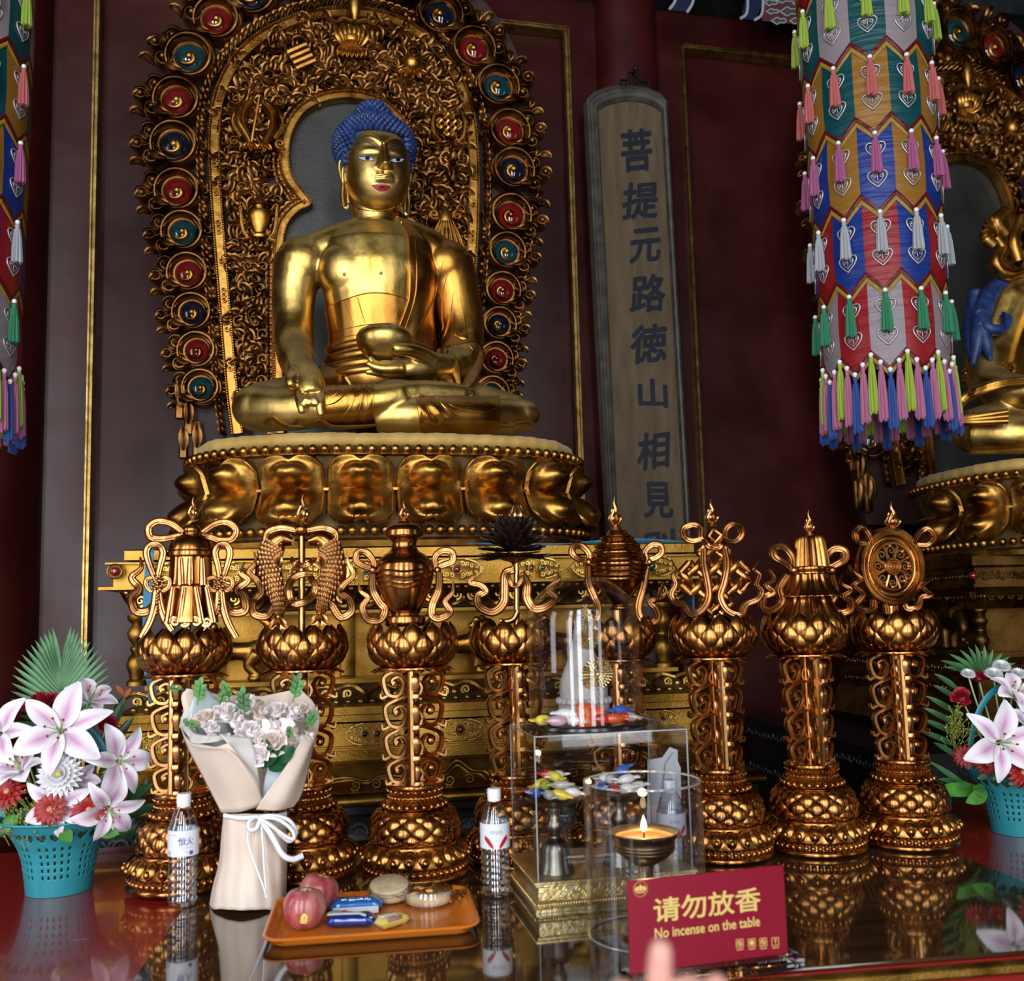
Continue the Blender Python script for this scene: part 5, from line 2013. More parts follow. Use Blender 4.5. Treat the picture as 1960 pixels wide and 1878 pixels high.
# 3 vase
v3 = turned(2, 522, [(265, 10), (268, 45), (285, 60), (300, 110), (330, 140), (350, 145), (380, 145), (392, 125), (410, 100), (450, 92), (490, 110), (520, 155), (560, 198), (600, 216), (660, 218), (720, 208), (800, 180), (880, 146), (940, 118), (965, 106), (975, 140), (990, 150), (1030, 152), (1050, 140), (1058, 120)], name='vase', seg=48)
sb = B()
for y0, dd, r in ((640, 4, 219), (668, 14, 217), (690, 26, 214), (745, 14, 200)):
    a = L(2, [(522, y0)])[0]
    k = (L(2, [(622, y0)])[0][0] - a[0]) / 100
    sb.add(tube([(a[0] + r * k * math.cos(t), r * k * math.sin(t), a[1] - dd * k * math.sin(-t) * 1.5 + .002 * math.sin(5 * t)) for t in np.linspace(0, 2 * PI, 48, endpoint=False)], .0032, 7, True))
ob('sash', sb, BZ, v3)
loop(2, [(300, 640), (292, 565), (240, 500), (180, 500), (165, 560), (215, 600), (285, 620)], .009)
loop(2, [(765, 610), (755, 535), (810, 488), (880, 500), (885, 565), (830, 592), (770, 610)], .009)
for sx, x in ((-1, 288), (1, 772)):
    c = L(2, [(x, 635)])[0]
    ob('knot', sphere((c[0], -.012, c[1]), (.009, .012, .011), 10, 8), BZL, ROOTS[2][0])
rib(2, [(285, 660), (290, 780), (335, 870), (378, 930), (340, 1005), (250, 1000), (212, 910), (250, 840), (195, 790), (180, 725)], .0105, -.02)
rib(2, [(788, 650), (782, 780), (738, 890), (735, 970), (790, 995), (868, 945), (830, 870), (885, 800), (892, 715)], .0105, -.02)
flame(2, 525, 268, 105, 38)
# 4 blackened lotus
BLK = noisy(mk('tarnished_petals', (.022, .011, .008), .42, .5), (.012, .007, .006), (.05, .025, .018), 40, 3)
t4 = ROOTS[3][0]
c = L(3, [(1345, 440)])[0]
pb_ = B()
rl_ = np.random.default_rng(3)
for row, (n, e, Lr, z0, r0) in enumerate(((24, -.12, .074, -.022, .012), (24, .06, .074, -.014, .012), (22, .24, .072, -.006, .012), (20, .42, .068, .0, .012), (18, .62, .064, .006, .011), (14, .85, .062, .012, .009), (10, 1.1, .058, .018, .006))):
    for k in range(n):
        a = 2 * PI * (k + .5 * (row % 2)) / n + rl_.uniform(-.06, .06)
        ee = e + rl_.uniform(-.08, .08)
        ln = Lr * rl_.uniform(.9, 1.1)
        d = np.array([math.cos(a) * math.cos(ee), math.sin(a) * math.cos(ee), math.sin(ee)])
        sd_ = np.array([-math.sin(a), math.cos(a), 0])
        up_ = np.cross(d, sd_)
        P = np.zeros((6, 3, 3))
        for q in range(6):
            u = q / 5
            w_ = .0085 * (math.sin(PI * (u * .8 + .12)) if u < 1 else .02)
            for j, s in enumerate((-1, 0, 1)):
                P[q, j] = np.array([c[0], 0, c[1] + z0]) + d * (r0 + ln * u) + sd_ * w_ * s + up_ * (-.006 * u * u + .003 * (s == 0)) * -1
        v, f = grid(P)
        v2 = v - np.tile(up_, (len(v), 1)) * .0012
        pb_.add((np.concatenate([v, v2]), f + [tuple(i + 18 for i in t[::-1]) for t in f]))
pet = ob('lotus_petals', pb_, BLK, t4, angle=0, label='tarnished black lotus petals')
turned(3, 1352, [(520, 30), (535, 100), (545, 112), (560, 80), (575, 30), (600, 18)], name='flower_cup', mat=BZL)
bud = B()
cb_ = L(3, [(1372, 225)])[0]
for k in range(6):
    a = k * PI / 3
    p = cr([(cb_[0] + .008 * math.cos(a), .008 * math.sin(a), cb_[1] - .02), (cb_[0] + .015 * math.cos(a), .015 * math.sin(a), cb_[1]), (cb_[0] + .009 * math.cos(a), .009 * math.sin(a), cb_[1] + .026)], 5)
    bud.add(tube(p, [.005, .009, .0025], 8))
ob('bud', bud, BZL, t4)
stem(3, 1366, 1060, 560, .0075)
P = L(3, [(1372, 940), (1340, 1000), (1280, 1020), (1235, 1010)])
ob('root_tip', tube(np.stack([cr(P, 5)[:, 0], np.full(16, -.01), cr(P, 5)[:, 1]], 1), [.007, .008, .008, .006], 9), BZL, t4)
rib(3, [(1340, 630), (1285, 660), (1280, 780), (1270, 880), (1190, 945), (1090, 905), (1075, 830), (1130, 790), (1090, 745), (1015, 725), (1050, 670), (1035, 625)], .012, -.016)
rib(3, [(1400, 650), (1450, 740), (1450, 840), (1500, 920), (1590, 905), (1650, 840), (1600, 780), (1680, 700), (1670, 640)], .012, -.016)
loop(3, [(1300, 650), (1330, 740), (1380, 740), (1420, 660)], .006, -.02)
# 5 conch
v5 = turned(4, 565, [(395, 5), (398, 60), (402, 78), (440, 100), (450, 128), (455, 118), (500, 160), (520, 184), (528, 172), (570, 205), (592, 226), (600, 214), (640, 238), (680, 250), (740, 247), (800, 234), (860, 205), (930, 160), (1000, 105), (1040, 80), (1070, 70), (1078, 90), (1100, 95), (1110, 70)], name='conch_shell', seg=48)
sb = B()
for y0, r, til in ((470, 140, 8), (540, 190, 12), (620, 230, 16), (668, 249, 22), (700, 251, 34), (735, 249, 48), (770, 243, 60), (800, 234, 66)):
    a = L(4, [(565, y0)])[0]
    k = (L(4, [(665, y0)])[0][0] - a[0]) / 100
    sb.add(tube([(a[0] + r * k * math.cos(t), r * k * math.sin(t) * 1.0, a[1] + til * k * math.sin(t) * .6 + .05 * til * k * math.cos(t)) for t in np.linspace(0, 2 * PI, 48, endpoint=False)], .0042, 7, True))
ob('spiral_ridges', sb, BZ, v5)
loop(4, [(300, 690), (318, 610), (255, 540), (180, 540), (158, 600), (210, 650), (290, 665)], .009)
loop(4, [(835, 665), (820, 590), (880, 528), (945, 535), (955, 600), (900, 645), (840, 660)], .009)
for x in (300, 838):
    c = L(4, [(x, 685)])[0]
    ob('knot', sphere((c[0], -.012, c[1]), (.009, .012, .011), 10, 8), BZL, ROOTS[4][0])
rib(4, [(305, 720), (318, 860), (358, 970), (395, 1080), (380, 1180), (300, 1210), (230, 1150)], .0105, -.03)
rib(4, [(825, 740), (805, 900), (765, 1060), (780, 1170), (850, 1225), (925, 1185), (905, 1100), (850, 1040), (930, 990), (955, 930), (985, 855)], .0105, -.02)
flame(4, 552, 395, 95, 55)
stem(4, 565, 1200, 1090, .014)
# 6 endless knot
kb = B()
c = L(5, [(1440, 820)])[0]
KU = (L(5, [(1760, 820)])[0][0] - c[0]) / 1.85
knot_lines(c, KU, KU * .17, .0085, .0, kb)
ob('endless_knot', kb, BZ, ROOTS[5][0], angle=50)
c = L(5, [(1425, 450)])[0]
kr = B().add(tube([(c[0] + .018 * math.cos(t), -.012, c[1] + .018 * math.sin(t)) for t in np.linspace(0, 2 * PI, 5)[:-1] + .1], .0085, 8, True))
ob('knot_ring', kr, BZ, ROOTS[5][0])
c = L(5, [(1450, 1115)])[0]
ob('knot_ring', B().add(tube([(c[0] + .017 * math.cos(t), -.0, c[1] + .017 * math.sin(t)) for t in np.linspace(0, 2 * PI, 5)[:-1]], .0075, 8, True)), BZ, ROOTS[5][0])
loop(5, [(1330, 470), (1240, 490), (1170, 455), (1160, 385), (1235, 350), (1305, 380), (1310, 460)], .0085)
loop(5, [(1520, 470), (1620, 495), (1680, 440), (1665, 365), (1590, 345), (1535, 390), (1530, 465)], .0085)
rib(5, [(1340, 470), (1400, 540), (1470, 545), (1530, 470)], .009, -.02, False)
rib(5, [(1340, 560), (1348, 700), (1382, 850), (1395, 990), (1340, 1100), (1230, 1150), (1165, 1070), (1085, 1045), (1038, 970), (1075, 880), (1055, 800), (1095, 745), (1055, 655)], .009, -.03)
rib(5, [(1525, 560), (1555, 700), (1535, 850), (1500, 990), (1560, 1110), (1670, 1150), (1720, 1060), (1810, 1015), (1845, 945), (1800, 880), (1828, 800), (1790, 745), (1838, 670)], .009, -.03)
flame(5, 1415, 365, 118, 55)
stem(5, 1440, 1240, 1160, .009)
# 7 parasol
turned(6, 468, [(345, 5), (350, 70), (360, 85), (400, 96), (480, 108), (560, 116), (570, 112)], name='parasol_cap', flute=22, seg=88)
turned(6, 468, [(560, 112), (566, 122), (585, 122), (592, 114), (600, 124), (615, 124), (622, 112)], name='belt')
turned(6, 468, [(615, 118), (660, 128), (710, 150), (750, 178), (768, 190), (770, 160), (776, 145)], name='upper_skirt', flute=16, seg=96)
turned(6, 462, [(770, 135), (820, 150), (880, 180), (930, 212), (955, 232), (962, 210)], name='lower_skirt', flute=16, seg=96)
loop(6, [(355, 575), (350, 490), (290, 425), (225, 435), (222, 495), (290, 535), (345, 575)], .0105)
loop(6, [(580, 575), (588, 500), (640, 440), (705, 450), (705, 510), (640, 552), (585, 580)], .0105)
for x in (335, 600):
    c = L(6, [(x, 590)])[0]
    ob('knot', sphere((c[0], -.02, c[1]), (.010, .012, .011), 10, 8), BZL, ROOTS[6][0])
rib(6, [(318, 620), (272, 710), (290, 800), (225, 862), (150, 845), (148, 775), (205, 740), (160, 690), (222, 650), (192, 580)], .0105)
rib(6, [(625, 620), (662, 740), (630, 820), (680, 882), (750, 862), (752, 800), (698, 770), (742, 720), (688, 680), (705, 615)], .0105)
rib(6, [(520, 770), (540, 860), (510, 890), (495, 860), (500, 780)], .006, -.07, False)
flame(6, 472, 345, 165, 30)
# 8 wheel
t8 = ROOTS[7][0]
c = L(7, [(1035, 562)])[0]
rx = L(7, [(1250, 562)])[0][0] - c[0]
wb = B()
for rr, th_, dd in ((1.0, .14, .013), (.93, .06, .018), (.66, .06, .016), (.8, .12, .010)):
    ths = np.linspace(0, 2 * PI, 49)
    P = np.stack([c[0] + rx * rr * .94 * np.cos(ths), c[1] + rx * rr * 1.07 * np.sin(ths)], 1)
    wb.add(ribbon(P, rx * th_, dd, [(-1, -1), (-1, .4), (-.5, 1), (.5, 1), (1, .4), (1, -1)]))
rim = ob('wheel_rim', wb, BZ, t8, angle=50)
wb = B()
for k in range(8):
    a = 2 * PI * (k + .5) / 8
    wb.add(tube([(c[0] + rx * q * .94 * math.cos(a), -.004, c[1] + rx * q * 1.07 * math.sin(a)) for q in (.2, .66)], .0045, 7))
    a2 = 2 * PI * k / 8
    p = np.array([c[0] + rx * .46 * .94 * math.cos(a2), c[1] + rx * .46 * 1.07 * math.sin(a2)])
    wb.add(ribbon(spiral(p, .002, rx * .15, a2, 1.3, 14), [.002, .004], .006, BAND))
    wb.add(sphere((c[0] + rx * .58 * .94 * math.cos(a2), -.004, c[1] + rx * .58 * 1.07 * math.sin(a2)), .0055, 7, 5))
    for q in range(5):
        a3 = a2 + (q - 2) * .075
        wb.add(sphere((c[0] + rx * .8 * .94 * math.cos(a3), -.0115, c[1] + rx * .8 * 1.07 * math.sin(a3)), .0032, 6, 5))
ob('spokes', wb, BZL, t8)
wb = B()
for rr in (.06, .15, .23):
    wb.add(tube([(c[0] + rx * rr * math.cos(t), -.012, c[1] + rx * rr * math.sin(t)) for t in np.linspace(0, 2 * PI, 20, endpoint=False)], .0042, 7, True))
wb.add(prism([(c[0] + rx * .24 * math.cos(t), c[1] + rx * .24 * math.sin(t)) for t in np.linspace(0, 2 * PI, 24, endpoint=False)], -.01, .01))
ob('hub', wb, BZ, t8)
stem(7, 1035, 960, 800, .008)
loop(7, [(905, 405), (880, 325), (830, 290), (785, 325), (800, 390), (865, 402)], .008)
loop(7, [(1195, 400), (1245, 325), (1295, 298), (1325, 355), (1285, 408), (1215, 408)], .008)
rib(7, [(1010, 890), (1000, 810), (940, 795), (925, 850), (860, 865), (790, 825), (830, 755), (765, 690), (820, 650), (770, 600), (752, 550)], .009)
rib(7, [(1065, 890), (1080, 805), (1130, 790), (1155, 850), (1220, 845), (1238, 775), (1295, 760), (1238, 700), (1290, 655), (1305, 568)], .009)
flame(7, 1052, 318, 105, 45)
# ================================================================== offerings on the table
def glassm(name, col=(1, 1, 1), ior=1.45, rough=0.0):
    m = mk(name, col, rough, 0)
    b = m.node_tree.nodes['Principled BSDF']
    b.inputs['Transmission Weight'].default_value = 1
    b.inputs['IOR'].default_value = ior
    return m


def clear_pane(name, tint=(.96, .97, .98), refl=1.0):
    """thin clear sheet: mostly see-through with a fresnel reflection"""
    m = bpy.data.materials.new(name)
    m.use_nodes = True
    nt = m.node_tree
    nt.nodes.clear()
    o = nt.nodes.new('ShaderNodeOutputMaterial')
    mx = nt.nodes.new('ShaderNodeMixShader')
    tr = nt.nodes.new('ShaderNodeBsdfTransparent')
    tr.inputs[0].default_value = (*tint, 1)
    gl = nt.nodes.new('ShaderNodeBsdfGlossy')
    gl.inputs['Roughness'].default_value = .02
    lw = nt.nodes.new('ShaderNodeLayerWeight')
    pw = nt.nodes.new('ShaderNodeMath')
    pw.operation = 'POWER'
    pw.inputs[1].default_value = 3.2
    nt.links.new(lw.outputs['Facing'], pw.inputs[0])
    ml = nt.nodes.new('ShaderNodeMath')
    ml.operation = 'MULTIPLY_ADD'
    ml.inputs[1].default_value = .7 * refl
    ml.inputs[2].default_value = .035 * refl
    ml.use_clamp = True
    nt.links.new(pw.outputs[0], ml.inputs[0])
    nt.links.new(ml.outputs[0], mx.inputs[0])
    nt.links.new(tr.outputs[0], mx.inputs[1])
    nt.links.new(gl.outputs[0], mx.inputs[2])
    nt.links.new(mx.outputs[0], o.inputs[0])
    return m


CLEAR = clear_pane('clear_acrylic', (.96, .97, .98), .7)
DOMEG = clear_pane('dome_glass', (.95, .95, .96), .8)
EDGE = mk('acrylic_edge', (.75, .78, .85), .15, 0, Transmission_Weight=.6)
PET = clear_pane('bottle_water', (.90, .93, .96), 2.2)
PETW = clear_pane('bottle_wall', (.93, .95, .97), 2.5)
WHITEP = mk('white_plastic', (.78, .79, .82), .35)


def text(name, body, size, mat, par, loc, rot, extrude=.0004, bold=0.0, sx=1.0, align='CENTER', shear=0, space=1.0):
    cu = bpy.data.curves.new(name, 'FONT')
    cu.body = body
    cu.size = size
    cu.extrude = extrude
    cu.offset = bold
    cu.align_x = align
    cu.align_y = 'CENTER'
    cu.shear = shear
    cu.space_character = space
    cu.resolution_u = 4
    cu.materials.append(mat)
    o = bpy.data.objects.new(name, cu)
    COL.objects.link(o)
    o.parent = par
    o.location = loc
    o.rotation_euler = rot
    o.scale = (sx, 1, 1)
    return o


def text_mesh(body, size, bold=0.0, sx=1.0, shear=0.0, space=1.0, n=3):
    """lettering as plain mesh data (x right, z up, front at y=0)"""
    cu = bpy.data.curves.new('lettering', 'FONT')
    cu.body, cu.size, cu.offset, cu.align_x, cu.align_y, cu.shear, cu.resolution_u, cu.space_character = body, size, bold, 'CENTER', 'CENTER', shear, n, space
    o = bpy.data.objects.new('lettering', cu)
    COL.objects.link(o)
    dg = bpy.context.evaluated_depsgraph_get()
    me = o.evaluated_get(dg).to_mesh()
    v = np.array([(q.co.x * sx, 0, q.co.y) for q in me.vertices])
    f = [tuple(p.vertices) for p in me.polygons]
    o.evaluated_get(dg).to_mesh_clear()
    bpy.data.objects.remove(o)
    bpy.data.curves.remove(cu)
    return v, f


def fat(vf, d):
    """thicken flat lettering by laying shifted copies over it"""
    b = B()
    for k, (a, c) in enumerate([(0, 0)] + [(math.cos(t), math.sin(t)) for t in np.linspace(0, 2 * PI, 9)[:-1]]):
        b.add((vf[0] + np.array([a * d, -.00002 * k, c * d]), vf[1]))
    return b.data()


def wrap_text(vf, r, ang0, z, out=.0003):
    """bend flat lettering round an upright cylinder"""
    v, f = vf
    a = ang0 + v[:, 0] / r
    return np.stack([(r + out) * np.sin(a), -(r + out) * np.cos(a), v[:, 2] + z], 1), f


def bottle(px, py, H, lab, style):
    w_ = on_z(px, py, TZG)
    t = thing('water_bottle', lab, 'water bottle', (w_.x, w_.y, TZG), TF.rz + R(-4), 'plastic water bottles')
    k = H / .228
    R0 = .0315
    prof = [(0, .003), (.012, .001), (.022, 0), (.028, .003), (R0, .012)]
    for i in range(6):
        z = .018 + i * .0135
        prof += [(R0, z), (R0 - .0022, z + .0045), (R0 - .0022, z + .0075), (R0, z + .012)]
    prof += [(R0, .102), (R0 - .001, .104), (R0 - .001, .15), (R0, .152), (R0, .158), (R0 - .003, .166), (.023, .184), (.0145, .198), (.0125, .203), (.0125, .207)]
    prof = [(r, z * k) for r, z in prof]
    ob('shell', lathe(prof, 40), PETW, t, angle=50)
    wp = [(0, .0045 * k)] + [(r - .0012, z) for r, z in prof[3:-5]] + [(.0215, .176 * k), (0, .176 * k)]
    ob('water', lathe(wp, 40), PET, t, angle=50)
    cap = lathe([(.0138, .2 * k), (.0142, .201 * k), (.0142, .206 * k), (.0135, .207 * k), (.0146, .2075 * k), (.0146, .224 * k), (.013, .2265 * k), (0, .2268 * k)], 36)
    v, f = cap
    th_ = np.arctan2(v[:, 1], v[:, 0])
    ob('cap', (v, f), WHITEP, t, angle=40)
    LR = R0 + .0004
    a0, a1 = .104 * k, .15 * k
    lm_ = mk('bottle_label', (.72, .74, .80) if style != 'b' else (.66, .72, .84), .4)
    lab_ = ob('label', lathe([(LR - .0006, a0), (LR, a0), (LR, a1 + .006 * k), (LR - .0006, a1 + .006 * k)], 40), lm_, t)
    BL = mk('label_blue', (.02, .05, .28), .4)
    RD = mk('label_red', (.45, .01, .012), .4)
    if style == 'a':
        ob('lettering', wrap_text(text_mesh('恒大', .0175, .0002, .9), LR, .42, .133 * k), BL, lab_, angle=0)
        for z, w2, a in ((.121, .012, .55), (.112, .008, .62), (.147, .010, -.5)):
            P = [[((LR + .0004) * math.sin(q), -(LR + .0004) * math.cos(q), z * k + h) for h in (0, .0011)] for q in np.linspace(a - w2 / LR, a + w2 / LR, 8)]
            ob('small_print', grid(np.array(P)), mk('label_pale_blue', (.35, .42, .62), .4), lab_)
        for a, col in ((-.75, (.35, .4, .55)), (.78, (.05, .08, .3))):
            P = [[((LR + .0004) * math.sin(q), -(LR + .0004) * math.cos(q), .107 * k + h) for h in (0, .008)] for q in np.linspace(a - .12, a + .12, 5)]
            ob('label_patch', grid(np.array(P)), mk('label_patch', col, .4), lab_)
    else:
        ob('lettering', wrap_text(text_mesh('娃哈哈', .0098, .0, .95), LR, .05, .138 * k), mk('label_grey', (.3, .3, .36), .4), lab_, angle=0)
        for sx in (-1, 1):
            P = []
            for u in np.linspace(0, 1, 9):
                a = .05 + sx * (.82 - .62 * u ** .8)
                zc_ = (.127 - .020 * u) * k
                hw = .0045 * (.5 + math.sin(PI * min(u * .8 + .15, 1)))
                P.append([((LR + .0004) * math.sin(a), -(LR + .0004) * math.cos(a), zc_ + h) for h in (-hw, hw)])
            ob('red_swoosh', grid(np.array(P)), RD, lab_)
        if style == 'b':
            ob('red_stripe', lathe([(LR + .0003, a0), (LR + .0003, a0 + .004)], 40), RD, lab_)
    return t


bottle(350, 1733, .232, 'clear water bottle with blue lettering on its label, left of the wrapped bouquet', 'a')
bottle(950, 1714, .224, 'clear water bottle with red swooshes on its label, right of the orange tray', 'c')
bottle(1290, 1690, .222, 'clear water bottle with a pale blue label, behind the glass cylinder', 'b')

# ------------------------------------------------------------------ wrapped bouquet
w_ = on_z(476, 1728, TZG)
bq = thing('bouquet', 'bouquet of pale pink roses wrapped in cream paper with a white ribbon', 'bouquet', (w_.x, w_.y, TZG), TF.rz)
QF = Frame((w_.x, w_.y, TZG), math.degrees(TF.rz))
PAPER = noisy(mk('cream_paper', (.72, .6, .5), .6, 0), (.66, .53, .44), (.74, .63, .545), 5, 4, .15, 14)
PAPER2 = noisy(mk('inner_paper', (.6, .56, .53), .55), (.52, .49, .47), (.66, .62, .58), 7, 4, .2, 16)
TISSUE = noisy(mk('white_tissue', (.6, .68, .70), .5), (.52, .6, .63), (.66, .73, .75), 6, 4, .2, 18)


def sheet(name, rows, mat, th=.0012, nn=10, m=6, crease=.0):
    """paper from rows of photo points with depth: each row a list of (px, py, y)"""
    G = []
    for r in rows:
        p = np.array([[QF.hit(a, c, y)[0], y, QF.hit(a, c, y)[1]] for a, c, y in r])
        G.append(cr(p, nn))
    G = np.array([cr(np.array(G)[:, i], m) for i in range(len(G[0]))]).transpose(1, 0, 2)
    if crease:
        ii, jj = np.meshgrid(np.arange(G.shape[0]), np.arange(G.shape[1]), indexing='ij')
        G[:, :, 1] += crease * (np.sin(jj * .55 + ii * .09) + .6 * np.sin(jj * 1.3 - ii * .2 + 1))
    G[:, :, 2] = np.maximum(G[:, :, 2], .0015)
    v, f = grid(G)
    o = ob(name, (v, f), mat, bq, angle=180)
    md = o.modifiers.new('thickness', 'SOLIDIFY')
    md.thickness = th
    md.offset = 0
    return o


# skirt gathered at the tie
rows = []
for py, xl, xr, dep in ((1558, 428, 547, .052), (1600, 424, 548, .062), (1650, 420, 549, .072), (1700, 407, 548, .082), (1738, 401, 548, .09)):
    r = []
    for k in range(13):
        a = PI * 2 * k / 12
        cx, rx = (xl + xr) / 2, (xr - xl) / 2
        r.append((cx - rx * math.cos(a), py + (4 * math.sin(a) if py > 1700 else 0), -dep * math.sin(a)))
    rows.append(r)
sheet('paper_skirt', rows, PAPER, .0012, 6, 6, .0022)
# back sheets
sheet('back_paper', [[(455, 1545, .02), (480, 1540, .03), (520, 1545, .02)], [(385, 1440, .07), (480, 1430, .11), (580, 1440, .08)], [(348, 1345, .07), (480, 1340, .13), (605, 1360, .09)], [(357, 1318, .07), (470, 1335, .14), (575, 1318, .10)]], PAPER)
sheet('inner_tissue', [[(440, 1500, .02), (490, 1480, .04)], [(372, 1400, .05), (440, 1400, .09)], [(365, 1350, .05), (440, 1345, .1)], [(390, 1312, .06), (425, 1352, .1)]], TISSUE)
sheet('inner_tissue', [[(500, 1540, -.03), (520, 1520, -.03)], [(505, 1500, -.03), (545, 1470, -.02)], [(520, 1445, -.02), (580, 1410, .0)], [(540, 1425, .0), (585, 1400, .03)]], TISSUE)
sheet('inner_paper', [[(495, 1540, -.045), (500, 1530, -.045)], [(455, 1450, -.07), (490, 1450, -.06)], [(420, 1405, -.06), (480, 1412, -.045)]], PAPER2)
# left front flap with its curled lip, and right flap
sheet('front_flap', [[(424, 1556, -.02), (460, 1554, -.055), (500, 1540, -.05), (503, 1530, -.045)], [(395, 1500, .0), (430, 1495, -.06), (480, 1500, -.075), (492, 1495, -.07)], [(360, 1432, .02), (395, 1432, -.05), (440, 1440, -.085), (463, 1455, -.08)],
                     [(345, 1390, .05), (362, 1422, -.03), (400, 1432, -.07), (438, 1422, -.078)]], PAPER)
sheet('front_flap', [[(343, 1392, .052), (348, 1372, .07), (360, 1340, .08)], [(352, 1400, .03), (358, 1385, .055), (366, 1358, .07)], [(372, 1425, -.03), (376, 1408, -.02), (372, 1385, .03)]], PAPER2)
sheet('front_flap', [[(490, 1550, -.055), (530, 1552, -.055), (562, 1545, -.02)], [(505, 1525, -.065), (545, 1530, -.06), (578, 1520, -.01)], [(545, 1470, -.06), (572, 1478, -.05), (592, 1465, .0)], [(578, 1415, -.03), (596, 1425, -.02), (604, 1410, .03)], [(592, 1390, .02), (606, 1398, .03), (612, 1380, .06)], [(586, 1362, .05), (600, 1365, .06), (607, 1350, .08)]], PAPER)
sheet('ruffled_paper', [[(352, 1398, .0), (372, 1422, -.045), (410, 1420, -.06), (440, 1412, -.06)], [(354, 1388, .01), (378, 1405, -.03), (415, 1408, -.05), (442, 1402, -.05)]], PAPER2, crease=.004)
ROSE_W = noisy(mk('pale_rose', (.75, .66, .66), .55, 0, Subsurface_Weight=.0, Sheen_Weight=.2), (.80, .71, .71), (.90, .84, .84), 30, 3)
ROSE_P = noisy(mk('peach_rose', (.72, .58, .52), .55, 0), (.76, .60, .54), (.88, .76, .70), 30, 3)
LEAFG = noisy(mk('leaf_green', (.03, .16, .02), .4), (.02, .1, .012), (.07, .26, .035), 20, 3)


def rose(r, seed, petals=17):
    """layered rose head opening along +z"""
    g = np.random.default_rng(seed)
    b = B()
    for k in range(petals):
        u = k / (petals - 1)
        a = k * 2.4 + g.uniform(-.2, .2)
        rad = r * (.10 + .78 * u)
        hh = r * (1.0 - .45 * u)
        wd = r * (.30 + .62 * u)
        op = .1 + 1.0 * u ** 1.6
        P = np.zeros((7, 7, 3))
        for i in range(7):
            s = -1 + 2 * i / 6
            for j in range(7):
                t = j / 6
                ang = s * wd / max(rad, r * .22) * .62 * (.55 + .45 * math.sin(PI * (t * .75 + .15)))
                rr = rad * (.35 + .65 * t ** .6) + op * r * .20 * t ** 3 + .03 * r * math.sin(5 * s + k) * t
                z = hh * t * (1 - .18 * s * s) - .25 * r * u - .10 * r * op * t ** 4
                P[i, j] = (rr * math.cos(a + ang), rr * math.sin(a + ang), z)
        v, f = grid(P)
        b.add((v, f))
    b.add(sphere((0, 0, -r * .1), (r * .5, r * .5, r * .4), 10, 8))
    return b


RM = [mesh('rose', rose(1.0, k), ROSE_W, 180) for k in range(3)] + [mesh('rose', rose(1.0, 9), ROSE_P, 180)]
for k, (px, py, y, r, mi, rx, rz) in enumerate(((393, 1372, .0, 20, 3, 35, 0), (402, 1390, -.02, 15, 0, 50, 40), (432, 1362, .02, 24, 0, 30, 10), (452, 1378, -.01, 18, 1, 50, 60), (470, 1350, .05, 22, 2, 25, 0), (481, 1345, .06, 20, 3, 20, 200),
                                            (497, 1366, .02, 20, 3, 40, 90), (480, 1395, -.02, 19, 1, 55, 30), (512, 1392, -.02, 21, 0, 50, 120), (528, 1358, .04, 20, 2, 30, 0), (546, 1390, -.01, 21, 1, 50, 160), (560, 1365, .03, 19, 0, 35, 70),
                                            (573, 1355, .05, 17, 3, 30, 0), (522, 1415, -.035, 23, 3, 60, 20), (500, 1408, -.03, 16, 0, 60, 10), (497, 1440, -.05, 17, 2, 75, 0), (555, 1412, -.01, 16, 3, 50, 40), (586, 1410, .0, 16, 1, 50, 80), (463, 1402, -.02, 14, 2, 55, 0))):
    h = QF.hit(px, py, y)
    kp = 1 / 815
    o = ob('rose', RM[mi], None, bq, loc=(h[0], y, h[1] - r * kp * .3), rot=(R(rx), R((k * 37) % 30 - 15), R(rz)))
    o.scale = (r * kp * 1.18,) * 3


def leaf3(b, p0, d, up, L_, w_, bend=.3, n=7, fold=.25):
    """leaf blade from p0 along d, with its face towards up, arching over by bend"""
    p0, d, up = np.array(p0, float), np.array(d, float), np.array(up, float)
    d /= np.linalg.norm(d)
    up = up - d * up.dot(d)
    up /= np.linalg.norm(up) + 1e-9
    s_ = np.cross(d, up)
    P = np.zeros((n, 3, 3))
    p = p0.copy()
    for i in range(n):
        t = i / (n - 1)
        wd = w_ * math.sin(PI * (t * .9 + .06)) ** .9 if t < 1 else w_ * .03
        for j, s in enumerate((-1, 0, 1)):
            P[i, j] = p + s_ * wd * s + up * wd * fold * abs(s)
        c_, q_ = math.cos(bend / (n - 1)), math.sin(bend / (n - 1))
        d, up = d * c_ - up * q_, up * c_ + d * q_
        p = p + d * L_ / (n - 1)
    b.add(grid(P))
    return p


def sprig(px, py, y, n, L_, ang, name='leaf_sprig', par=None, w=.006, mat=None, fr=None):
    b = B()
    h = (fr or QF).hit(px, py, y)
    d = np.array([math.cos(ang), -.2, math.sin(ang)])
    p = np.array([h[0], y, h[1]])
    b.add(tube([p, p + d * L_], .0012, 5))
    for k in range(n):
        q = p + d * L_ * (.25 + .75 * k / n)
        sd = 1 if k % 2 else -1
        a2 = ang + sd * .7
        leaf3(b, q, (math.cos(a2), -.3, math.sin(a2)), (0, -1, .4), L_ * .42, w, .5)
    leaf3(b, p + d * L_, d, (0, -1, .3), L_ * .4, w, .4)
    ob(name, b, mat or LEAFG, par or bq, angle=180)


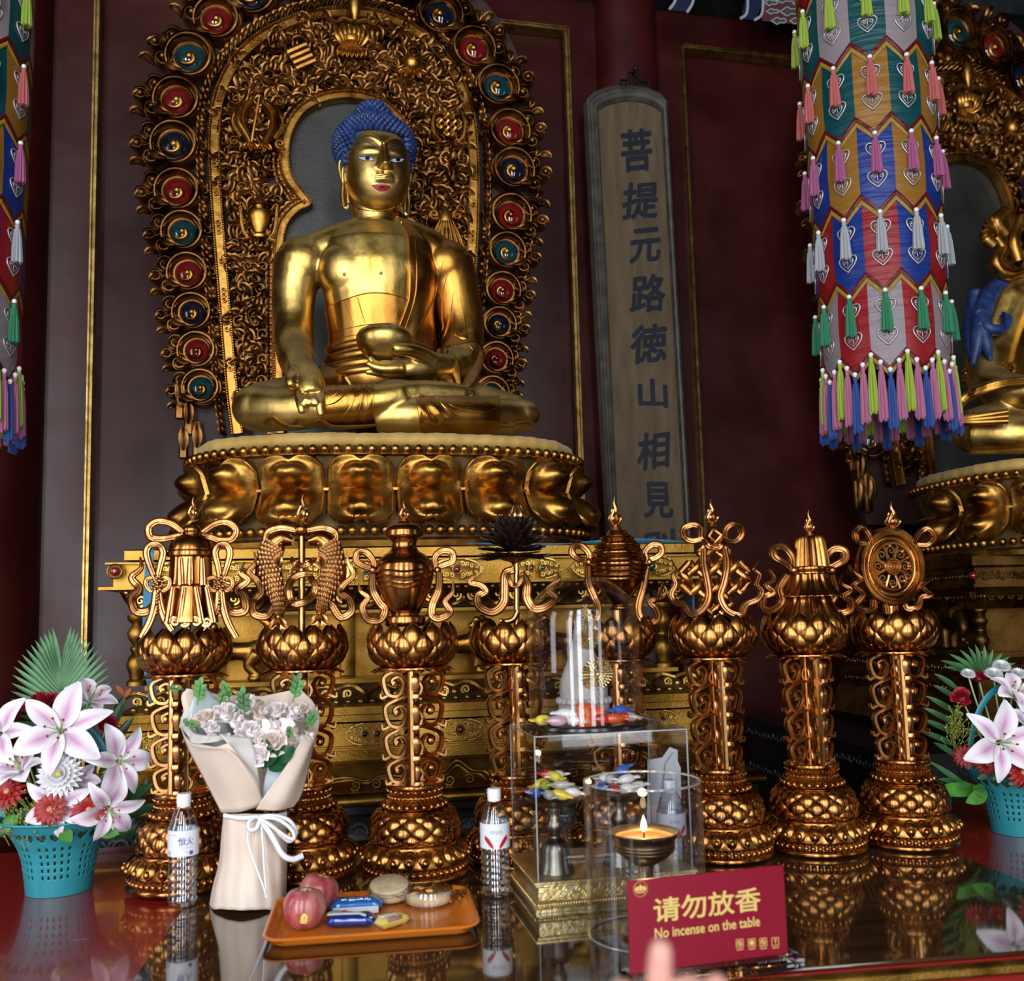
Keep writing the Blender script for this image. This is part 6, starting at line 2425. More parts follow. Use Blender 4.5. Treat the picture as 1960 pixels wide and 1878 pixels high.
for px, py, y, n, L_, a in ((378, 1350, .03, 6, .045, 1.4), (440, 1342, .07, 5, .035, 1.9), (468, 1375, -.03, 6, .05, 1.6), (560, 1345, .04, 6, .05, 1.3), (582, 1395, -.02, 6, .035, .9), (555, 1415, -.05, 4, .02, 1.6), (385, 1395, -.03, 4, .03, 2.6), (418, 1355, .05, 4, .03, 1.2), (352, 1320, .07, 3, .025, 3.0)):
    sprig(px, py, y, n, L_, a)
b = B()
for px, py, a, L_ in ((500, 1470, 1.0, .06), (515, 1472, .5, .05), (530, 1462, .9, .05), (505, 1455, 1.6, .045)):
    h = QF.hit(px, py, -.045)
    leaf3(b, (h[0], -.045, h[1]), (math.cos(a), -.2, math.sin(a)), (-.3, -1, .5), L_, .02, .5)
ob('broad_leaves', b, mk('dark_leaf', (.01, .07, .025), .35), bq, angle=180)
RBN = mk('white_ribbon', (.78, .78, .82), .35, 0, Sheen_Weight=.3)


def strap(pix, w, name='ribbon', y=-.085, th=.0006):
    P = cr(np.array([[QF.hit(a, c, yy)[0], yy, QF.hit(a, c, yy)[1]] for a, c, yy in pix]), 7)
    ob(name, tube(P, w, 6, flat=(1, .25), up=(0, -1, .05)), RBN, bq, angle=180)


strap([(428, 1561, -.03), (460, 1566, -.062), (500, 1564, -.068), (530, 1562, -.05), (548, 1558, -.02)], .0048)
strap([(492, 1565, -.075), (520, 1562, -.085), (552, 1570, -.085), (566, 1592, -.08), (556, 1610, -.08), (540, 1600, -.085), (520, 1580, -.085), (494, 1567, -.08)], .0045, 'bow_loop')
strap([(494, 1565, -.078), (530, 1568, -.092), (558, 1588, -.092), (562, 1606, -.09), (545, 1600, -.09), (515, 1578, -.088), (494, 1567, -.08)], .004, 'bow_loop')
strap([(486, 1565, -.075), (476, 1575, -.085), (478, 1588, -.085), (490, 1586, -.085), (498, 1570, -.08)], .0045, 'bow_loop')
strap([(500, 1570, -.08), (520, 1600, -.085), (540, 1635, -.085), (560, 1645, -.08), (580, 1638, -.07)], .0062, 'ribbon_tail')
strap([(478, 1575, -.075), (474, 1610, -.085), (490, 1660, -.1), (505, 1700, -.11), (509, 1718, -.11)], .0022, 'ribbon_tail')
strap([(500, 1575, -.078), (503, 1620, -.09), (506, 1670, -.102), (511, 1718, -.11)], .0022, 'ribbon_tail')

# ------------------------------------------------------------------ orange tray
TP = [TF.hitz(a, c, TZG - TZ + .018) for a, c in ((500, 1716), (536, 1805), (916, 1766), (860, 1702))]
tcx, tcy = np.mean([p[0] for p in TP]), np.mean([p[1] for p in TP])
e1 = (np.array(TP[2]) - np.array(TP[1]) + np.array(TP[3]) - np.array(TP[0])) / 2
e2 = (np.array(TP[0]) - np.array(TP[1]) + np.array(TP[3]) - np.array(TP[2])) / 2
hw, hd = np.linalg.norm(e1) / 2 * 1.05, np.linalg.norm(e2) / 2
ta = math.atan2(e1[1], e1[0])
tw = TF.world((tcx + .01, tcy, 0))
tray = thing('serving_tray', 'shallow orange plastic tray holding apples and snacks', 'tray', (tw.x, tw.y, TZG), TF.rz + ta)
ORANGE = noisy(mk('orange_plastic', (.75, .2, .02), .25, 0, Coat_Weight=.3), (.66, .16, .012), (.78, .22, .025), 4, 3)


def rrect(a, b_, r, n=6):
    out_ = []
    for cx, cy, s in ((a - r, b_ - r, 0), (-a + r, b_ - r, 1), (-a + r, -b_ + r, 2), (a - r, -b_ + r, 3)):
        for k in range(n + 1):
            t = PI / 2 * (s + k / n)
            out_.append((cx + r * math.cos(t), cy + r * math.sin(t)))
    return np.array(out_)


rows = []
for da, z in ((-.03, .003), (-.018, .004), (-.010, .014), (-.004, .019), (.0, .0205), (.003, .0185), (.002, .016), (-.003, .0165), (-.010, .006), (-.016, .0005), (-.03, .0)):
    o_ = rrect(hw + da, hd + da, .035 + da * .5)
    rows.append(np.column_stack([o_, np.full(len(o_), z)]))
v, f = grid(np.array(rows), cv=True)
k = len(rows[0])
f = f + [tuple(range(k)), tuple((len(rows) - 1) * k + i for i in range(k - 1, -1, -1))]
ob('tray_body', (v, f), ORANGE, tray, angle=60)
TRF = Frame((tw.x, tw.y, TZG), math.degrees(TF.rz + ta))
TRZ = .0036


def on_tray(px, py, z=0.0):
    x, y = TRF.hitz(px, py, TRZ + z)
    return TRF.world((x, y, TRZ))


# apples
APPLE = mk('apple_skin', (.5, .1, .1), .3, 0, Coat_Weight=.3)
noisy(APPLE, (.36, .045, .06), (.56, .26, .2), 5, 5, stretch=(9, 9, 1.2), lo=.38, hi=.72)


def apple(px, py, r, lab, tilt, stk=False):
    p = on_tray(px, py)
    t = thing('apple', lab, 'apple', (p.x, p.y, p.z), .4, 'red apples on the tray')
    pr = [(0, .10), (.12, .04), (.35, .0), (.58, .06), (.8, .28), (.97, .68), (1.0, 1.0), (.95, 1.32), (.78, 1.62), (.5, 1.76), (.26, 1.72), (.12, 1.60), (.04, 1.5), (0, 1.48)]
    v, f = lathe(cr([(a * r, z * r) for a, z in pr], 5), 40)
    th_ = np.arctan2(v[:, 1], v[:, 0])
    v[:, :2] *= (1 + .025 * np.cos(5 * th_ + .5) * np.clip(v[:, 2] / r, 0, 2) / 2)[:, None]
    b = ob('flesh', (v, f), APPLE, t, rot=tilt, angle=180)
    ob('hollow', lathe([(.0, 1.492 * r), (.1 * r, 1.6 * r), (.25 * r, 1.724 * r), (.3 * r, 1.738 * r)], 20), mk('apple_hollow', (.62, .55, .34), .5), b)
    ob('stalk', tube([(0, 0, 1.45 * r), (.04 * r, 0, 1.62 * r), (.12 * r, 0, 1.78 * r)], .035 * r, 6), mk('apple_stalk', (.12, .07, .03), .7), b)
    if stk:
        sm = mk('yellow_sticker', (.82, .62, .16), .4)
        P = []
        for u in np.linspace(0, 1, 9):
            row = []
            for s in np.linspace(-1, 1, 9):
                z = r * (.42 + .5 * u)
                rr = np.interp(z, [.28 * r, .68 * r, 1.0 * r], [.8 * r, .97 * r, 1.0 * r]) + .0006
                hw_ = .22 * (1 if u < .3 else .78) * math.sqrt(max(.02, 1 - abs(u - .45) ** 2 / .32))
                a = -1.75 + s * hw_
                row.append((rr * math.cos(a), rr * math.sin(a), z))
            P.append(row)
        st_ = ob('sticker', grid(np.array(P)), sm, b, label='small yellow fruit sticker')
        a = -1.72
        ob('sticker_spot', sphere((.972 * r * math.cos(a), .972 * r * math.sin(a), .74 * r), (.075 * r, .02 * r, .06 * r), 10, 6), mk('sticker_red', (.3, .03, .01), .4), st_)
    return t


apple(580, 1776, .0402, 'pink-red apple with a yellow sticker, nearest on the orange tray', (0, R(4), 0), True)
apple(599, 1745, .040, 'pink-red apple without a sticker, half behind the one with a sticker', (R(14), R(10), 1))

# wrapped snacks
def pillow_pack(L_, W_, H_, n=14, m=9, crimp=.12):
    """sealed flow-wrap pack: pillow body with flat crimped ends"""
    P = np.zeros((n, m * 2, 3))
    for i in range(n):
        u = -1 + 2 * i / (n - 1)
        e = 1 - max(0, (abs(u) - (1 - crimp * 2)) / (crimp * 2)) ** 1.2
        for j in range(m * 2):
            a = 2 * PI * j / (m * 2)
            c_, s_ = math.cos(a), math.sin(a)
            y = W_ / 2 * (abs(c_) ** .6) * (1 if c_ > 0 else -1) * (.9 + .1 * e + .06 * (1 - e) * math.sin(7 * a))
            z = H_ / 2 * (abs(s_) ** .75) * (1 if s_ > 0 else -1) * max(e, .06) + .0006 * math.sin(9 * u + 3 * a)
            P[i, j] = (u * L_ / 2, y, z + H_ / 2)
    v, f = grid(P, cv=True)
    return v, f + [tuple(range(m * 2 - 1, -1, -1)), tuple((n - 1) * m * 2 + i for i in range(m * 2))]


def snack(name, lab, px, py, L_, W_, H_, rz, mat, cat='snack', group=None, tilt=0.0):
    p = on_tray(px, py, H_ * .5)
    t = thing(name, lab, cat, (p.x, p.y, p.z + .0004), rz, group)
    t.scale = (1.2, 1.2, 1.3)
    w = ob('wrapper', pillow_pack(L_, W_, H_), mat, t, rot=(tilt, 0, 0), loc=(0, 0, W_ * .5 * abs(math.sin(tilt)) * .9), angle=70)
    return t, w


t, w = snack('wafer_packet', 'blue and white wafer packet with white lettering, lying behind the navy packet', 682, 1734, .088, .040, .020, TF.rz + R(-1), mk('blue_foil', (.02, .16, .55), .22, .3, Coat_Weight=.5))
ob('white_base', box((0, -.0205, .006), (.075, .002, .010)), mk('foil_white', (.75, .77, .8), .3), w)
v, f = text_mesh('乳加威化', .0125, .0003, 1.0)
ob('lettering', (np.stack([v[:, 0], -.0135 + v[:, 2] * .35, .0175 + v[:, 2] * .55], 1), f), mk('foil_letter', (.8, .82, .85), .35), w, angle=0)
t, w = snack('biscuit_packet', 'navy blue snack packet with a white band, in front of the blue wafer packet', 672, 1763, .080, .034, .018, TF.rz + R(-7), mk('navy_foil', (.008, .03, .22), .2, .3, Coat_Weight=.5))
ob('white_band', tube([(-.036, -.004, .018), (-.01, -.008, .0195), (.015, -.006, .019), (.036, -.01, .013)], .0042, 7, flat=(1.3, .35)), mk('band_white', (.72, .74, .76), .3), w)
ob('green_patch', sphere((-.026, .008, .0165), (.014, .010, .003), 12, 6), mk('patch_green', (.33, .42, .33), .4), w)
ob('red_patch', sphere((-.012, .006, .0185), (.006, .004, .002), 8, 6), mk('patch_red', (.5, .04, .05), .4), w)
t, w = snack('candy_packet', 'small yellow and pink wrapped candy, front right of the navy packet', 750, 1765, .056, .026, .016, TF.rz + R(38), mk('yellow_foil', (.72, .58, .14), .25, 0, Coat_Weight=.5))
ob('picture_panel', bbox((-.003, -.0085, .0125), (.032, .010, .006), .002), mk('panel_pink', (.42, .24, .3), .35), w)
ob('picture_panel', bbox((-.003, .006, .0155), (.032, .012, .003), .001), mk('panel_pale', (.68, .6, .52), .35), w)
FILM = clear_pane('wrapper_film', (.93, .92, .9), 2.5)
CAKE = noisy(mk('pale_biscuit', (.7, .55, .36), .7), (.6, .42, .25), (.78, .65, .46), 40, 5, .2, 90)
CREAM = mk('biscuit_cream', (.78, .72, .6), .6)


def film(b, c, rx, ry, z0, z1, ends):
    pr = [(rx, z0), (rx * 1.05, (z0 + z1) / 2), (rx * .96, z1)]
    b.add(lathe([(0, z0)] + pr + [(0, z1 + .001)], 24, 1, ry / rx, c))
    for s in ends:
        P = np.zeros((7, 5, 3))
        for i in range(7):
            for j in range(5):
                u, w2 = i / 6, (j - 2) / 2
                P[i, j] = (c[0] + s * (rx * .9 + .026 * u), c[1] + w2 * (ry * .5 + ry * .45 * u), (z0 + z1) / 2 + .004 * math.sin(3 * w2 + 4 * u) * u + .003)
        b.add(grid(P))


p = on_tray(748, 1716, .01)
t = thing('sandwich_biscuit', 'tilted sandwich biscuit in clear twisted film, at the back of the orange tray', 'biscuit', (p.x, p.y, p.z + .013), TF.rz + R(-18), 'biscuits in clear film')
t.scale = (1.22,) * 3
for k, (z, m_, r_) in enumerate(((.0, CAKE, .034), (.0095, CREAM, .032), (.0155, CAKE, .034))):
    ob('layer', lathe([(0, z), (r_ * .9, z), (r_, z + .003), (r_, z + .0065), (r_ * .9, z + .0092), (0, z + .0096)], 30, 1, .75), m_, t, rot=(R(24), 0, 0), angle=50)
fb2 = B()
film(fb2, (0, 0, 0), .037, .029, -.001, .028, (-1, 1))
ob('film', fb2, FILM, t, rot=(R(24), 0, 0))
p = on_tray(820, 1722, .008)
t = thing('round_biscuit', 'round pale biscuit in clear film with a red square label', 'biscuit', (p.x, p.y, p.z + .001), TF.rz + R(-10), 'biscuits in clear film')
t.scale = (1.22,) * 3
ob('cake', lathe([(0, 0), (.032, 0), (.038, .004), (.039, .011), (.036, .017), (.026, .020), (0, .021)], 34, 1, .92), CAKE, t, angle=50)
ob('red_label', bbox((.0, -.004, .0225), (.018, .018, .002), .001), mk('label_red_square', (.42, .02, .03), .4), t, rot=(R(4), 0, R(20)))
fb2 = B()
film(fb2, (0, 0, 0), .043, .04, .0005, .0245, (-1, 1))
ob('film', fb2, FILM, t)

# ------------------------------------------------------------------ acrylic box on a brass plinth
BX = [TF.hitz(a, c, 0) for a, c in ((1030, 1748), (985, 1706), (1345, 1722))]
BRASS = noisy(mk('brass_plinth', (.55, .38, .12), .35, 1), (.66, .52, .25), (.86, .72, .42), 30, 5, .2, 90)
c0 = np.array(BX[0])                       # near left corner at the table top
zt_ = TZG
W_box, D_box, CRZ = .344, .256, R(12)
bw = Vector((.034, 2.0, 0)) + Matrix.Rotation(CRZ, 3, 'Z') @ Vector((W_box / 2 - .008, D_box / 2 - .008, 0))
case = thing('display_case', 'clear acrylic case on a patterned brass plinth, sheltering two offering cups', 'display case', (bw.x, bw.y, TZG), CRZ)
PH = .058
BFm = Frame((bw.x, bw.y, TZG), 12)


def rloft(prof, W_, D_):
    P = [[(-W_ / 2 - o_, -D_ / 2 - o_, z), (W_ / 2 + o_, -D_ / 2 - o_, z), (W_ / 2 + o_, D_ / 2 + o_, z), (-W_ / 2 - o_, D_ / 2 + o_, z)] for o_, z in prof]
    v, f = grid(np.array(P), cv=True)
    return v, f + [(3, 2, 1, 0), tuple((len(prof) - 1) * 4 + i for i in range(4))]


pl_ = ob('plinth', rloft([(0, 0), (0, .006), (-.004, .008), (-.004, .012), (.0, .016), (-.003, .019), (-.008, .022), (-.008, .046), (-.003, .049), (-.003, .052), (.0, .054), (0, .058)], W_box, D_box), BRASS, case, angle=25)
pb2 = B()
rg = np.random.default_rng(5)
for s in range(60):
    u = -W_box / 2 + .006 + s * (W_box - .012) / 59
    pb2.add(sphere((u, -D_box / 2 - .0005, .0135), (.0024, .002, .0045), 6, 5))
    pb2.add(sphere((u, -D_box / 2 + .0005, .0555), (.0026, .0025, .0025), 6, 4))
for s in range(26):
    u = -W_box / 2 + .014 + s * (W_box - .028) / 25
    pb2.add(ribbon(spiral((u, .034 + .005 * (-1) ** s), .001, .0072, s, 1.3 * (-1) ** s, 12), [.0012, .0018], .002, BAND, y=-D_box / 2 + .0075))
for s in range(30):
    u = -D_box / 2 + .006 + s * (D_box - .012) / 29
    pb2.add(sphere((-W_box / 2 - .0005, u, .0135), (.002, .0024, .0045), 6, 5))
    pb2.add(sphere((-W_box / 2 + .0005, u, .0555), (.0025, .0026, .0025), 6, 4))
ob('plinth_pattern', pb2, BRASS, pl_)
zb_ = BFm.hit(1023, 1411, -D_box / 2 + .008)[1]
W2, D2 = W_box - .016, D_box - .016
th_ = .0045
for nm, c_, s_ in (('front_pane', (0, -D2 / 2, (PH + zb_) / 2), (W2, th_, zb_ - PH)), ('back_pane', (0, D2 / 2, (PH + zb_) / 2), (W2, th_, zb_ - PH)),
                   ('side_pane', (-W2 / 2, 0, (PH + zb_) / 2), (th_, D2 - th_, zb_ - PH)), ('side_pane', (W2 / 2, 0, (PH + zb_) / 2), (th_, D2 - th_, zb_ - PH)), ('top_pane', (0, 0, zb_), (W2 + th_, D2 + th_, th_))):
    ob(nm, box(c_, s_), CLEAR, case, angle=0)
eb = B()
for sx in (-1, 1):
    for sy in (-1, 1):
        eb.add(box((sx * W2 / 2, sy * D2 / 2, (PH + zb_) / 2), (.0026, .0026, zb_ - PH)))
    eb.add(box((sx * W2 / 2, 0, zb_), (.0026, D2, .0026)))
    eb.add(box((0, sx * D2 / 2, zb_), (W2, .0026, .0026)))
ob('glued_edges', eb, EDGE, case, angle=0, label='pale glued acrylic edges')

# two offering cups with sweets inside the case
PEWTER = noisy(mk('pewter', (.2, .18, .15), .3, 1), (.15, .13, .11), (.25, .225, .19), 20, 3)
CAND = {}
for nm, c_ in (('red', (.5, .03, .03)), ('orange', (.62, .11, .02)), ('yellow', (.72, .55, .05)), ('white', (.75, .75, .74)), ('blue', (.05, .14, .55)), ('grey', (.38, .36, .32)), ('pink', (.42, .27, .34)), ('green', (.3, .4, .08))):
    CAND[nm] = mk('sweet_wrapper_' + nm, c_, .25, 0, Coat_Weight=.6, Coat_Roughness=.1)


def sweet(L_, r):
    """twist-wrapped sweet along x: plump middle, pinched necks, flared ends"""
    n, m = 15, 12
    P = np.zeros((n, m, 3))
    for i in range(n):
        u = -1 + 2 * i / (n - 1)
        a_ = abs(u)
        rr = r * (math.sqrt(max(0, 1 - (a_ / .62) ** 2)) ** .7 if a_ < .58 else 0)
        fl = max(0, (a_ - .55) / .45)
        rr = max(rr, r * .16 + fl * r * .85)
        for j in range(m):
            t = 2 * PI * j / m
            fan = 1 - .8 * fl
            P[i, j] = (u * L_ / 2, rr * math.cos(t) * (1 + .15 * fl * math.sin(6 * t)), rr * math.sin(t) * fan)
    v, f = grid(P, cv=True)
    return v, f + [tuple(range(m - 1, -1, -1)), tuple((n - 1) * m + i for i in range(m))]


SWM = {nm: mesh('wrapper', sweet(.058, .0105), CAND[nm], 60) for nm in CAND}
WHO = {'red': 'red', 'orange': 'orange', 'yellow': 'yellow', 'white': 'white', 'blue': 'blue', 'grey': 'silvery grey', 'pink': 'mauve', 'green': 'green'}


def put_sweet(nm, wp, rot, lab, group, sc=1.0):
    o = bpy.data.objects.new('sweet', SWM[nm])
    COL.objects.link(o)
    o.location, o.rotation_euler = wp, rot
    o.scale = (sc,) * 3
    tag(o, lab, 'sweet', group)
    return o


CYL_ = BFm.hitz(1062, 1668, PH)[1]
CUP_Z = BFm.hit(1062, 1530, CYL_)[1]
for k, (px, who) in enumerate(((1062, 'left'), (1187, 'right'))):
    u = BFm.hit(px, 1600, CYL_ + .02 * k)[0]
    wp = BFm.world((u, CYL_ + .02 * k, PH + .0005))
    H = CUP_Z - PH
    lab = 'dark pewter offering cup on a bell foot, left one inside the acrylic case' if k == 0 else 'dark pewter offering cup on a bell foot, seen through the glass cylinder'
    t = thing('offering_cup', lab, 'cup', wp, TF.rz, 'offering cups in the case')
    s = H / .155
    ob('foot', lathe([(0, 0), (.043, 0), (.042, .006), (.036, .02), (.034, .045), (.03, .06), (.022, .068), (.012, .072), (.011, .078)], 36, c=(0, 0, 0)), PEWTER, t, angle=50).scale = (.9, .9, s)
    ob('stem', lathe([(.011, .076), (.013, .082), (.017, .092), (.018, .1), (.013, .112), (.010, .118), (.012, .126), (.012, .136), (.009, .138)], 28), PEWTER, t, angle=50).scale = (1, 1, s)
    ob('dish', lathe([(0, .137), (.02, .139), (.04, .146), (.056, .157), (.058, .158), (.056, .1595), (.04, .15), (.02, .144), (0, .143)], 44), PEWTER, t, angle=50).scale = (1.05, 1.05, s)
    g_ = np.random.default_rng(20 + k)
    cols = ['grey', 'red', 'yellow', 'white', 'blue', 'white', 'red', 'grey', 'red', 'yellow', 'grey', 'white', 'green', 'white', 'red', 'yellow'] if k == 0 else ['red', 'white', 'white', 'grey', 'blue', 'white', 'white', 'red', 'grey', 'white', 'white', 'grey', 'white', 'blue']
    names = WHO
    for q, nm in enumerate(cols):
        a = q * 2.4
        lvl = 0 if q < 8 else (1 if q < 13 else 2)
        r_ = (.040, .025, .009)[lvl]
        z = H + .016 + lvl * .0165
        wq = BFm.world((u + r_ * math.cos(a), CYL_ + .02 * k + r_ * math.sin(a), PH + z))
        put_sweet(nm, wq, (g_.uniform(-.3, .3), g_.uniform(-.25, .25), a + 1.2 + g_.uniform(-.4, .4)), '%s wrapped sweet heaped in the %s offering cup' % (names[nm], 'left' if k == 0 else 'right'), '%s sweets in the %s offering cup' % (names[nm], 'left' if k == 0 else 'right'), 1.0)

# ------------------------------------------------------------------ glass dome with a small stupa, on the case
DYL = BFm.hitz(1122, 1390, zb_ + .003)[1]
DYL = max(-D_box / 2 + .112, min(D_box / 2 - .112, DYL))
zdp = zb_ + .003
h = BFm.hit(1122, 1386, DYL)
dw = BFm.world((h[0], DYL, zdp))
KD = (BFm.hit(1236, 1386, DYL)[0] - BFm.hit(1009, 1386, DYL)[0]) / 2
dome = thing('glass_dome', 'clear glass dome on a round black base, standing on the acrylic case', 'glass dome', dw, TF.rz)
DFm = Frame(dw, math.degrees(TF.rz))
ob('base_plate', lathe([(0, 0), (KD * .97, 0), (KD, .003), (KD, .009), (KD * .985, .0115), (KD * .95, .0125), (KD * .95, .0105), (0, .0105)], 56), MT['black'], dome, angle=40, label='round black base plate')
rg_ = KD * .915
zsh = DFm.hit(1122, 1190, 0)[1]
ztp = DFm.hit(1122, 1103, 0)[1]
prof = [(rg_, .0108), (rg_, zsh * .5), (rg_, zsh)] + [(rg_ * math.cos(a), zsh + (ztp - zsh) * math.sin(a)) for a in np.linspace(.12, PI / 2, 12)]
prof[-1] = (0, ztp)
ob('dome', lathe(prof, 56), DOMEG, dome, angle=180)
prof2 = [(r * .975, z - .002 if z > zsh else z) for r, z in prof]
ob('dome_inner', lathe(prof2, 56), DOMEG, dome, angle=180)

STONE = noisy(mk('grey_stupa', (.4, .36, .33), .7), (.33, .3, .275), (.45, .41, .375), 30, 4, .2, 80)
PALEG = noisy(mk('pale_gold', (.62, .48, .22), .36, 1), (.5, .38, .16), (.74, .6, .32), 40, 3)
c = DFm.hit(1122, 1380, 0)
scx = DFm.hit(1118, 1350, 0)[0]
sw = DFm.world((scx, .0, .0112))
stu = thing('stupa', 'grey cone-shaped stupa with gold medallions under the glass dome', 'stupa', sw, TF.rz)
SFm = Frame(sw, math.degrees(TF.rz))


def szp(px, py):
    return SFm.hit(px, py, 0)


zz = [szp(1118, y)[1] for y in (1380, 1345, 1322, 1300, 1265, 1240, 1200, 1168)]
kx = (szp(1168, 1340)[0] - szp(1072, 1340)[0]) / 2
ob('foot', lathe([(0, 0), (kx * .99, 0), (kx, zz[1] * .9), (kx * .96, zz[1]), (kx * .9, zz[2] - .012), (0, zz[2])], 40), STONE, stu)
ob('bead_belt', beads([(kx * .98 * math.cos(a), kx * .98 * math.sin(a), zz[1] + .005) for a in np.linspace(0, 2 * PI, 24, endpoint=False)], .0078, 10, 8), STONE, stu)
ob('cone', lathe([(0, zz[1]), (kx * .92, zz[1]), (kx * .95, zz[2]), (kx * .9, zz[3]), (kx * .62, zz[4]), (kx * .42, zz[5]), (kx * .3, zz[6]), (kx * .16, zz[7]), (0, zz[7] + .004)], 40), STONE, stu)


def gold_disc(px, py, rpx, yy, tilt):
    c = SFm.hit(px, py, yy)
    kk = (SFm.hit(px + 100, py, yy)[0] - c[0]) / 100
    r = rpx * kk
    b = B()
    for ring, n in ((1.0, 30), (.78, 26), (.56, 20), (.34, 12)):
        for q in range(n):
            a = 2 * PI * q / n
            d = np.array([math.cos(a), 0, math.sin(a)])
            b.add(tube([d * r * (ring - .2), d * r * (ring - .1) + np.array([0, -.004, 0]), d * r * ring], [r * .035, r * .06, r * .05], 6))
    b.add(sphere((0, -.002, 0), (r * .16, .006, r * .16), 10, 7))
    b.add(prism([(r * .92 * math.cos(t), r * .92 * math.sin(t)) for t in np.linspace(0, 2 * PI, 24, endpoint=False)], .001, .004))
    ob('gold_medallion', b, PALEG, stu, loc=(c[0], yy, c[1]), rot=tilt)


gold_disc(1143, 1290, 33, -kx * .98, (R(18), 0, R(14)))
gold_disc(1126, 1222, 22, -kx * .55, (R(20), 0, R(8)))
b = B()
c = SFm.hit(1121, 1172, -kx * .3)
for q in range(16):
    a = q * 2.4
    r = .0026 * math.sqrt(q)
    b.add(sphere((c[0] + r * math.cos(a) * .8, -kx * .42, c[1] + 1.8 * r * math.sin(a)), .0045, 7, 5))
for q in range(12):
    a = 2 * PI * q / 12
    b.add(sphere((c[0] + .004 + .012 * math.cos(a), -kx * .5, c[1] - .022 + .012 * math.sin(a)), .0042, 7, 5))
ob('gold_crest', b, PALEG, stu)
for q, (nm, px, py, rz, lab) in enumerate((('yellow', 1040, 1378, .5, 'yellow wrapped sweet at the left under the glass dome'), ('white', 1083, 1366, -.35, 'white wrapped sweet lying on the others at the left under the glass dome'), ('pink', 1068, 1383, .1, 'mauve wrapped sweet under the glass dome beside the yellow one'), ('white', 1098, 1388, -.7, 'white wrapped sweet beside the large orange one under the dome'),
                                            ('red', 1155, 1384, .2, 'red wrapped sweet under the glass dome, right of the orange ones'), ('blue', 1188, 1366, .6, 'blue wrapped sweet at the right under the glass dome'), ('orange', 1176, 1383, .1, 'orange wrapped sweet at the right under the glass dome'), ('grey', 1202, 1378, -.6, 'silvery grey wrapped sweet at the far right under the dome'), ('red', 1193, 1387, -.3, 'red wrapped sweet at the far right under the dome, lying lowest'))):
    yl_ = -KD * (.72 if 1060 < px < 1180 else .52) + (.012 if py < 1370 else 0)
    yl_ += 0.0
    x_ = DFm.hit(px, py, yl_)[0]
    lift = .024 + (.013 if py < 1370 else 0)
    put_sweet(nm, DFm.world((x_, yl_, lift)), (.1, .05, TF.rz + rz), lab, 'sweets under the glass dome', 1.1)
ORP = mk('orange_candy_foil', (.6, .09, .02), .22, 0, Coat_Weight=.6)
for px, py, L_, H_, lab in ((1118, 1372, .05, .012, 'large orange sweet packet standing up in front of the grey stupa'), (1143, 1368, .04, .010, 'smaller orange sweet packet leaning behind the large orange one')):
    yl_ = -KD * .74 if px == 1118 else -KD * .62
    x_ = DFm.hit(px, py, yl_)[0]
    o = ob('sweet_packet', pillow_pack(L_, .032, H_), ORP, loc=DFm.world((x_, yl_, .012 + L_ * .42)), rot=(0, R(-72), TF.rz + R(90)), angle=60)
    tag(o, lab, 'sweet', 'sweets under the glass dome')

# ------------------------------------------------------------------ butter lamp in a glass cylinder
zr = 1495
LAMP_Y = TF.hitz(1240, 1795, 0)[1] - .0
cyw = on_z(1240, 1788, TZG)
cyl = thing('glass_cylinder', 'tall open glass cylinder around the burning brass lamp', 'glass cylinder', (cyw.x, cyw.y, TZG), TF.rz)
CFm = Frame((cyw.x, cyw.y, TZG), math.degrees(TF.rz))
rc = (CFm.hit(1349, 1600, 0)[0] - CFm.hit(1129, 1600, 0)[0]) / 2
zc_t = CFm.hit(1240, 1494, 0)[1]
ob('wall', lathe([(rc, 0), (rc, zc_t * .5), (rc, zc_t)], 64), DOMEG, cyl, angle=180)
ob('inner_wall', lathe([(rc - .0035, 0), (rc - .0035, zc_t * .5), (rc - .0035, zc_t)], 64), DOMEG, cyl, angle=180)
RIMG = mk('glass_rim', (.72, .78, .74), .08, 0, Transmission_Weight=.7, Coat_Weight=1.0)
for z in (.0022, zc_t):
    ob('rim', tube([((rc - .0018) * math.cos(a), (rc - .0018) * math.sin(a), z) for a in np.linspace(0, 2 * PI, 64, endpoint=False)], .0022, 8, True), RIMG, cyl)
BRL = noisy(mk('aged_brass', (.36, .25, .13), .3, 1), (.42, .32, .19), (.6, .48, .31), 8, 4, stretch=(1, 1, 14))
lw = CFm.world((0, 0, .0006))
lamp = thing('butter_lamp', 'brass butter lamp bowl on a stem, burning inside the glass cylinder', 'lamp', lw, TF.rz)
rb = (CFm.hit(1305, 1592, 0)[0] - CFm.hit(1172, 1592, 0)[0]) / 2
z1 = CFm.hit(1238, 1592, 0)[1]
z0_ = CFm.hit(1238, 1655, 0)[1]
ob('bowl', lathe([(0, z0_ - .002), (rb * .28, z0_), (rb * .6, z0_ + .012), (rb * .8, z0_ + (z1 - z0_) * .42), (rb * .84, z0_ + (z1 - z0_) * .7), (rb * .93, z1 - .006), (rb, z1 - .001), (rb, z1 + .001), (rb * .97, z1 + .0015), (rb * .84, z1 - .006), (rb * .8, z1 - .012), (0, z1 - .012)], 56), BRL, lamp, angle=50)
for zf in (.45, .55, .65):
    ob('groove', tube([(rb * (.815 + .05 * zf) * math.cos(a), rb * (.815 + .05 * zf) * math.sin(a), z0_ + (z1 - z0_) * zf) for a in np.linspace(0, 2 * PI, 48, endpoint=False)], .0012, 6, True), BRL, lamp)
ob('stem', lathe([(.05, 0), (.05, .006), (.042, .012), (.02, .024), (.012, .04), (.012, z0_ * .6), (.017, z0_ * .75), (.0135, z0_ * .88), (.017, z0_ + .001)], 36), BRL, lamp, angle=50)
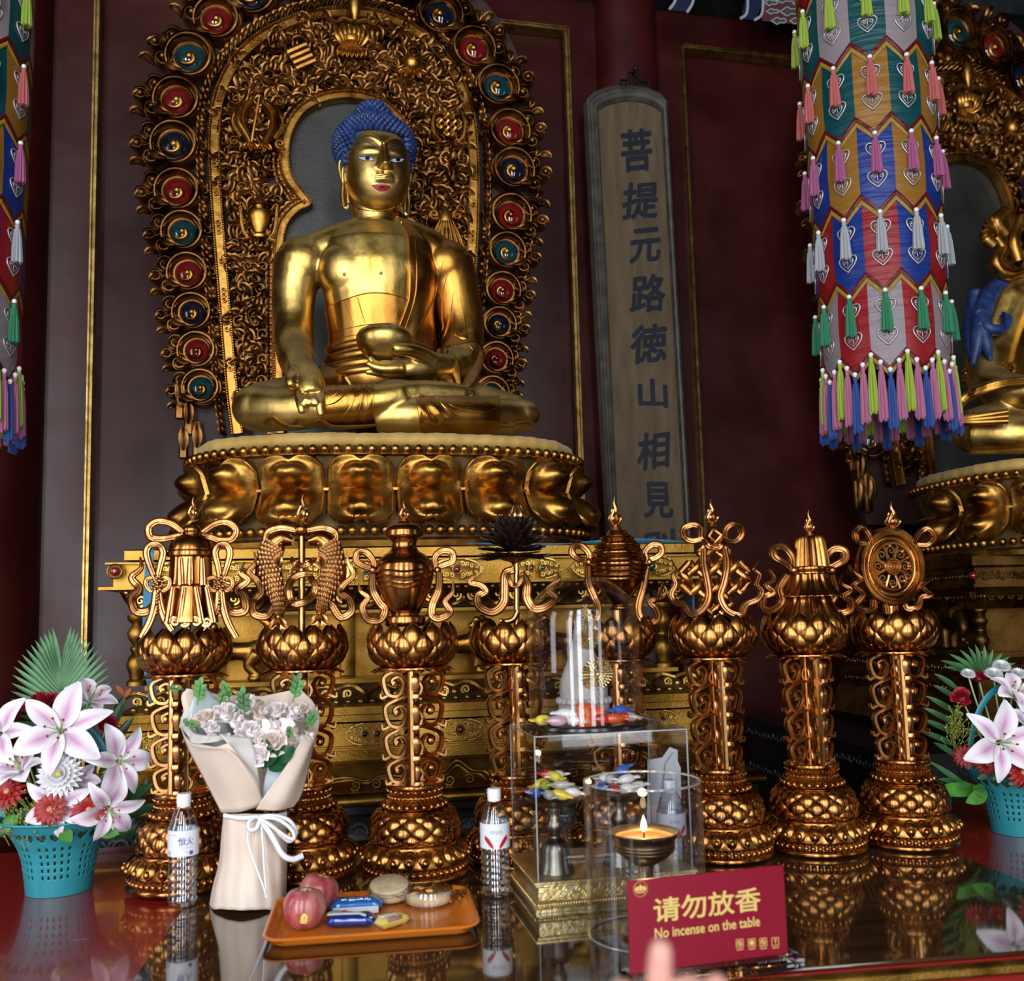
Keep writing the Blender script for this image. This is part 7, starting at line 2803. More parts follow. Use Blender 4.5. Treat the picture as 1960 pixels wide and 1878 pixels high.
ob('butter', lathe([(0, z1 - .0105), (rb * .8, z1 - .0105), (rb * .82, z1 - .0085)], 40), mk('melted_butter', (.62, .32, .12), .15, 0, Coat_Weight=1.0), lamp)
ob('wick', tube([(0, 0, z1 - .012), (0, 0, z1 + .004)], .0015, 6), MT['dark'], lamp)
FL = bpy.data.materials.new('flame')
FL.use_nodes = True
nt = FL.node_tree
nt.nodes.clear()
em = nt.nodes.new('ShaderNodeEmission')
em.inputs[0].default_value, em.inputs[1].default_value = (1, .72, .36, 1), 9
oo = nt.nodes.new('ShaderNodeOutputMaterial')
nt.links.new(em.outputs[0], oo.inputs[0])
ob('flame', lathe([(0, z1 - .001), (.0045, z1 + .003), (.0058, z1 + .009), (.004, z1 + .018), (.0015, z1 + .026), (0, z1 + .03)], 16), FL, lamp)
pl = bpy.data.lights.new('flame_light', 'POINT')
pl.energy, pl.color, pl.shadow_soft_size = .5, (1, .55, .2), .008
po = bpy.data.objects.new('flame_light', pl)
COL.objects.link(po)
po.parent = lamp
po.location = (0, 0, z1 + .032)

# folded white paper behind the case
p = on_z(1270, 1658, TZG)
ppm = B()
PFm = Frame((p.x, p.y, TZG), math.degrees(TF.rz))
PWH = mk('folded_white_paper', (.66, .68, .74), .55)
pp = B()
for pts, y in (([(1238, 1658), (1300, 1658), (1297, 1436), (1282, 1430), (1268, 1450), (1240, 1455)], .0), ([(1252, 1658), (1306, 1658), (1303, 1470), (1290, 1440), (1275, 1462)], -.012)):
    q = [PFm.hit(a, c, y) for a, c in pts]
    q = [(a, max(c, .0008)) for a, c in q]
    pp.add(prism(q, y, y + .004))
o = ob('folded_paper', pp, PWH, loc=(p.x, p.y, TZG), rot=(0, 0, TF.rz), angle=0)
tag(o, 'folded white paper standing behind the acrylic case beside a water bottle', 'paper')

# ------------------------------------------------------------------ red notice on an acrylic foot
SZ = .0
NP = [TF.hitz(a, c, .022) for a, c in ((1206, 1872), (1508, 1832))]
na = math.atan2(NP[1][1] - NP[0][1], NP[1][0] - NP[0][0])
nw = TF.world(((NP[0][0] + NP[1][0]) / 2, (NP[0][1] + NP[1][1]) / 2, 0))
sign = thing('notice_sign', 'red table sign with gold lettering asking for no incense, in a clear foot', 'sign', (nw.x, nw.y, TZG), TF.rz + na)
NF = Frame((nw.x, nw.y, TZG), math.degrees(TF.rz + na))
SWd = math.hypot(NP[1][0] - NP[0][0], NP[1][1] - NP[0][1])
SHt = (NF.hit(1198, 1680, 0)[1] + NF.hit(1505, 1661, 0)[1]) / 2
SIGNRED = mk('sign_red', (.235, .006, .022), .3, 0, Coat_Weight=.25, Coat_Roughness=.05)
SGOLD = mk('sign_gold', (.72, .52, .16), .45)
tilt = R(-5)
pan = ob('panel', bbox((0, 0, SHt / 2 + .008), (SWd, .004, SHt - .016), .0008), SIGNRED, sign, angle=0)
ob('foot', bbox((.006, 0, .011), (SWd + .022, .05, .020), .002), glassm('acrylic_foot', (.93, .95, 1.0), 1.47), sign, angle=0, label='clear acrylic foot')
cz = SHt / 2 + .008


def son(px, py):
    return NF.hit(px, py, -.0025)


q0, q1 = son(1355, 1738), son(1355, 1776)
v, f = fat(text_mesh('请勿放香', .052, 0, 1.02, 0, 1.0, 4), .0009)
sc = (son(1458, 1740)[0] - son(1252, 1740)[0]) / (v[:, 0].max() - v[:, 0].min())
ob('lettering', (np.stack([v[:, 0] * sc + q0[0], -.0026 + v[:, 1], v[:, 2] * sc * .84 + q0[1] + .002], 1), f), SGOLD, pan, angle=0, label='gold Chinese lettering')
v, f = text_mesh('No incense on the table', .02, .0003, 1.0, 0, 1.0, 3)
sc = (son(1457, 1776)[0] - son(1255, 1776)[0]) / (v[:, 0].max() - v[:, 0].min())
ob('lettering', (np.stack([v[:, 0] * sc + q1[0], np.full(len(v), -.0026), v[:, 2] * sc * 1.15 + q1[1]], 1), f), SGOLD, pan, angle=0, label='gold English lettering')
lg = B()
c = son(1226, 1702)
for rr in (.0118,):
    ths = np.linspace(0, 2 * PI, 41)
    lg.add(ribbon(np.stack([c[0] + rr * np.cos(ths), c[1] + rr * np.sin(ths)], 1), .0003, .0004, BAND, y=-.0024))
for dx, w2, hh in ((0, .0045, .0075), (-.0058, .004, .0048), (.0058, .004, .0048)):
    lg.add(prism([(c[0] + dx - w2, c[1] - .003), (c[0] + dx + w2, c[1] - .003), (c[0] + dx + w2 * .9, c[1] + hh * .4), (c[0] + dx + w2 * .3, c[1] + hh * .75), (c[0] + dx, c[1] + hh), (c[0] + dx - w2 * .3, c[1] + hh * .75), (c[0] + dx - w2 * .9, c[1] + hh * .4)], -.0027, -.002))
lg.add(box((c[0], -.0024, c[1] - .0052), (.014, .0006, .0016)))
ob('emblem', lg, SGOLD, pan, angle=0, label='round gold temple emblem')
for px in (1416, 1439, 1461, 1484):
    ic = B()
    c = son(px, 1806 - (px - 1416) * .05)
    s = .0062
    for a, b_ in (((-s, -s), (s, -s)), ((s, -s), (s, s)), ((s, s), (-s, s)), ((-s, s), (-s, -s))):
        ic.add(ribbon([(c[0] + a[0], c[1] + a[1]), (c[0] + b_[0], c[1] + b_[1])], .0005, .0004, BAND, y=-.0024))
    if px != 1484:
        ic.add(tube([(c[0] + .0036 * math.cos(t), -.0024, c[1] + .0036 * math.sin(t)) for t in np.linspace(0, 2 * PI, 16, endpoint=False)], .0008, 4, True))
        ic.add(ribbon([(c[0] - .003, c[1] + .003), (c[0] + .003, c[1] - .003)], .0009, .0004, BAND, y=-.0024))
        if px == 1439:
            ic.add(prism([(c[0] + .0034 * math.cos(t), c[1] + .0034 * math.sin(t)) for t in np.linspace(0, 2 * PI, 12, endpoint=False)], -.0027, -.002))
    else:
        ic.add(ribbon(cr([(c[0] - .002, c[1] + .003), (c[0] + .002, c[1] + .003), (c[0], c[1]), (c[0] + .001, c[1] - .003)], 4), .0007, .0004, BAND, y=-.0024))
    ic.add(box((c[0], -.0024, c[1] - .0098), (.012, .0005, .0011)))
    ob('pictogram', ic, SGOLD, pan, angle=0)

# ------------------------------------------------------------------ visitor's hand raised close to the camera
SKIN = mk('skin', (.62, .3, .25), .5, 0, Subsurface_Weight=.15)
hp0 = at(1249, 1854, .6)
hand = thing('person', 'blurred raised hand with a dark sleeve at the bottom of the picture', 'person', (hp0.x, hp0.y, hp0.z), R(8))
HN = []
HN.append(tube(cr([(.0, .02, -.26), (.0, .01, -.18), (.002, .0, -.13), (.004, 0, -.10)], 5), [.032, .028, .024, .026], 14, flat=(1, .8)))
HN.append(tube(cr([(.004, 0, -.12), (.006, 0, -.085), (.008, 0, -.055), (.009, 0, -.045)], 5), [.03, .039, .036, .03], 14, flat=(1, .42)))
for x0, x1, x2, z2, y2, r in ((-.022, -.021, -.020, -.024, -.03, .0082), (-.002, .0, .002, .02, -.012, .0088), (.018, .019, .020, -.018, -.03, .0082), (.036, .036, .036, -.026, -.028, .0074)):
    HN.append(tube(cr([(x0, 0, -.06), (x1, -.004, -.03), ((x1 + x2) / 2, -.008, -.008), (x2, y2, z2 - .006), (x2, y2 - .002, z2)], 6), [r + .001, r, r - .0005, r - .0015, r * .45], 12))
HN.append(tube(cr([(.03, -.006, -.10), (.048, -.014, -.075), (.054, -.02, -.05), (.052, -.024, -.034)], 6), [.013, .0115, .010, .005], 12))
hv2, hf2 = blob(HN, .0026, 3)
ob('body', (hv2, hf2), SKIN, hand, angle=180)
ob('sleeve', tube(cr([(.0, .03, -.30), (.0, .02, -.22), (.0, .012, -.165)], 5), [.05, .045, .042], 18, flat=(1, .85)), mk('dark_sleeve', (.03, .012, .014), .8), hand)
# ================================================================== teal flower baskets
TEAL = mk('teal_plastic', (.025, .26, .32), .35)
PETM = mk('lily_petal', (.7, .55, .68), .5)
nt = PETM.node_tree
at_ = nt.nodes.new('ShaderNodeAttribute')
at_.attribute_name = 'pink'
rp = nt.nodes.new('ShaderNodeValToRGB')
rp.color_ramp.elements[0].color, rp.color_ramp.elements[1].color = (.80, .76, .82, 1), (.50, .20, .40, 1)
rp.color_ramp.elements[0].position, rp.color_ramp.elements[1].position = .08, .95
nt.links.new(at_.outputs['Fac'], rp.inputs[0])
nt.links.new(rp.outputs[0], nt.nodes['Principled BSDF'].inputs['Base Color'])
REDF = noisy(mk('red_petal', (.42, .012, .014), .5), (.22, .003, .005), (.42, .010, .010), 20, 3)
DROSE = noisy(mk('dark_red_rose', (.3, .006, .018), .5), (.2, .003, .01), (.4, .012, .03), 20, 3)
WHF = mk('white_petal', (.82, .82, .84), .55)
PALM = noisy(mk('palm_green', (.045, .15, .05), .38), (.03, .11, .035), (.08, .22, .085), 12, 3)
DLEAF = noisy(mk('deep_green', (.012, .06, .02), .35), (.008, .04, .014), (.025, .1, .03), 12, 3)
FILL = mk('yellow_green', (.3, .34, .05), .6)
STAM = mk('stamen_rust', (.35, .08, .015), .6)
LSTY = mk('lily_green', (.4, .55, .22), .5)


def lily_mesh(seed, open_=1.0):
    """six recurved petals about +z, unit radius; carries how pink each point is"""
    g = np.random.default_rng(seed)
    V, F_, K = [], [], []
    n0 = 0
    for k in range(6):
        a = k * PI / 3 + g.uniform(-.12, .12)
        wd = .30 if k % 2 else .22
        op = open_ * g.uniform(.85, 1.15)
        nu, nv = 12, 7
        P = np.zeros((nu, nv, 3))
        for i in range(nu):
            t = i / (nu - 1)
            rr = .06 + 1.0 * t * (.55 + .45 * min(op, 1.2) * t ** .4)
            z = .42 * math.sin(min(t * 1.7, 2.2)) * (1.25 - .55 * op) - .38 * op * max(0, t - .55) ** 1.6 * 2
            w_ = wd * math.sin(PI * (t * .9 + .08)) ** .8
            for j in range(nv):
                s = -1 + 2 * j / (nv - 1)
                y = w_ * s
                P[i, j] = (rr * math.cos(a) - y * math.sin(a), rr * math.sin(a) + y * math.cos(a), z + .10 * s * s * (1 - t) + .035 * math.sin(5 * t + 3 * s + k) * t * abs(s))
                K.append(max(0, 1 - abs(s) * 1.35) * (.35 + .65 * math.sin(PI * min(1, t * 1.25))) * (1 - max(0, t - .72) * 3.2) * .9)
        v, f = grid(P)
        V.append(v)
        F_ += [tuple(i + n0 for i in q) for q in f]
        n0 += len(v)
    me = mesh('petals', (np.concatenate(V), F_), PETM, 180)
    ab = me.attributes.new('pink', 'FLOAT', 'POINT')
    ab.data.foreach_set('value', [min(1, max(0, float(q))) for q in K])
    b = B()
    for k in range(6):
        a = k * PI / 3 + .5
        q = [(0, 0, .05), (.1 * math.cos(a), .1 * math.sin(a), .35), (.22 * math.cos(a), .22 * math.sin(a), .52)]
        b.add(tube(cr(q, 4), .012, 5), 0)
        b.add(sphere(q[2], (.03, .03, .065), 7, 5), 1)
    b.add(tube([(0, 0, .02), (.03, 0, .62)], .018, 6), 0)
    return me, mesh('stamens', b, [LSTY, STAM], 60)


LIL = [lily_mesh(k, o_) for k, o_ in ((1, 1.0), (2, .55), (3, 1.15))]


def gerbera_mesh():
    b = B()
    for ring, n, r, e in ((0, 16, 1.0, .1), (1, 14, .82, .35), (2, 10, .5, .7)):
        for k in range(n):
            a = 2 * PI * (k + .5 * ring) / n
            leaf3(b, (.12 * math.cos(a), .12 * math.sin(a), .02 * ring), (math.cos(a), math.sin(a), e), (-e * math.cos(a), -e * math.sin(a), 1), r * .9, .13, .5, 5)
    b.add(sphere((0, 0, .06), (.17, .17, .08), 10, 6), 1)
    return mesh('petals', b, [REDF, mk('gerbera_eye', (.6, .3, .16), .6)], 180)


GERB = gerbera_mesh()


def mum_mesh():
    b = B()
    for ring, n, r, e in ((0, 22, 1.0, -.1), (1, 20, .92, .25), (2, 18, .78, .6), (3, 14, .6, 1.0), (4, 9, .42, 1.8)):
        for k in range(n):
            a = 2 * PI * (k + .5 * ring) / n
            leaf3(b, (.1 * math.cos(a), .1 * math.sin(a), .05 * ring), (math.cos(a), math.sin(a), e), (-e * math.cos(a), -e * math.sin(a), 1), r * .9, .12, -.4, 5)
    b.add(sphere((0, 0, .35), (.12, .12, .1), 8, 6), 1)
    return mesh('petals', b, [WHF, mk('mum_eye', (.6, .5, .08), .6)], 180)


MUM = mum_mesh()
RROSE = mesh('petals', rose(1.0, 4, 20), DROSE, 180)


def basket(px, py, yaw, lab):
    w_ = on_z(px, py, TZ + .0005)
    t = thing('flower_basket', lab, 'flower basket', (w_.x, w_.y, TZ + .0008), TF.rz, 'teal flower baskets')
    fr = Frame((w_.x, w_.y, TZ + .0008), math.degrees(TF.rz))
    zs = np.concatenate([np.linspace(0, .030, 5), np.linspace(.034, .114, 31), np.linspace(.117, .1605, 16), [.164, .167]])
    rr = np.interp(zs, [0, .03, .075, .10, .125, .15, .167], [.070, .073, .080, .088, .101, .119, .130])
    n = 216
    th_ = np.linspace(0, 2 * PI, n, endpoint=False) + yaw
    P = np.stack([np.stack([np.cos(th_)[:, None] * rr, np.sin(th_)[:, None] * rr], -1)[..., 0], np.stack([np.cos(th_)[:, None] * rr, np.sin(th_)[:, None] * rr], -1)[..., 1], np.tile(zs, (n, 1))], -1)
    v, f = grid(P, cu=True)
    HEART = ['110011', '111111', '111111', '111111', '011110', '001100']
    keep = []
    k = len(zs)
    for q in f:
        i, j = q[0] // k, q[0] % k
        z = zs[j]
        hole = False
        if .034 <= z < .1135:
            zz = (z - .034) % .016
            hole = .0034 < zz < .0132 and (i % 6) in (2, 3) and (i // 6) % 6 != 0
        elif .124 < z < .1425:
            rw = int((.1418 - z) / .0029)
            ci = i % 9
            hole = 0 <= rw < 6 and 1 <= ci < 7 and HEART[rw][ci - 1] == '1'
        if not hole:
            keep.append(q)
    keep.append(tuple(i * k for i in range(n - 1, -1, -1)))
    bk = ob('basket', (v, keep), TEAL, t, angle=40, label='teal plastic basket with heart and slot cut-outs')
    md = bk.modifiers.new('thickness', 'SOLIDIFY')
    md.thickness = .0018
    ob('rim', tube([(.1305 * math.cos(a), .1305 * math.sin(a), .167) for a in np.linspace(0, 2 * PI, 60, endpoint=False)], .003, 8, True), TEAL, bk)
    ob('handle', tube([(.128 * math.cos(a), .0, .165 + .215 * math.sin(a)) for a in np.linspace(0, PI, 36)], .0042, 8, flat=(2.0, .7), up=(0, 1, 0)), TEAL, bk)
    ob('foam', lathe([(0, .03), (.066, .03), (.07, .07), (.088, .108), (.112, .15), (0, .158)], 24), mk('floral_foam', (.03, .06, .025), .9), t)

    def put(name, me, px, py, yl, d, rpx, spin=0, par=t, extra=None):
        h = fr.hit(px, py, yl)
        q = Vector(d).to_track_quat('Z', 'Y')
        o = ob(name, me, None, par, loc=(h[0], yl, h[1]))
        o.rotation_mode = 'QUATERNION'
        from mathutils import Quaternion
        o.rotation_quaternion = q @ Quaternion((0, 0, 1), spin)
        r = rpx * w_.y / F_PX
        o.scale = (r, r, r)
        if extra:
            ob('stamens', extra, None, o)
        # a stem down into the foam
        p = np.array([h[0], yl, h[1]])
        e = np.array([p[0] * .25, yl * .25 + .01, .14])
        dv = np.array(Vector(d).normalized())
        ob('flower_stem', tube(cr([p - dv * r * .05, (p - dv * r * .5) * .7 + e * .3, e], 5), .0024, 6), LSTY, t)
        return o

    def lily(px, py, yl, d, rpx, kind=0, spin=0):
        put('lily', LIL[kind][0], px, py, yl, d, rpx, spin, extra=LIL[kind][1])

    def blades(rows, mat, w=.007, name='palm_leaf', cut=False):
        for (x0, y0, x1, y1, yl, y2) in rows:
            b = B()
            a, c = np.array(fr.hit(x0, y0, yl)), np.array(fr.hit(x1, y1, y2))
            d = np.array([c[0] - a[0], y2 - yl, c[1] - a[1]])
            leaf3(b, (a[0], yl, a[1]), d, (.2, -1, .3), np.linalg.norm(d), w, .18, 8, .5)
            ob(name, b, mat, t, angle=180)
    return t, fr, put, lily, blades


def filler(t, fr, spots, seed):
    g = np.random.default_rng(seed)
    b = B()
    for px, py, yl in spots:
        h = fr.hit(px, py, yl)
        for k in range(26):
            p = np.array([h[0] + g.normal(0, .016), yl + g.normal(0, .012), h[1] + g.normal(0, .014)])
            b.add(sphere(p, .0028, 5, 4))
            b.add(tube([p, (p[0] * .6 + h[0] * .4, yl + .01, p[2] - .02)], .0007, 4))
    o = ob('filler_sprays', b, FILL, t)
    o['kind'] = 'stuff'


t, fr, put, lily, blades = basket(113, 1703, .1, 'full teal basket of pink lilies and red flowers, left of the water bottle')
lily(118, 1400, -.10, (.05, -1, .25), 82, 0, .35)
lily(2, 1405, -.06, (-.35, -1, .3), 66, 0, .1)
lily(170, 1345, -.02, (.55, -.5, .9), 58, 1, .4)
lily(225, 1458, -.06, (.75, -.8, .15), 66, 0, .9)
lily(42, 1478, -.09, (-.2, -.7, .8), 58, 1, .2)
lily(112, 1537, -.11, (.05, -.8, -.1), 58, 2, .5)
lily(206, 1545, -.10, (.5, -.8, -.35), 60, 2, .2)
lily(148, 1500, -.07, (.3, -.6, .5), 46, 1, .8)
put('rose', RROSE, 81, 1352, -.02, (-.1, -.6, 1), 33)
put('rose', RROSE, 24, 1372, .02, (-.3, -.5, 1), 24)
put('rose', RROSE, 222, 1530, -.06, (.4, -1, .4), 24)
put('rose', RROSE, 205, 1388, .0, (.5, -.6, .7), 22)
put('gerbera', GERB, 95, 1549, -.135, (.0, -1, .15), 32)
put('gerbera', GERB, 170, 1550, -.12, (.3, -1, .1), 34, .3)
put('gerbera', GERB, 14, 1515, -.09, (-.3, -.8, .5), 36)
put('chrysanthemum', MUM, 116, 1484, -.115, (.0, -1, .3), 42)
rows = []
for k in range(17):
    u = k / 16
    y0 = 1392 - 105 * u
    for sd in (-1, 1):
        a = (1.45 - 1.25 * u) if sd < 0 else (1.25 - 1.05 * u)
        L_ = 118 * (1 - .42 * abs(u - .45))
        rows.append((117, y0, 117 + sd * L_ * math.sin(a), y0 - L_ * math.cos(a), .06, .05 + .02 * u))
blades(rows, PALM, .0062, 'palm_leaflet')
h0, h1 = fr.hit(114, 1470, .05), fr.hit(119, 1255, .07)
ob('palm_midrib', tube([(h0[0], .05, h0[1]), (h1[0], .07, h1[1])], .002, 6), PALM, t)
blades([(200, 1560, 290, 1500, .03, .0), (210, 1570, 300, 1540, .03, .0), (215, 1600, 290, 1580, .0, -.03), (235, 1600, 282, 1490, .02, .02), (180, 1470, 255, 1370, .05, .06), (190, 1480, 262, 1400, .05, .05), (20, 1590, -40, 1600, .0, .0), (190, 1440, 240, 1330, .05, .07)], DLEAF, .014, 'dark_leaf')
blades([(120, 1590, 135, 1612, -.11, -.13), (190, 1590, 226, 1596, -.08, -.1), (30, 1560, 10, 1590, -.08, -.1)], LEAFG, .015, 'small_leaf')
blades([(236, 1330, 222, 1312, .03, .02), (238, 1334, 250, 1318, .03, .02)], STAM, .006, 'rust_bud')
filler(t, fr, [(45, 1560, -.08), (60, 1530, -.08), (30, 1580, -.09), (75, 1580, -.1), (20, 1540, -.06), (90, 1440, -.05), (55, 1590, -.1)], 3)

t, fr, put, lily, blades = basket(1954, 1592, .35, 'teal basket of lilies cut off by the right edge, beside the wheel stand')
lily(1910, 1422, -.12, (-.1, -1, .15), 70, 0, .3)
lily(1938, 1335, -.04, (.1, -.7, .7), 56, 1, .2)
lily(1962, 1385, -.08, (.3, -.9, .3), 58, 0, .7)
lily(1985, 1440, -.08, (.5, -.9, .1), 56, 2, .2)
for px, py, yl, r in ((1853, 1292, .03, 15), (1902, 1293, .0, 19), (1917, 1278, .02, 19), (1949, 1292, .01, 17)):
    put('chrysanthemum', MUM, px, py, yl, (-.1, -.6, 1), r)
put('rose', RROSE, 1840, 1336, .0, (-.5, -.7, .6), 20)
put('rose', RROSE, 1873, 1298, .04, (-.2, -.6, 1), 17)
put('gerbera', GERB, 1848, 1448, -.04, (-.6, -.8, .2), 24)
put('gerbera', GERB, 1958, 1478, -.13, (.0, -1, .1), 30)
put('gerbera', GERB, 1890, 1462, -.09, (-.2, -1, .0), 22)
rows = [(1877, 1290, x, y, .08, .07) for x, y in ((1805, 1262), (1822, 1250), (1842, 1243), (1858, 1238), (1871, 1234), (1888, 1236), (1904, 1244), (1922, 1250), (1936, 1256), (1948, 1268), (1812, 1275))]
blades(rows, PALM, .008)
blades([(1838, 1325, 1792, 1288, .06, .06), (1840, 1345, 1790, 1310, .06, .06), (1838, 1372, 1776, 1330, .05, .05), (1836, 1392, 1770, 1352, .05, .05), (1836, 1410, 1768, 1374, .04, .04), (1834, 1430, 1762, 1396, .04, .04), (1836, 1452, 1790, 1420, .03, .03), (1865, 1520, 1785, 1455, .0, -.02), (1862, 1505, 1800, 1490, .0, -.02)], PALM, .009, 'palm_leaf')
blades([(1885, 1512, 1784, 1512, -.06, -.1), (1862, 1510, 1888, 1520, -.1, -.1), (1888, 1515, 1852, 1536, -.1, -.12)], LEAFG, .018, 'broad_leaf')
blades([(1900, 1490, 1935, 1478, -.08, -.1), (1930, 1500, 1960, 1490, -.1, -.12), (1870, 1490, 1900, 1470, -.05, -.06)], DLEAF, .014, 'dark_leaf')
filler(t, fr, [(1835, 1360, .0), (1825, 1380, .0), (1845, 1395, .0), (1830, 1410, .0)], 5)
# ================================================================== hanging silk banners
def satin(name, col):
    m = mk(name, col, .36, .0, Sheen_Weight=0, Specular_IOR_Level=.28)
    nt = m.node_tree
    tc = nt.nodes.new('ShaderNodeTexCoord')
    mp = nt.nodes.new('ShaderNodeMapping')
    mp.inputs['Scale'].default_value = (6, 6, 42)
    no = nt.nodes.new('ShaderNodeTexNoise')
    no.inputs['Scale'].default_value, no.inputs['Detail'].default_value = 1.0, 2
    bp = nt.nodes.new('ShaderNodeBump')
    bp.inputs['Strength'].default_value, bp.inputs['Distance'].default_value = .55, .012
    nt.links.new(tc.outputs['Object'], mp.inputs[0])
    nt.links.new(mp.outputs[0], no.inputs[0])
    nt.links.new(no.outputs['Fac'], bp.inputs['Height'])
    nt.links.new(bp.outputs[0], nt.nodes['Principled BSDF'].inputs['Normal'])
    return m


SAT = {'w': satin('silver_satin', (0.212, 0.173, 0.189)), 't': satin('teal_satin', (0.003, 0.048, 0.056)), 'g': satin('gold_satin', (0.223, 0.100, 0.014)), 'b': satin('blue_satin', (0.007, 0.025, 0.167)), 'r': satin('red_satin', (0.212, 0.007, 0.010)), 'm': satin('maroon_satin', (0.089, 0.004, 0.007)), 'y': satin('yellow_satin', (0.257, 0.151, 0.022))}
TASC = {k: mk('tassel_' + k, c, .75, 0, Sheen_Weight=.1) for k, c in (('lime', (0.231, 0.326, 0.027)), ('coral', (0.374, 0.082, 0.075)), ('magenta', (0.272, 0.061, 0.163)), ('silver', (0.286, 0.299, 0.320)), ('green', (0.010, 0.150, 0.068)), ('pink', (0.326, 0.095, 0.184)), ('blue', (0.010, 0.041, 0.204)))}
BEADW = mk('pearl_bead', (.72, .72, .74), .2)
SILV = mk('silver_thread', (.42, .38, .40), .4, .6)
BR_, BN = .180, 12
bw0 = at(1682, 500, 2.92)
banner = thing('hanging_banner', 'tall round silk banner with coloured tiers and tassels, hanging before the dark second shrine', 'banner', (bw0.x, bw0.y, 0), R(6))
BFr = Frame((bw0.x, bw0.y, 0), 6)


def bz(py):
    return BFr.hit(1690, py, -BR_)[1]


def tassel_mesh(L_, r, name):
    n, m = 22, 9
    P = np.zeros((n, m, 3))
    g = np.random.default_rng(int(L_ * 1e4))
    for i in range(n):
        a = 2 * PI * i / n
        for j, (u, k) in enumerate(((0, .25), (.03, .5), (.08, .55), (.11, .42), (.16, .6), (.4, .85), (.7, 1.0), (.97, 1.12), (1.0, .7))):
            rr = r * k * (1 + (.16 if i % 2 else -.12) * (u > .12))
            P[i, j] = (rr * math.cos(a), rr * math.sin(a), -L_ * (u + (.04 * g.uniform(-1, 1) if j >= 7 else 0)))
    v, f = grid(P, cu=True)
    return v, f + [tuple(i * m + m - 1 for i in range(n))]


TM, TMC = {}, {}
BEAD = mesh('bead', B().add(sphere((0, 0, .004), .0075, 9, 7)).add(sphere((0, 0, -.006), .006, 9, 7)), BEADW, 180)


def tassel(par, col, a, r, z, L_, rad):
    key = (col, L_)
    if key not in TM:
        TM[key] = mesh('tassel', tassel_mesh(L_, rad, col), TASC[col], 60)
    o = ob('tassel', TM[key], None, par, loc=(r * math.cos(a), r * math.sin(a), z), rot=(0, 0, a))
    ob('bead', BEAD, None, o)


# tier bottoms (front) and the two alternating panel colours of each tier
TIERS = [(-150, -45, 'gr', 'lime'), (-45, 103, 'wt', 'coral'), (103, 247, 'tg', 'magenta'), (247, 396, 'gb', 'silver'), (396, 545, 'br', 'green'), (545, 697, 'rw', None)]


def cyl_patch(a0, a1, pts, r, ns=7):
    """panel on the cylinder; pts(s) -> (ztop, zbottom)"""
    P = []
    for i in range(ns):
        s = i / (ns - 1)
        a = a0 + (a1 - a0) * s
        zt, zb = pts(s)
        P.append([(r_ * math.cos(a), r_ * math.sin(a), z) for r_, z in ((r - .0, zt), (r + .006, zt * .7 + zb * .3), (r + .009, zt * .35 + zb * .65), (r + .006, zb))])
    v, f = grid(np.array(P))
    k = len(v)
    c = np.array([0, 0, 0])
    v2 = v * np.array([.985, .985, 1])
    return np.concatenate([v, v2]), f + [tuple(i + k for i in q[::-1]) for q in f]


def heart(b, a, z, s, r):
    pts = []
    for t in np.linspace(0, 2 * PI, 29):
        x = .95 * math.sin(t) ** 3
        y = .82 * math.cos(t) - .32 * math.cos(2 * t) - .13 * math.cos(3 * t)
        pts.append((x * s, y * s))
    for k, w_ in ((1.0, .0026), (.62, .0013)):
        b.add(tube([(r * math.cos(a + k * x / r), r * math.sin(a + k * x / r), z + k * y) for x, y in pts], w_, 5))
    for sx in (-1, 1):
        sp_ = spiral((sx * s * .35, s * .2), s * .04, s * .24, 0, sx * 1.3, 12)
        b.add(tube([(r * math.cos(a + x / r), r * math.sin(a + x / r), z + y) for x, y in sp_], .0018, 4))
    b.add(tube([(r * math.cos(a), r * math.sin(a), z + s * q) for q in (.5, -.8)], [.0015, .0032, .001], 5))


ob('lining', lathe([(BR_ - .012, bz(700)), (BR_ - .012, bz(0)), (BR_ - .012, bz(-260))], 36), SAT['m'], banner)
for ti, (y0, y1, cols, tc_) in enumerate(TIERS):
    zt, zb = bz(y0) + .055, bz(y1)
    dz = .052
    ro = BR_ + .014 - .003 * ti
    for k in range(BN):
        a0 = -PI / 2 + (k - .5) * 2 * PI / BN + .10
        a1 = a0 + 2 * PI / BN
        zig = lambda s, q: zb + q + dz * abs(s - .5) * 2
        P = ob('silk_panel', cyl_patch(a0, a1, lambda s: (zt, zig(s, 0)), ro), SAT[cols[(k + (0 if ti in (1, 3, 5) else 0)) % 2]], banner, angle=60)
        am = (a0 + a1) / 2
        if math.sin(am) < .45:
            for q in (.36, .66) if ti > 0 else ():
                hb = B()
                heart(hb, am, zb + (zt - zb) * (1 - q) - .01, .029, ro + .0105)
                ob('silver_heart', hb, SILV, P, angle=180)
    if tc_ or ti == 5:
        for k in range(BN):
            a0 = -PI / 2 + (k - .5) * 2 * PI / BN + .10
            a1 = a0 + 2 * PI / BN
            zig = lambda s, q: zb + q + dz * abs(s - .5) * 2
            bo_ = B()
            bo_.add(cyl_patch(a0, a1, lambda s: (zig(s, .01), zig(s, -.014)), ro - .001), 0)
            bo_.add(cyl_patch(a0, a1, lambda s: (zig(s, -.010), zig(s, -.032)), ro - .002), 1)
            ob('zigzag_border', bo_, [SAT['m'], SAT['y']], banner, angle=60)
            am = (a0 + a1) / 2
            if tc_ and math.sin(am) < .55:
                tassel(banner, tc_, am, ro + .016, zb - .02, .118, .0132)
zb = bz(697)
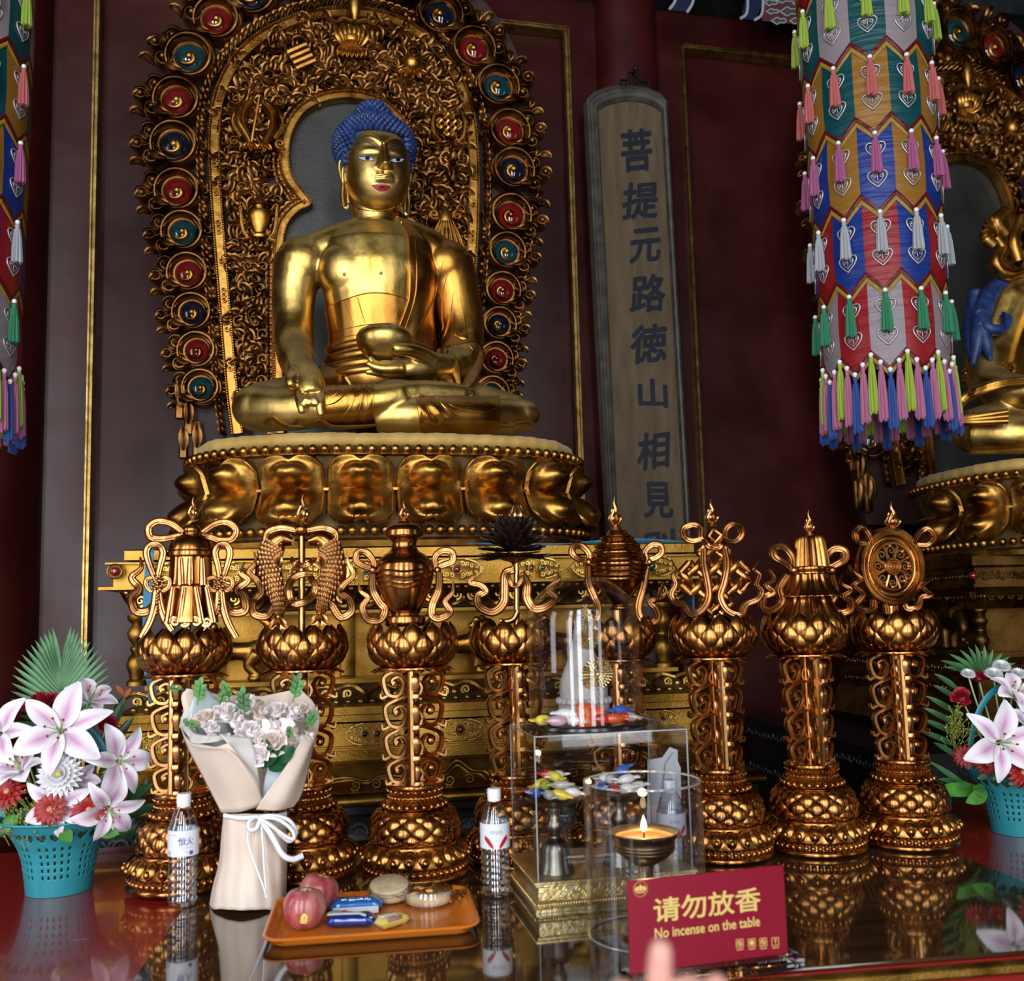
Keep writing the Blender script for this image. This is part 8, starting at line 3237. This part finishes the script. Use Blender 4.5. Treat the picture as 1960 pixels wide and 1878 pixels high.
for k in range(48):
    a = -PI / 2 + 2 * PI * k / 48 + .10
    q = (k % 4)
    z = zb - .018 + .05 * (abs(((k + 2) % 4) - 2) / 2 if False else (1 - abs(q - 2) / 2 if False else abs(((q + 0) % 4) - 0 if q < 3 else 1) / 2))
    tassel(banner, ('blue', 'pink', 'lime', 'pink')[q], a, BR_ + .012, z, .17, .0118)
ob('hanging_cord', tube([(0, 0, bz(-260)), (0, 0, 6.55)], .008, 8), SAT['m'], banner)
ob('canopy_top', lathe([(0, bz(-260) + .02), (BR_ * .8, bz(-260) + .015), (BR_, bz(-260))], 36), SAT['m'], banner)
bl = at(-92, 500, 2.72)
dup(banner, (bl.x, bl.y, .02), R(-12), 'round silk banner cut off by the left edge of the picture')
# ================================================================== calligraphy plaque on the middle column
PYL = -.20
OUTP = [(1122, 192), (1136, 178), (1165, 168), (1200, 165), (1235, 169), (1262, 180), (1275, 196), (1290, 480), (1312, 860), (1326, 1120), (1171, 1120), (1156, 860), (1136, 480)]
INP = [(1144, 212), (1160, 202), (1185, 195), (1208, 193), (1235, 197), (1254, 205), (1266, 216), (1281, 480), (1302, 860), (1316, 1120), (1188, 1120), (1176, 860), (1158, 480)]
plq = thing('hanging_plaque', 'tall arched wooden plaque with navy calligraphy hanging on the red column', 'plaque', (WF.loc.x, WF.loc.y, 0), WF.rz)
FRW = noisy(mk('grey_wood_frame', (.06, .055, .048), .5), (.045, .04, .035), (.085, .078, .066), 14, 4, .15, 40)
PANW = noisy(mk('tan_panel', (.13, .085, .042), .7), (.085, .055, .027), (.13, .088, .046), 4, 6, .15, 120, stretch=(6, 1, 1))
o_ = WF.pts(OUTP, PYL)
i_ = WF.pts(INP, PYL)
rings = []
for t, y in ((0, .05), (0, -.012), (.18, -.024), (.3, -.014), (.42, -.014), (.55, -.026), (.8, -.022), (1, -.002), (1.0, .01)):
    q = o_ + (i_ - o_) * t
    rings.append(np.column_stack([q[:, 0], np.full(len(q), PYL + y), q[:, 1]]))
ob('frame', grid(np.array(rings), cv=True), FRW, plq, angle=35)
ob('panel', prism(i_, PYL + .006, PYL + .04), PANW, plq, angle=0)
ob('backing', box(((uC0 + uC1) / 2, PYL + .06, WF.hit(1215, 600, PYL)[1]), (.05, .05, .4)), FRW, plq)
NAVYP = mk('navy_lettering', (.004, .007, .018), .6)
for ch, px, py, wpx, hpx, sh in (('菩', 1219, 287, 56, 82, .0), ('提', 1225, 383, 66, 70, .12), ('元', 1235, 469, 58, 66, .1), ('路', 1240, 561, 66, 74, .1), ('徳', 1243, 657, 68, 76, .1), ('山', 1250, 752, 54, 58, .0), ('相', 1252, 862, 62, 76, .08), ('見', 1260, 957, 54, 74, .0), ('別', 1262, 1048, 60, 70, .0)):
    v, f = fat(text_mesh(ch, 1.0, 0, 1, sh, 1, 3), .026)
    v[:, 0] -= (v[:, 0].max() + v[:, 0].min()) / 2
    v[:, 2] -= (v[:, 2].max() + v[:, 2].min()) / 2
    a, b_ = WF.hit(px, py, PYL), WF.hit(px + wpx, py - hpx, PYL)
    sx, sz = (b_[0] - a[0]) / np.ptp(v[:, 0]), (b_[1] - a[1]) / np.ptp(v[:, 2])
    # brush slant: strokes rise to the right
    v[:, 2] += .14 * v[:, 0] * (ch not in '山見')
    ob('character', (np.stack([a[0] + v[:, 0] * sx, PYL + .0035 + v[:, 1], a[1] + v[:, 2] * sz * .93], 1), f), NAVYP, plq, angle=0)
sq = B()
for p, q in (((1193, 892), (1220, 892)), ((1220, 892), (1221, 919)), ((1221, 919), (1194, 919)), ((1194, 919), (1193, 892))):
    sq.add(ribbon([WF.hit(*p, PYL), WF.hit(*q, PYL)], .0015, .0006, BAND, y=PYL + .005))
ob('seal_mark', sq, mk('faded_seal', (.13, .04, .03), .7), plq)
hk = B()
IRON = mk('dark_iron', (.015, .013, .012), .5, .5)
for pts in ([(1188, 168), (1188, 153), (1200, 153), (1200, 163), (1194, 163)], [(1240, 168), (1240, 157), (1226, 156), (1226, 166), (1233, 166)], [(1200, 153), (1204, 148), (1204, 138), (1212, 138)], [(1226, 156), (1222, 150), (1217, 147), (1217, 132)], [(1186, 169), (1215, 166), (1240, 169)], [(1204, 160), (1210, 166), (1216, 160), (1222, 166)]):
    hk.add(ribbon([WF.hit(a, c, PYL) for a, c in pts], .005, .008, BAND, y=PYL))
c = WF.hit(1219, 127, PYL)
hk.add(sphere((c[0], PYL + .02, c[1]), .017, 12, 8))
hk.add(tube([(c[0], PYL + .02, c[1]), (c[0], -.1, c[1])], .008, 8))
ob('hanger', hk, IRON, plq, label='dark iron hanger')

# ================================================================== second shrine at the right
RW = at(1870, 1200, 3.72)
RA = Frame((RW.x, RW.y, 0), 10)
SHADEG = noisy(mk('shaded_gilt', (.2, .1, .025), .38, 1), (.11, .05, .012), (.27, .14, .035), 10, 6, .15, 50, (.28, .5))  # second altar's gilt darkened: its shade is put into the colour
SHADEC = noisy(mk('shaded_carving', (.16, .08, .02), .4, 1), (.07, .033, .008), (.22, .115, .03), 20, 5, .2, 60)  # carving tone of that altar, darkened likewise to stand for shade
shr = thing('shrine_altar', 'dark gilded altar pedestal of the second shrine, behind the right flower basket', 'altar', (RA.loc.x, RA.loc.y, 0), RA.rz)


def rz_(py):
    return RA.hit(1872, py, 0)[1]


def rloft2(prof, mat, name, W_=2.0, D_=.95):
    P = [[(i, i, z), (W_ - i, i, z), (W_ - i, D_ - i * .3, z), (i, D_ - i * .3, z)] for z, i in prof]
    v, f = grid(np.array(P), cv=True)
    return ob(name, (v, f + [(3, 2, 1, 0), tuple((len(prof) - 1) * 4 + i for i in range(4))]), mat, shr, angle=30)


q = {k: rz_(k) for k in (1065, 1082, 1086, 1118, 1124, 1158, 1166, 1252, 1262, 1300, 1340, 1400)}
rloft2([(q[1086], .03), (q[1086], .01), (q[1082], .0), (q[1065], .0)], SHADEG, 'top_slab')
rloft2([(q[1124], .03), (q[1124], .0), (q[1118], .0), (q[1118], .02), (q[1086], .02)], SHADEG, 'frieze')
rloft2([(q[1166], .1), (q[1158], .09), (q[1124], .02)], SHADEG, 'cornice')
rloft2([(q[1262], .14), (q[1158], .14)], SHADEG, 'waist')
rloft2([(q[1300], -.04), (q[1262], .05), (q[1252], .05), (q[1252], .14)], SHADEG, 'lower_cornice')
rloft2([(q[1340], -.05), (q[1300], -.05)], SHADEG, 'lower_frieze')
rloft2([(q[1400], -.12), (q[1340], -.06)], SHADEG, 'base_curve')
sb = B()
for y_, hh, n in (((q[1086] + q[1118]) / 2, .016, 40), ((q[1124] + q[1158]) / 2, .018, 22), ((q[1262] + q[1300]) / 2, .02, 22), ((q[1300] + q[1340]) / 2, .02, 36)):
    ins = .02 if y_ > q[1124] else (.06 if y_ > q[1166] else -.05)
    for k in range(n):
        u = .03 + k * (.9 / n)
        s_ = ribbon(spiral((u, y_), .003, hh * .95, k * 1.3, 1.4 * (-1) ** k, 12), [.003, .005], .006, BAND, y=ins)
        sb.add(s_)
        v, f = s_
        sb.add((np.stack([v[:, 1], v[:, 0], v[:, 2]], 1), [t[::-1] for t in f]))
ob('scroll_carving', sb, SHADEC, shr)
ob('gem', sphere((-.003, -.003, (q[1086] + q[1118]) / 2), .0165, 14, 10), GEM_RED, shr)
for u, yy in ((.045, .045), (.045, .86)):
    ob('corner_post', post, SHADEC, shr, loc=(u, yy, q[1252])).scale = (1, 1, (q[1166] - q[1252]) / .21)
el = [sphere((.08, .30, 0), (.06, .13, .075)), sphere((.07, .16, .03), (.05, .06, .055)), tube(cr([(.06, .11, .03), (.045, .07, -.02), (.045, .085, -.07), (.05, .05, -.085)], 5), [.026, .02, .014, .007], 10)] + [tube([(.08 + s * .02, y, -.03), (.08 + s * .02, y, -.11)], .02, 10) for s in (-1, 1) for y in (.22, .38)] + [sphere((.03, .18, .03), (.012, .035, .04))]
ob('elephant', blob(el, .006, 2), SHADEC, shr, loc=(.03, .12, q[1252] + .118), angle=180)
bk = B().add(box((.8, .5, .46), (2.5, 1.35, .92)))
bp = ob('plinth', bk, mk('black_wood', (.008, .008, .009), .35), shr, angle=0, label='black carved wooden plinth')
cb = B()
for k in range(30):
    for z in (.86, .7):
        cb.add(ribbon(spiral((-.4 + k * .045, z), .003, .02, k, 1.3 * (-1) ** k, 12), [.002, .004], .005, BAND, y=-.175))
        v, f = ribbon(spiral((-.15 + k * .045, z), .003, .02, k, 1.3 * (-1) ** k, 12), [.002, .004], .005, BAND, y=0)
        cb.add((np.stack([v[:, 1] - .452, v[:, 0], v[:, 2]], 1), f))
ob('plinth_carving', cb, mk('black_carving', (.03, .031, .034), .35, .3), bp)
# mandorla, throne and cushion of the second shrine are the same kind as the first
m2 = at(1862, 700, 4.95)
d2 = dup(mand, (m2.x, m2.y, -.565), R(11), 'dark carved mandorla of the second shrine, partly behind the hanging banner')
d2.scale = (1.05, 1, 1.18)
ZOFF = q[1065] - Z[1046]
t2 = at(2080, 960, 4.2)
th2 = dup(throne, (t2.x, t2.y, ZOFF + .002), R(10), 'gilt lotus throne of the second shrine at the right edge')
cu2 = dup(cush, (t2.x, t2.y, ZOFF + .002), R(10), 'yellow seat cushion at the right edge, on the second lotus throne')
S2 = Frame(at(2030, 700, 4.2), 12)
bod = thing('bodhisattva_statue', 'gilded statue with blue hair locks on its arm, cut off by the right edge', 'statue', (S2.loc.x, S2.loc.y, 0), S2.rz)
S2 = Frame((S2.loc.x, S2.loc.y, 0), 12)
KB = 1 / 430.0


def s2(px, py, yl):
    h = S2.hit(px, py, yl)
    return np.array([h[0], yl, h[1]])


def limb2(rows, seg=18):
    return tube(cr([s2(a, c, y) for a, c, y, r in rows], 6), np.array([r * KB for a, c, y, r in rows]), seg)


zs2 = zc1 + ZOFF + .004
pb = [limb2([(1925, 575, .0, 48), (1905, 630, .0, 46), (1893, 690, -.02, 42), (1895, 735, -.08, 38), (1935, 748, -.2, 32), (1980, 745, -.28, 26), (2010, 740, -.3, 24)]), sphere(s2(1930, 575, .0), .115),
      limb2([(2030, 540, .0, 96), (2035, 640, .0, 92), (2035, 720, .0, 92), (2040, 800, .02, 104)]), limb2([(1960, 560, .0, 50), (2100, 560, .0, 50)]),
      limb2([(2030, 540, 0, 44), (2028, 440, 0, 42)]), sphere(s2(2025, 400, -.02), (.125, .14, .17)),
      limb2([(2010, 800, .0, 60), (1900, 820, -.15, 46), (1860, 828, -.2, 40)]), limb2([(1860, 828, -.2, 38), (1960, 832, -.32, 34), (2060, 830, -.34, 30)]), limb2([(2130, 580, 0, 46), (2150, 700, -.05, 40), (2090, 745, -.25, 28)]), limb2([(2080, 800, .0, 60), (2200, 826, -.18, 42), (2100, 832, -.33, 34)])]
v, f = blob(pb, .009, 5)
v[:, 2] = np.maximum(v[:, 2], zs2)
ob('body', (v, f), MT['gold'], bod, angle=180)
hl = B()
for rows in ([(1950, 540, -.02, 12), (1905, 552, -.06, 16), (1880, 600, -.08, 18), (1872, 650, -.1, 14), (1862, 700, -.09, 5)], [(1876, 620, -.1, 14), (1888, 660, -.12, 12), (1896, 690, -.12, 4)],
             [(1874, 600, -.09, 12), (1892, 628, -.13, 11), (1918, 630, -.13, 10), (1930, 612, -.12, 9), (1918, 602, -.13, 6)], [(1868, 560, .0, 14), (1858, 640, -.02, 14), (1860, 690, -.04, 6)]):
    hl.add(limb2(rows, 10))
ob('head_hair', sphere(s2(2025, 350, .02), (.15, .16, .14)), MT['hair_blue'], bod)
ob('hair_locks', hl, MT['hair_blue'], bod, angle=180, label='blue hair with long locks over the arm')
orn = B()
for rows in ([(1960, 520, -.1, 10), (1925, 525, -.1, 12), (1905, 500, -.1, 11), (1918, 475, -.1, 9), (1905, 455, -.1, 9)], [(1900, 470, -.1, 12), (1885, 455, -.1, 11), (1898, 440, -.1, 9)], [(1925, 450, -.1, 10), (1905, 425, -.1, 13), (1925, 402, -.1, 9)], [(1950, 500, -.12, 9), (1940, 460, -.12, 11), (1955, 415, -.12, 8)]):
    orn.add(limb2(rows, 10))
for q_ in range(5):
    leaf(orn, tuple(S2.hit(1905, 452, -.1)), PI * (.55 + .12 * q_), .08, .016, -.11, .5)
ob('ear_ornament', orn, MT['throne'], bod)
arm_c = s2(1893, 715, -.03)
band = B()
for dz in (-.022, .022):
    for k in range(30):
        a = 2 * PI * k / 30
        band.add(sphere(arm_c + np.array([.102 * math.cos(a), .102 * math.sin(a), dz]), .0065, 6, 5))
band.add(lathe([(.098, -.02), (.104, -.016), (.104, .016), (.098, .02)], 30, c=arm_c))
for k in range(10):
    a = 2 * PI * k / 10
    band.add(tube([arm_c + np.array([.106 * math.cos(a) , .106 * math.sin(a), 0]) + .011 * np.array([-math.sin(a) * math.cos(t), math.cos(a) * math.cos(t), math.sin(t)]) for t in np.linspace(0, 2 * PI, 10, endpoint=False)], .003, 5, True))
ob('armlet', band, MT['throne'], bod)
sc_ = B()
for k, off in enumerate((0, 9, 18)):
    sc_.add(limb2([(1985, 720 + off * .6, -.34, 5), (1900, 735 + off * .4, -.3, 7), (1848, 760 + off * .3, -.22, 8), (1812 + off, 795 - off * .2, -.2, 8), (1840, 808 - off * .4, -.3, 7), (1930, 806 - off, -.4, 5)], 8))
ob('scarf', sc_, MT['robe'], bod)

# ================================================================== blue scarves on the altar
BLUE = noisy(mk('blue_scarf', (.01, .17, .34), .55, 0, Sheen_Weight=.3), (.006, .12, .25), (.02, .24, .44), 20, 4, .2, 90)


def cloth(name, lab, rows, mat=BLUE, th=.003):
    G = np.array([cr(np.array(r, float), 6) for r in rows])
    G = np.array([cr(G[:, i], 5) for i in range(G.shape[1])]).transpose(1, 0, 2)
    o = ob(name, grid(G), mat, loc=(AF.loc.x, AF.loc.y, 0), rot=(0, 0, AF.rz), angle=180)
    md = o.modifiers.new('thickness', 'SOLIDIFY')
    md.thickness = th
    md.offset = 1
    tag(o, lab, 'scarf', 'blue scarves on the altar')


def ah(px, py, y):
    h = AF.hit(px, py, y)
    return (h[0], y, h[1])


zt_ = Z[1046] + .004
ux = [AF.hit(x, 1046, 0)[0] for x in (770, 860, 960, 1060, 1150, 1240, 1322)]
cloth('blue_scarf', 'blue scarf lying along the front edge of the altar top beneath the lotus throne', [[(u, y, zt_ + (.004 + .008 * math.sin(i * 1.7)) * (y < .01) * (.2 + .8 * min(1, i / 3))) for i, u in enumerate(ux)] for y in (.0, .012, .03)])
uR_ = UR + .075
cloth('blue_scarf', 'blue scarf hanging down the right end of the altar behind the knot stand', [[(uR_ + dx * .6 + .012 * math.sin(z * 30 + dx * 40), .22 + dx * 2.2, z) for dx in (-.05, .0, .05, .1)] for z in (Z[1119], Z[1166], Z[1240] if 1240 in Z else (Z[1172] + Z[1297]) / 2, Z[1297] + .01)])
cloth('blue_scarf', 'narrow blue scarf hanging at the left end of the altar behind the banner stand', [[ah(x + dx, y, yy) for dx in (-8, -3, 3, 8)] for x, y, yy in ((287, 1052, -.06), (285, 1100, -.065), (282, 1150, -.06), (281, 1220, -.06), (284, 1290, -.075), (290, 1310, -.08), (293, 1350, -.085))])
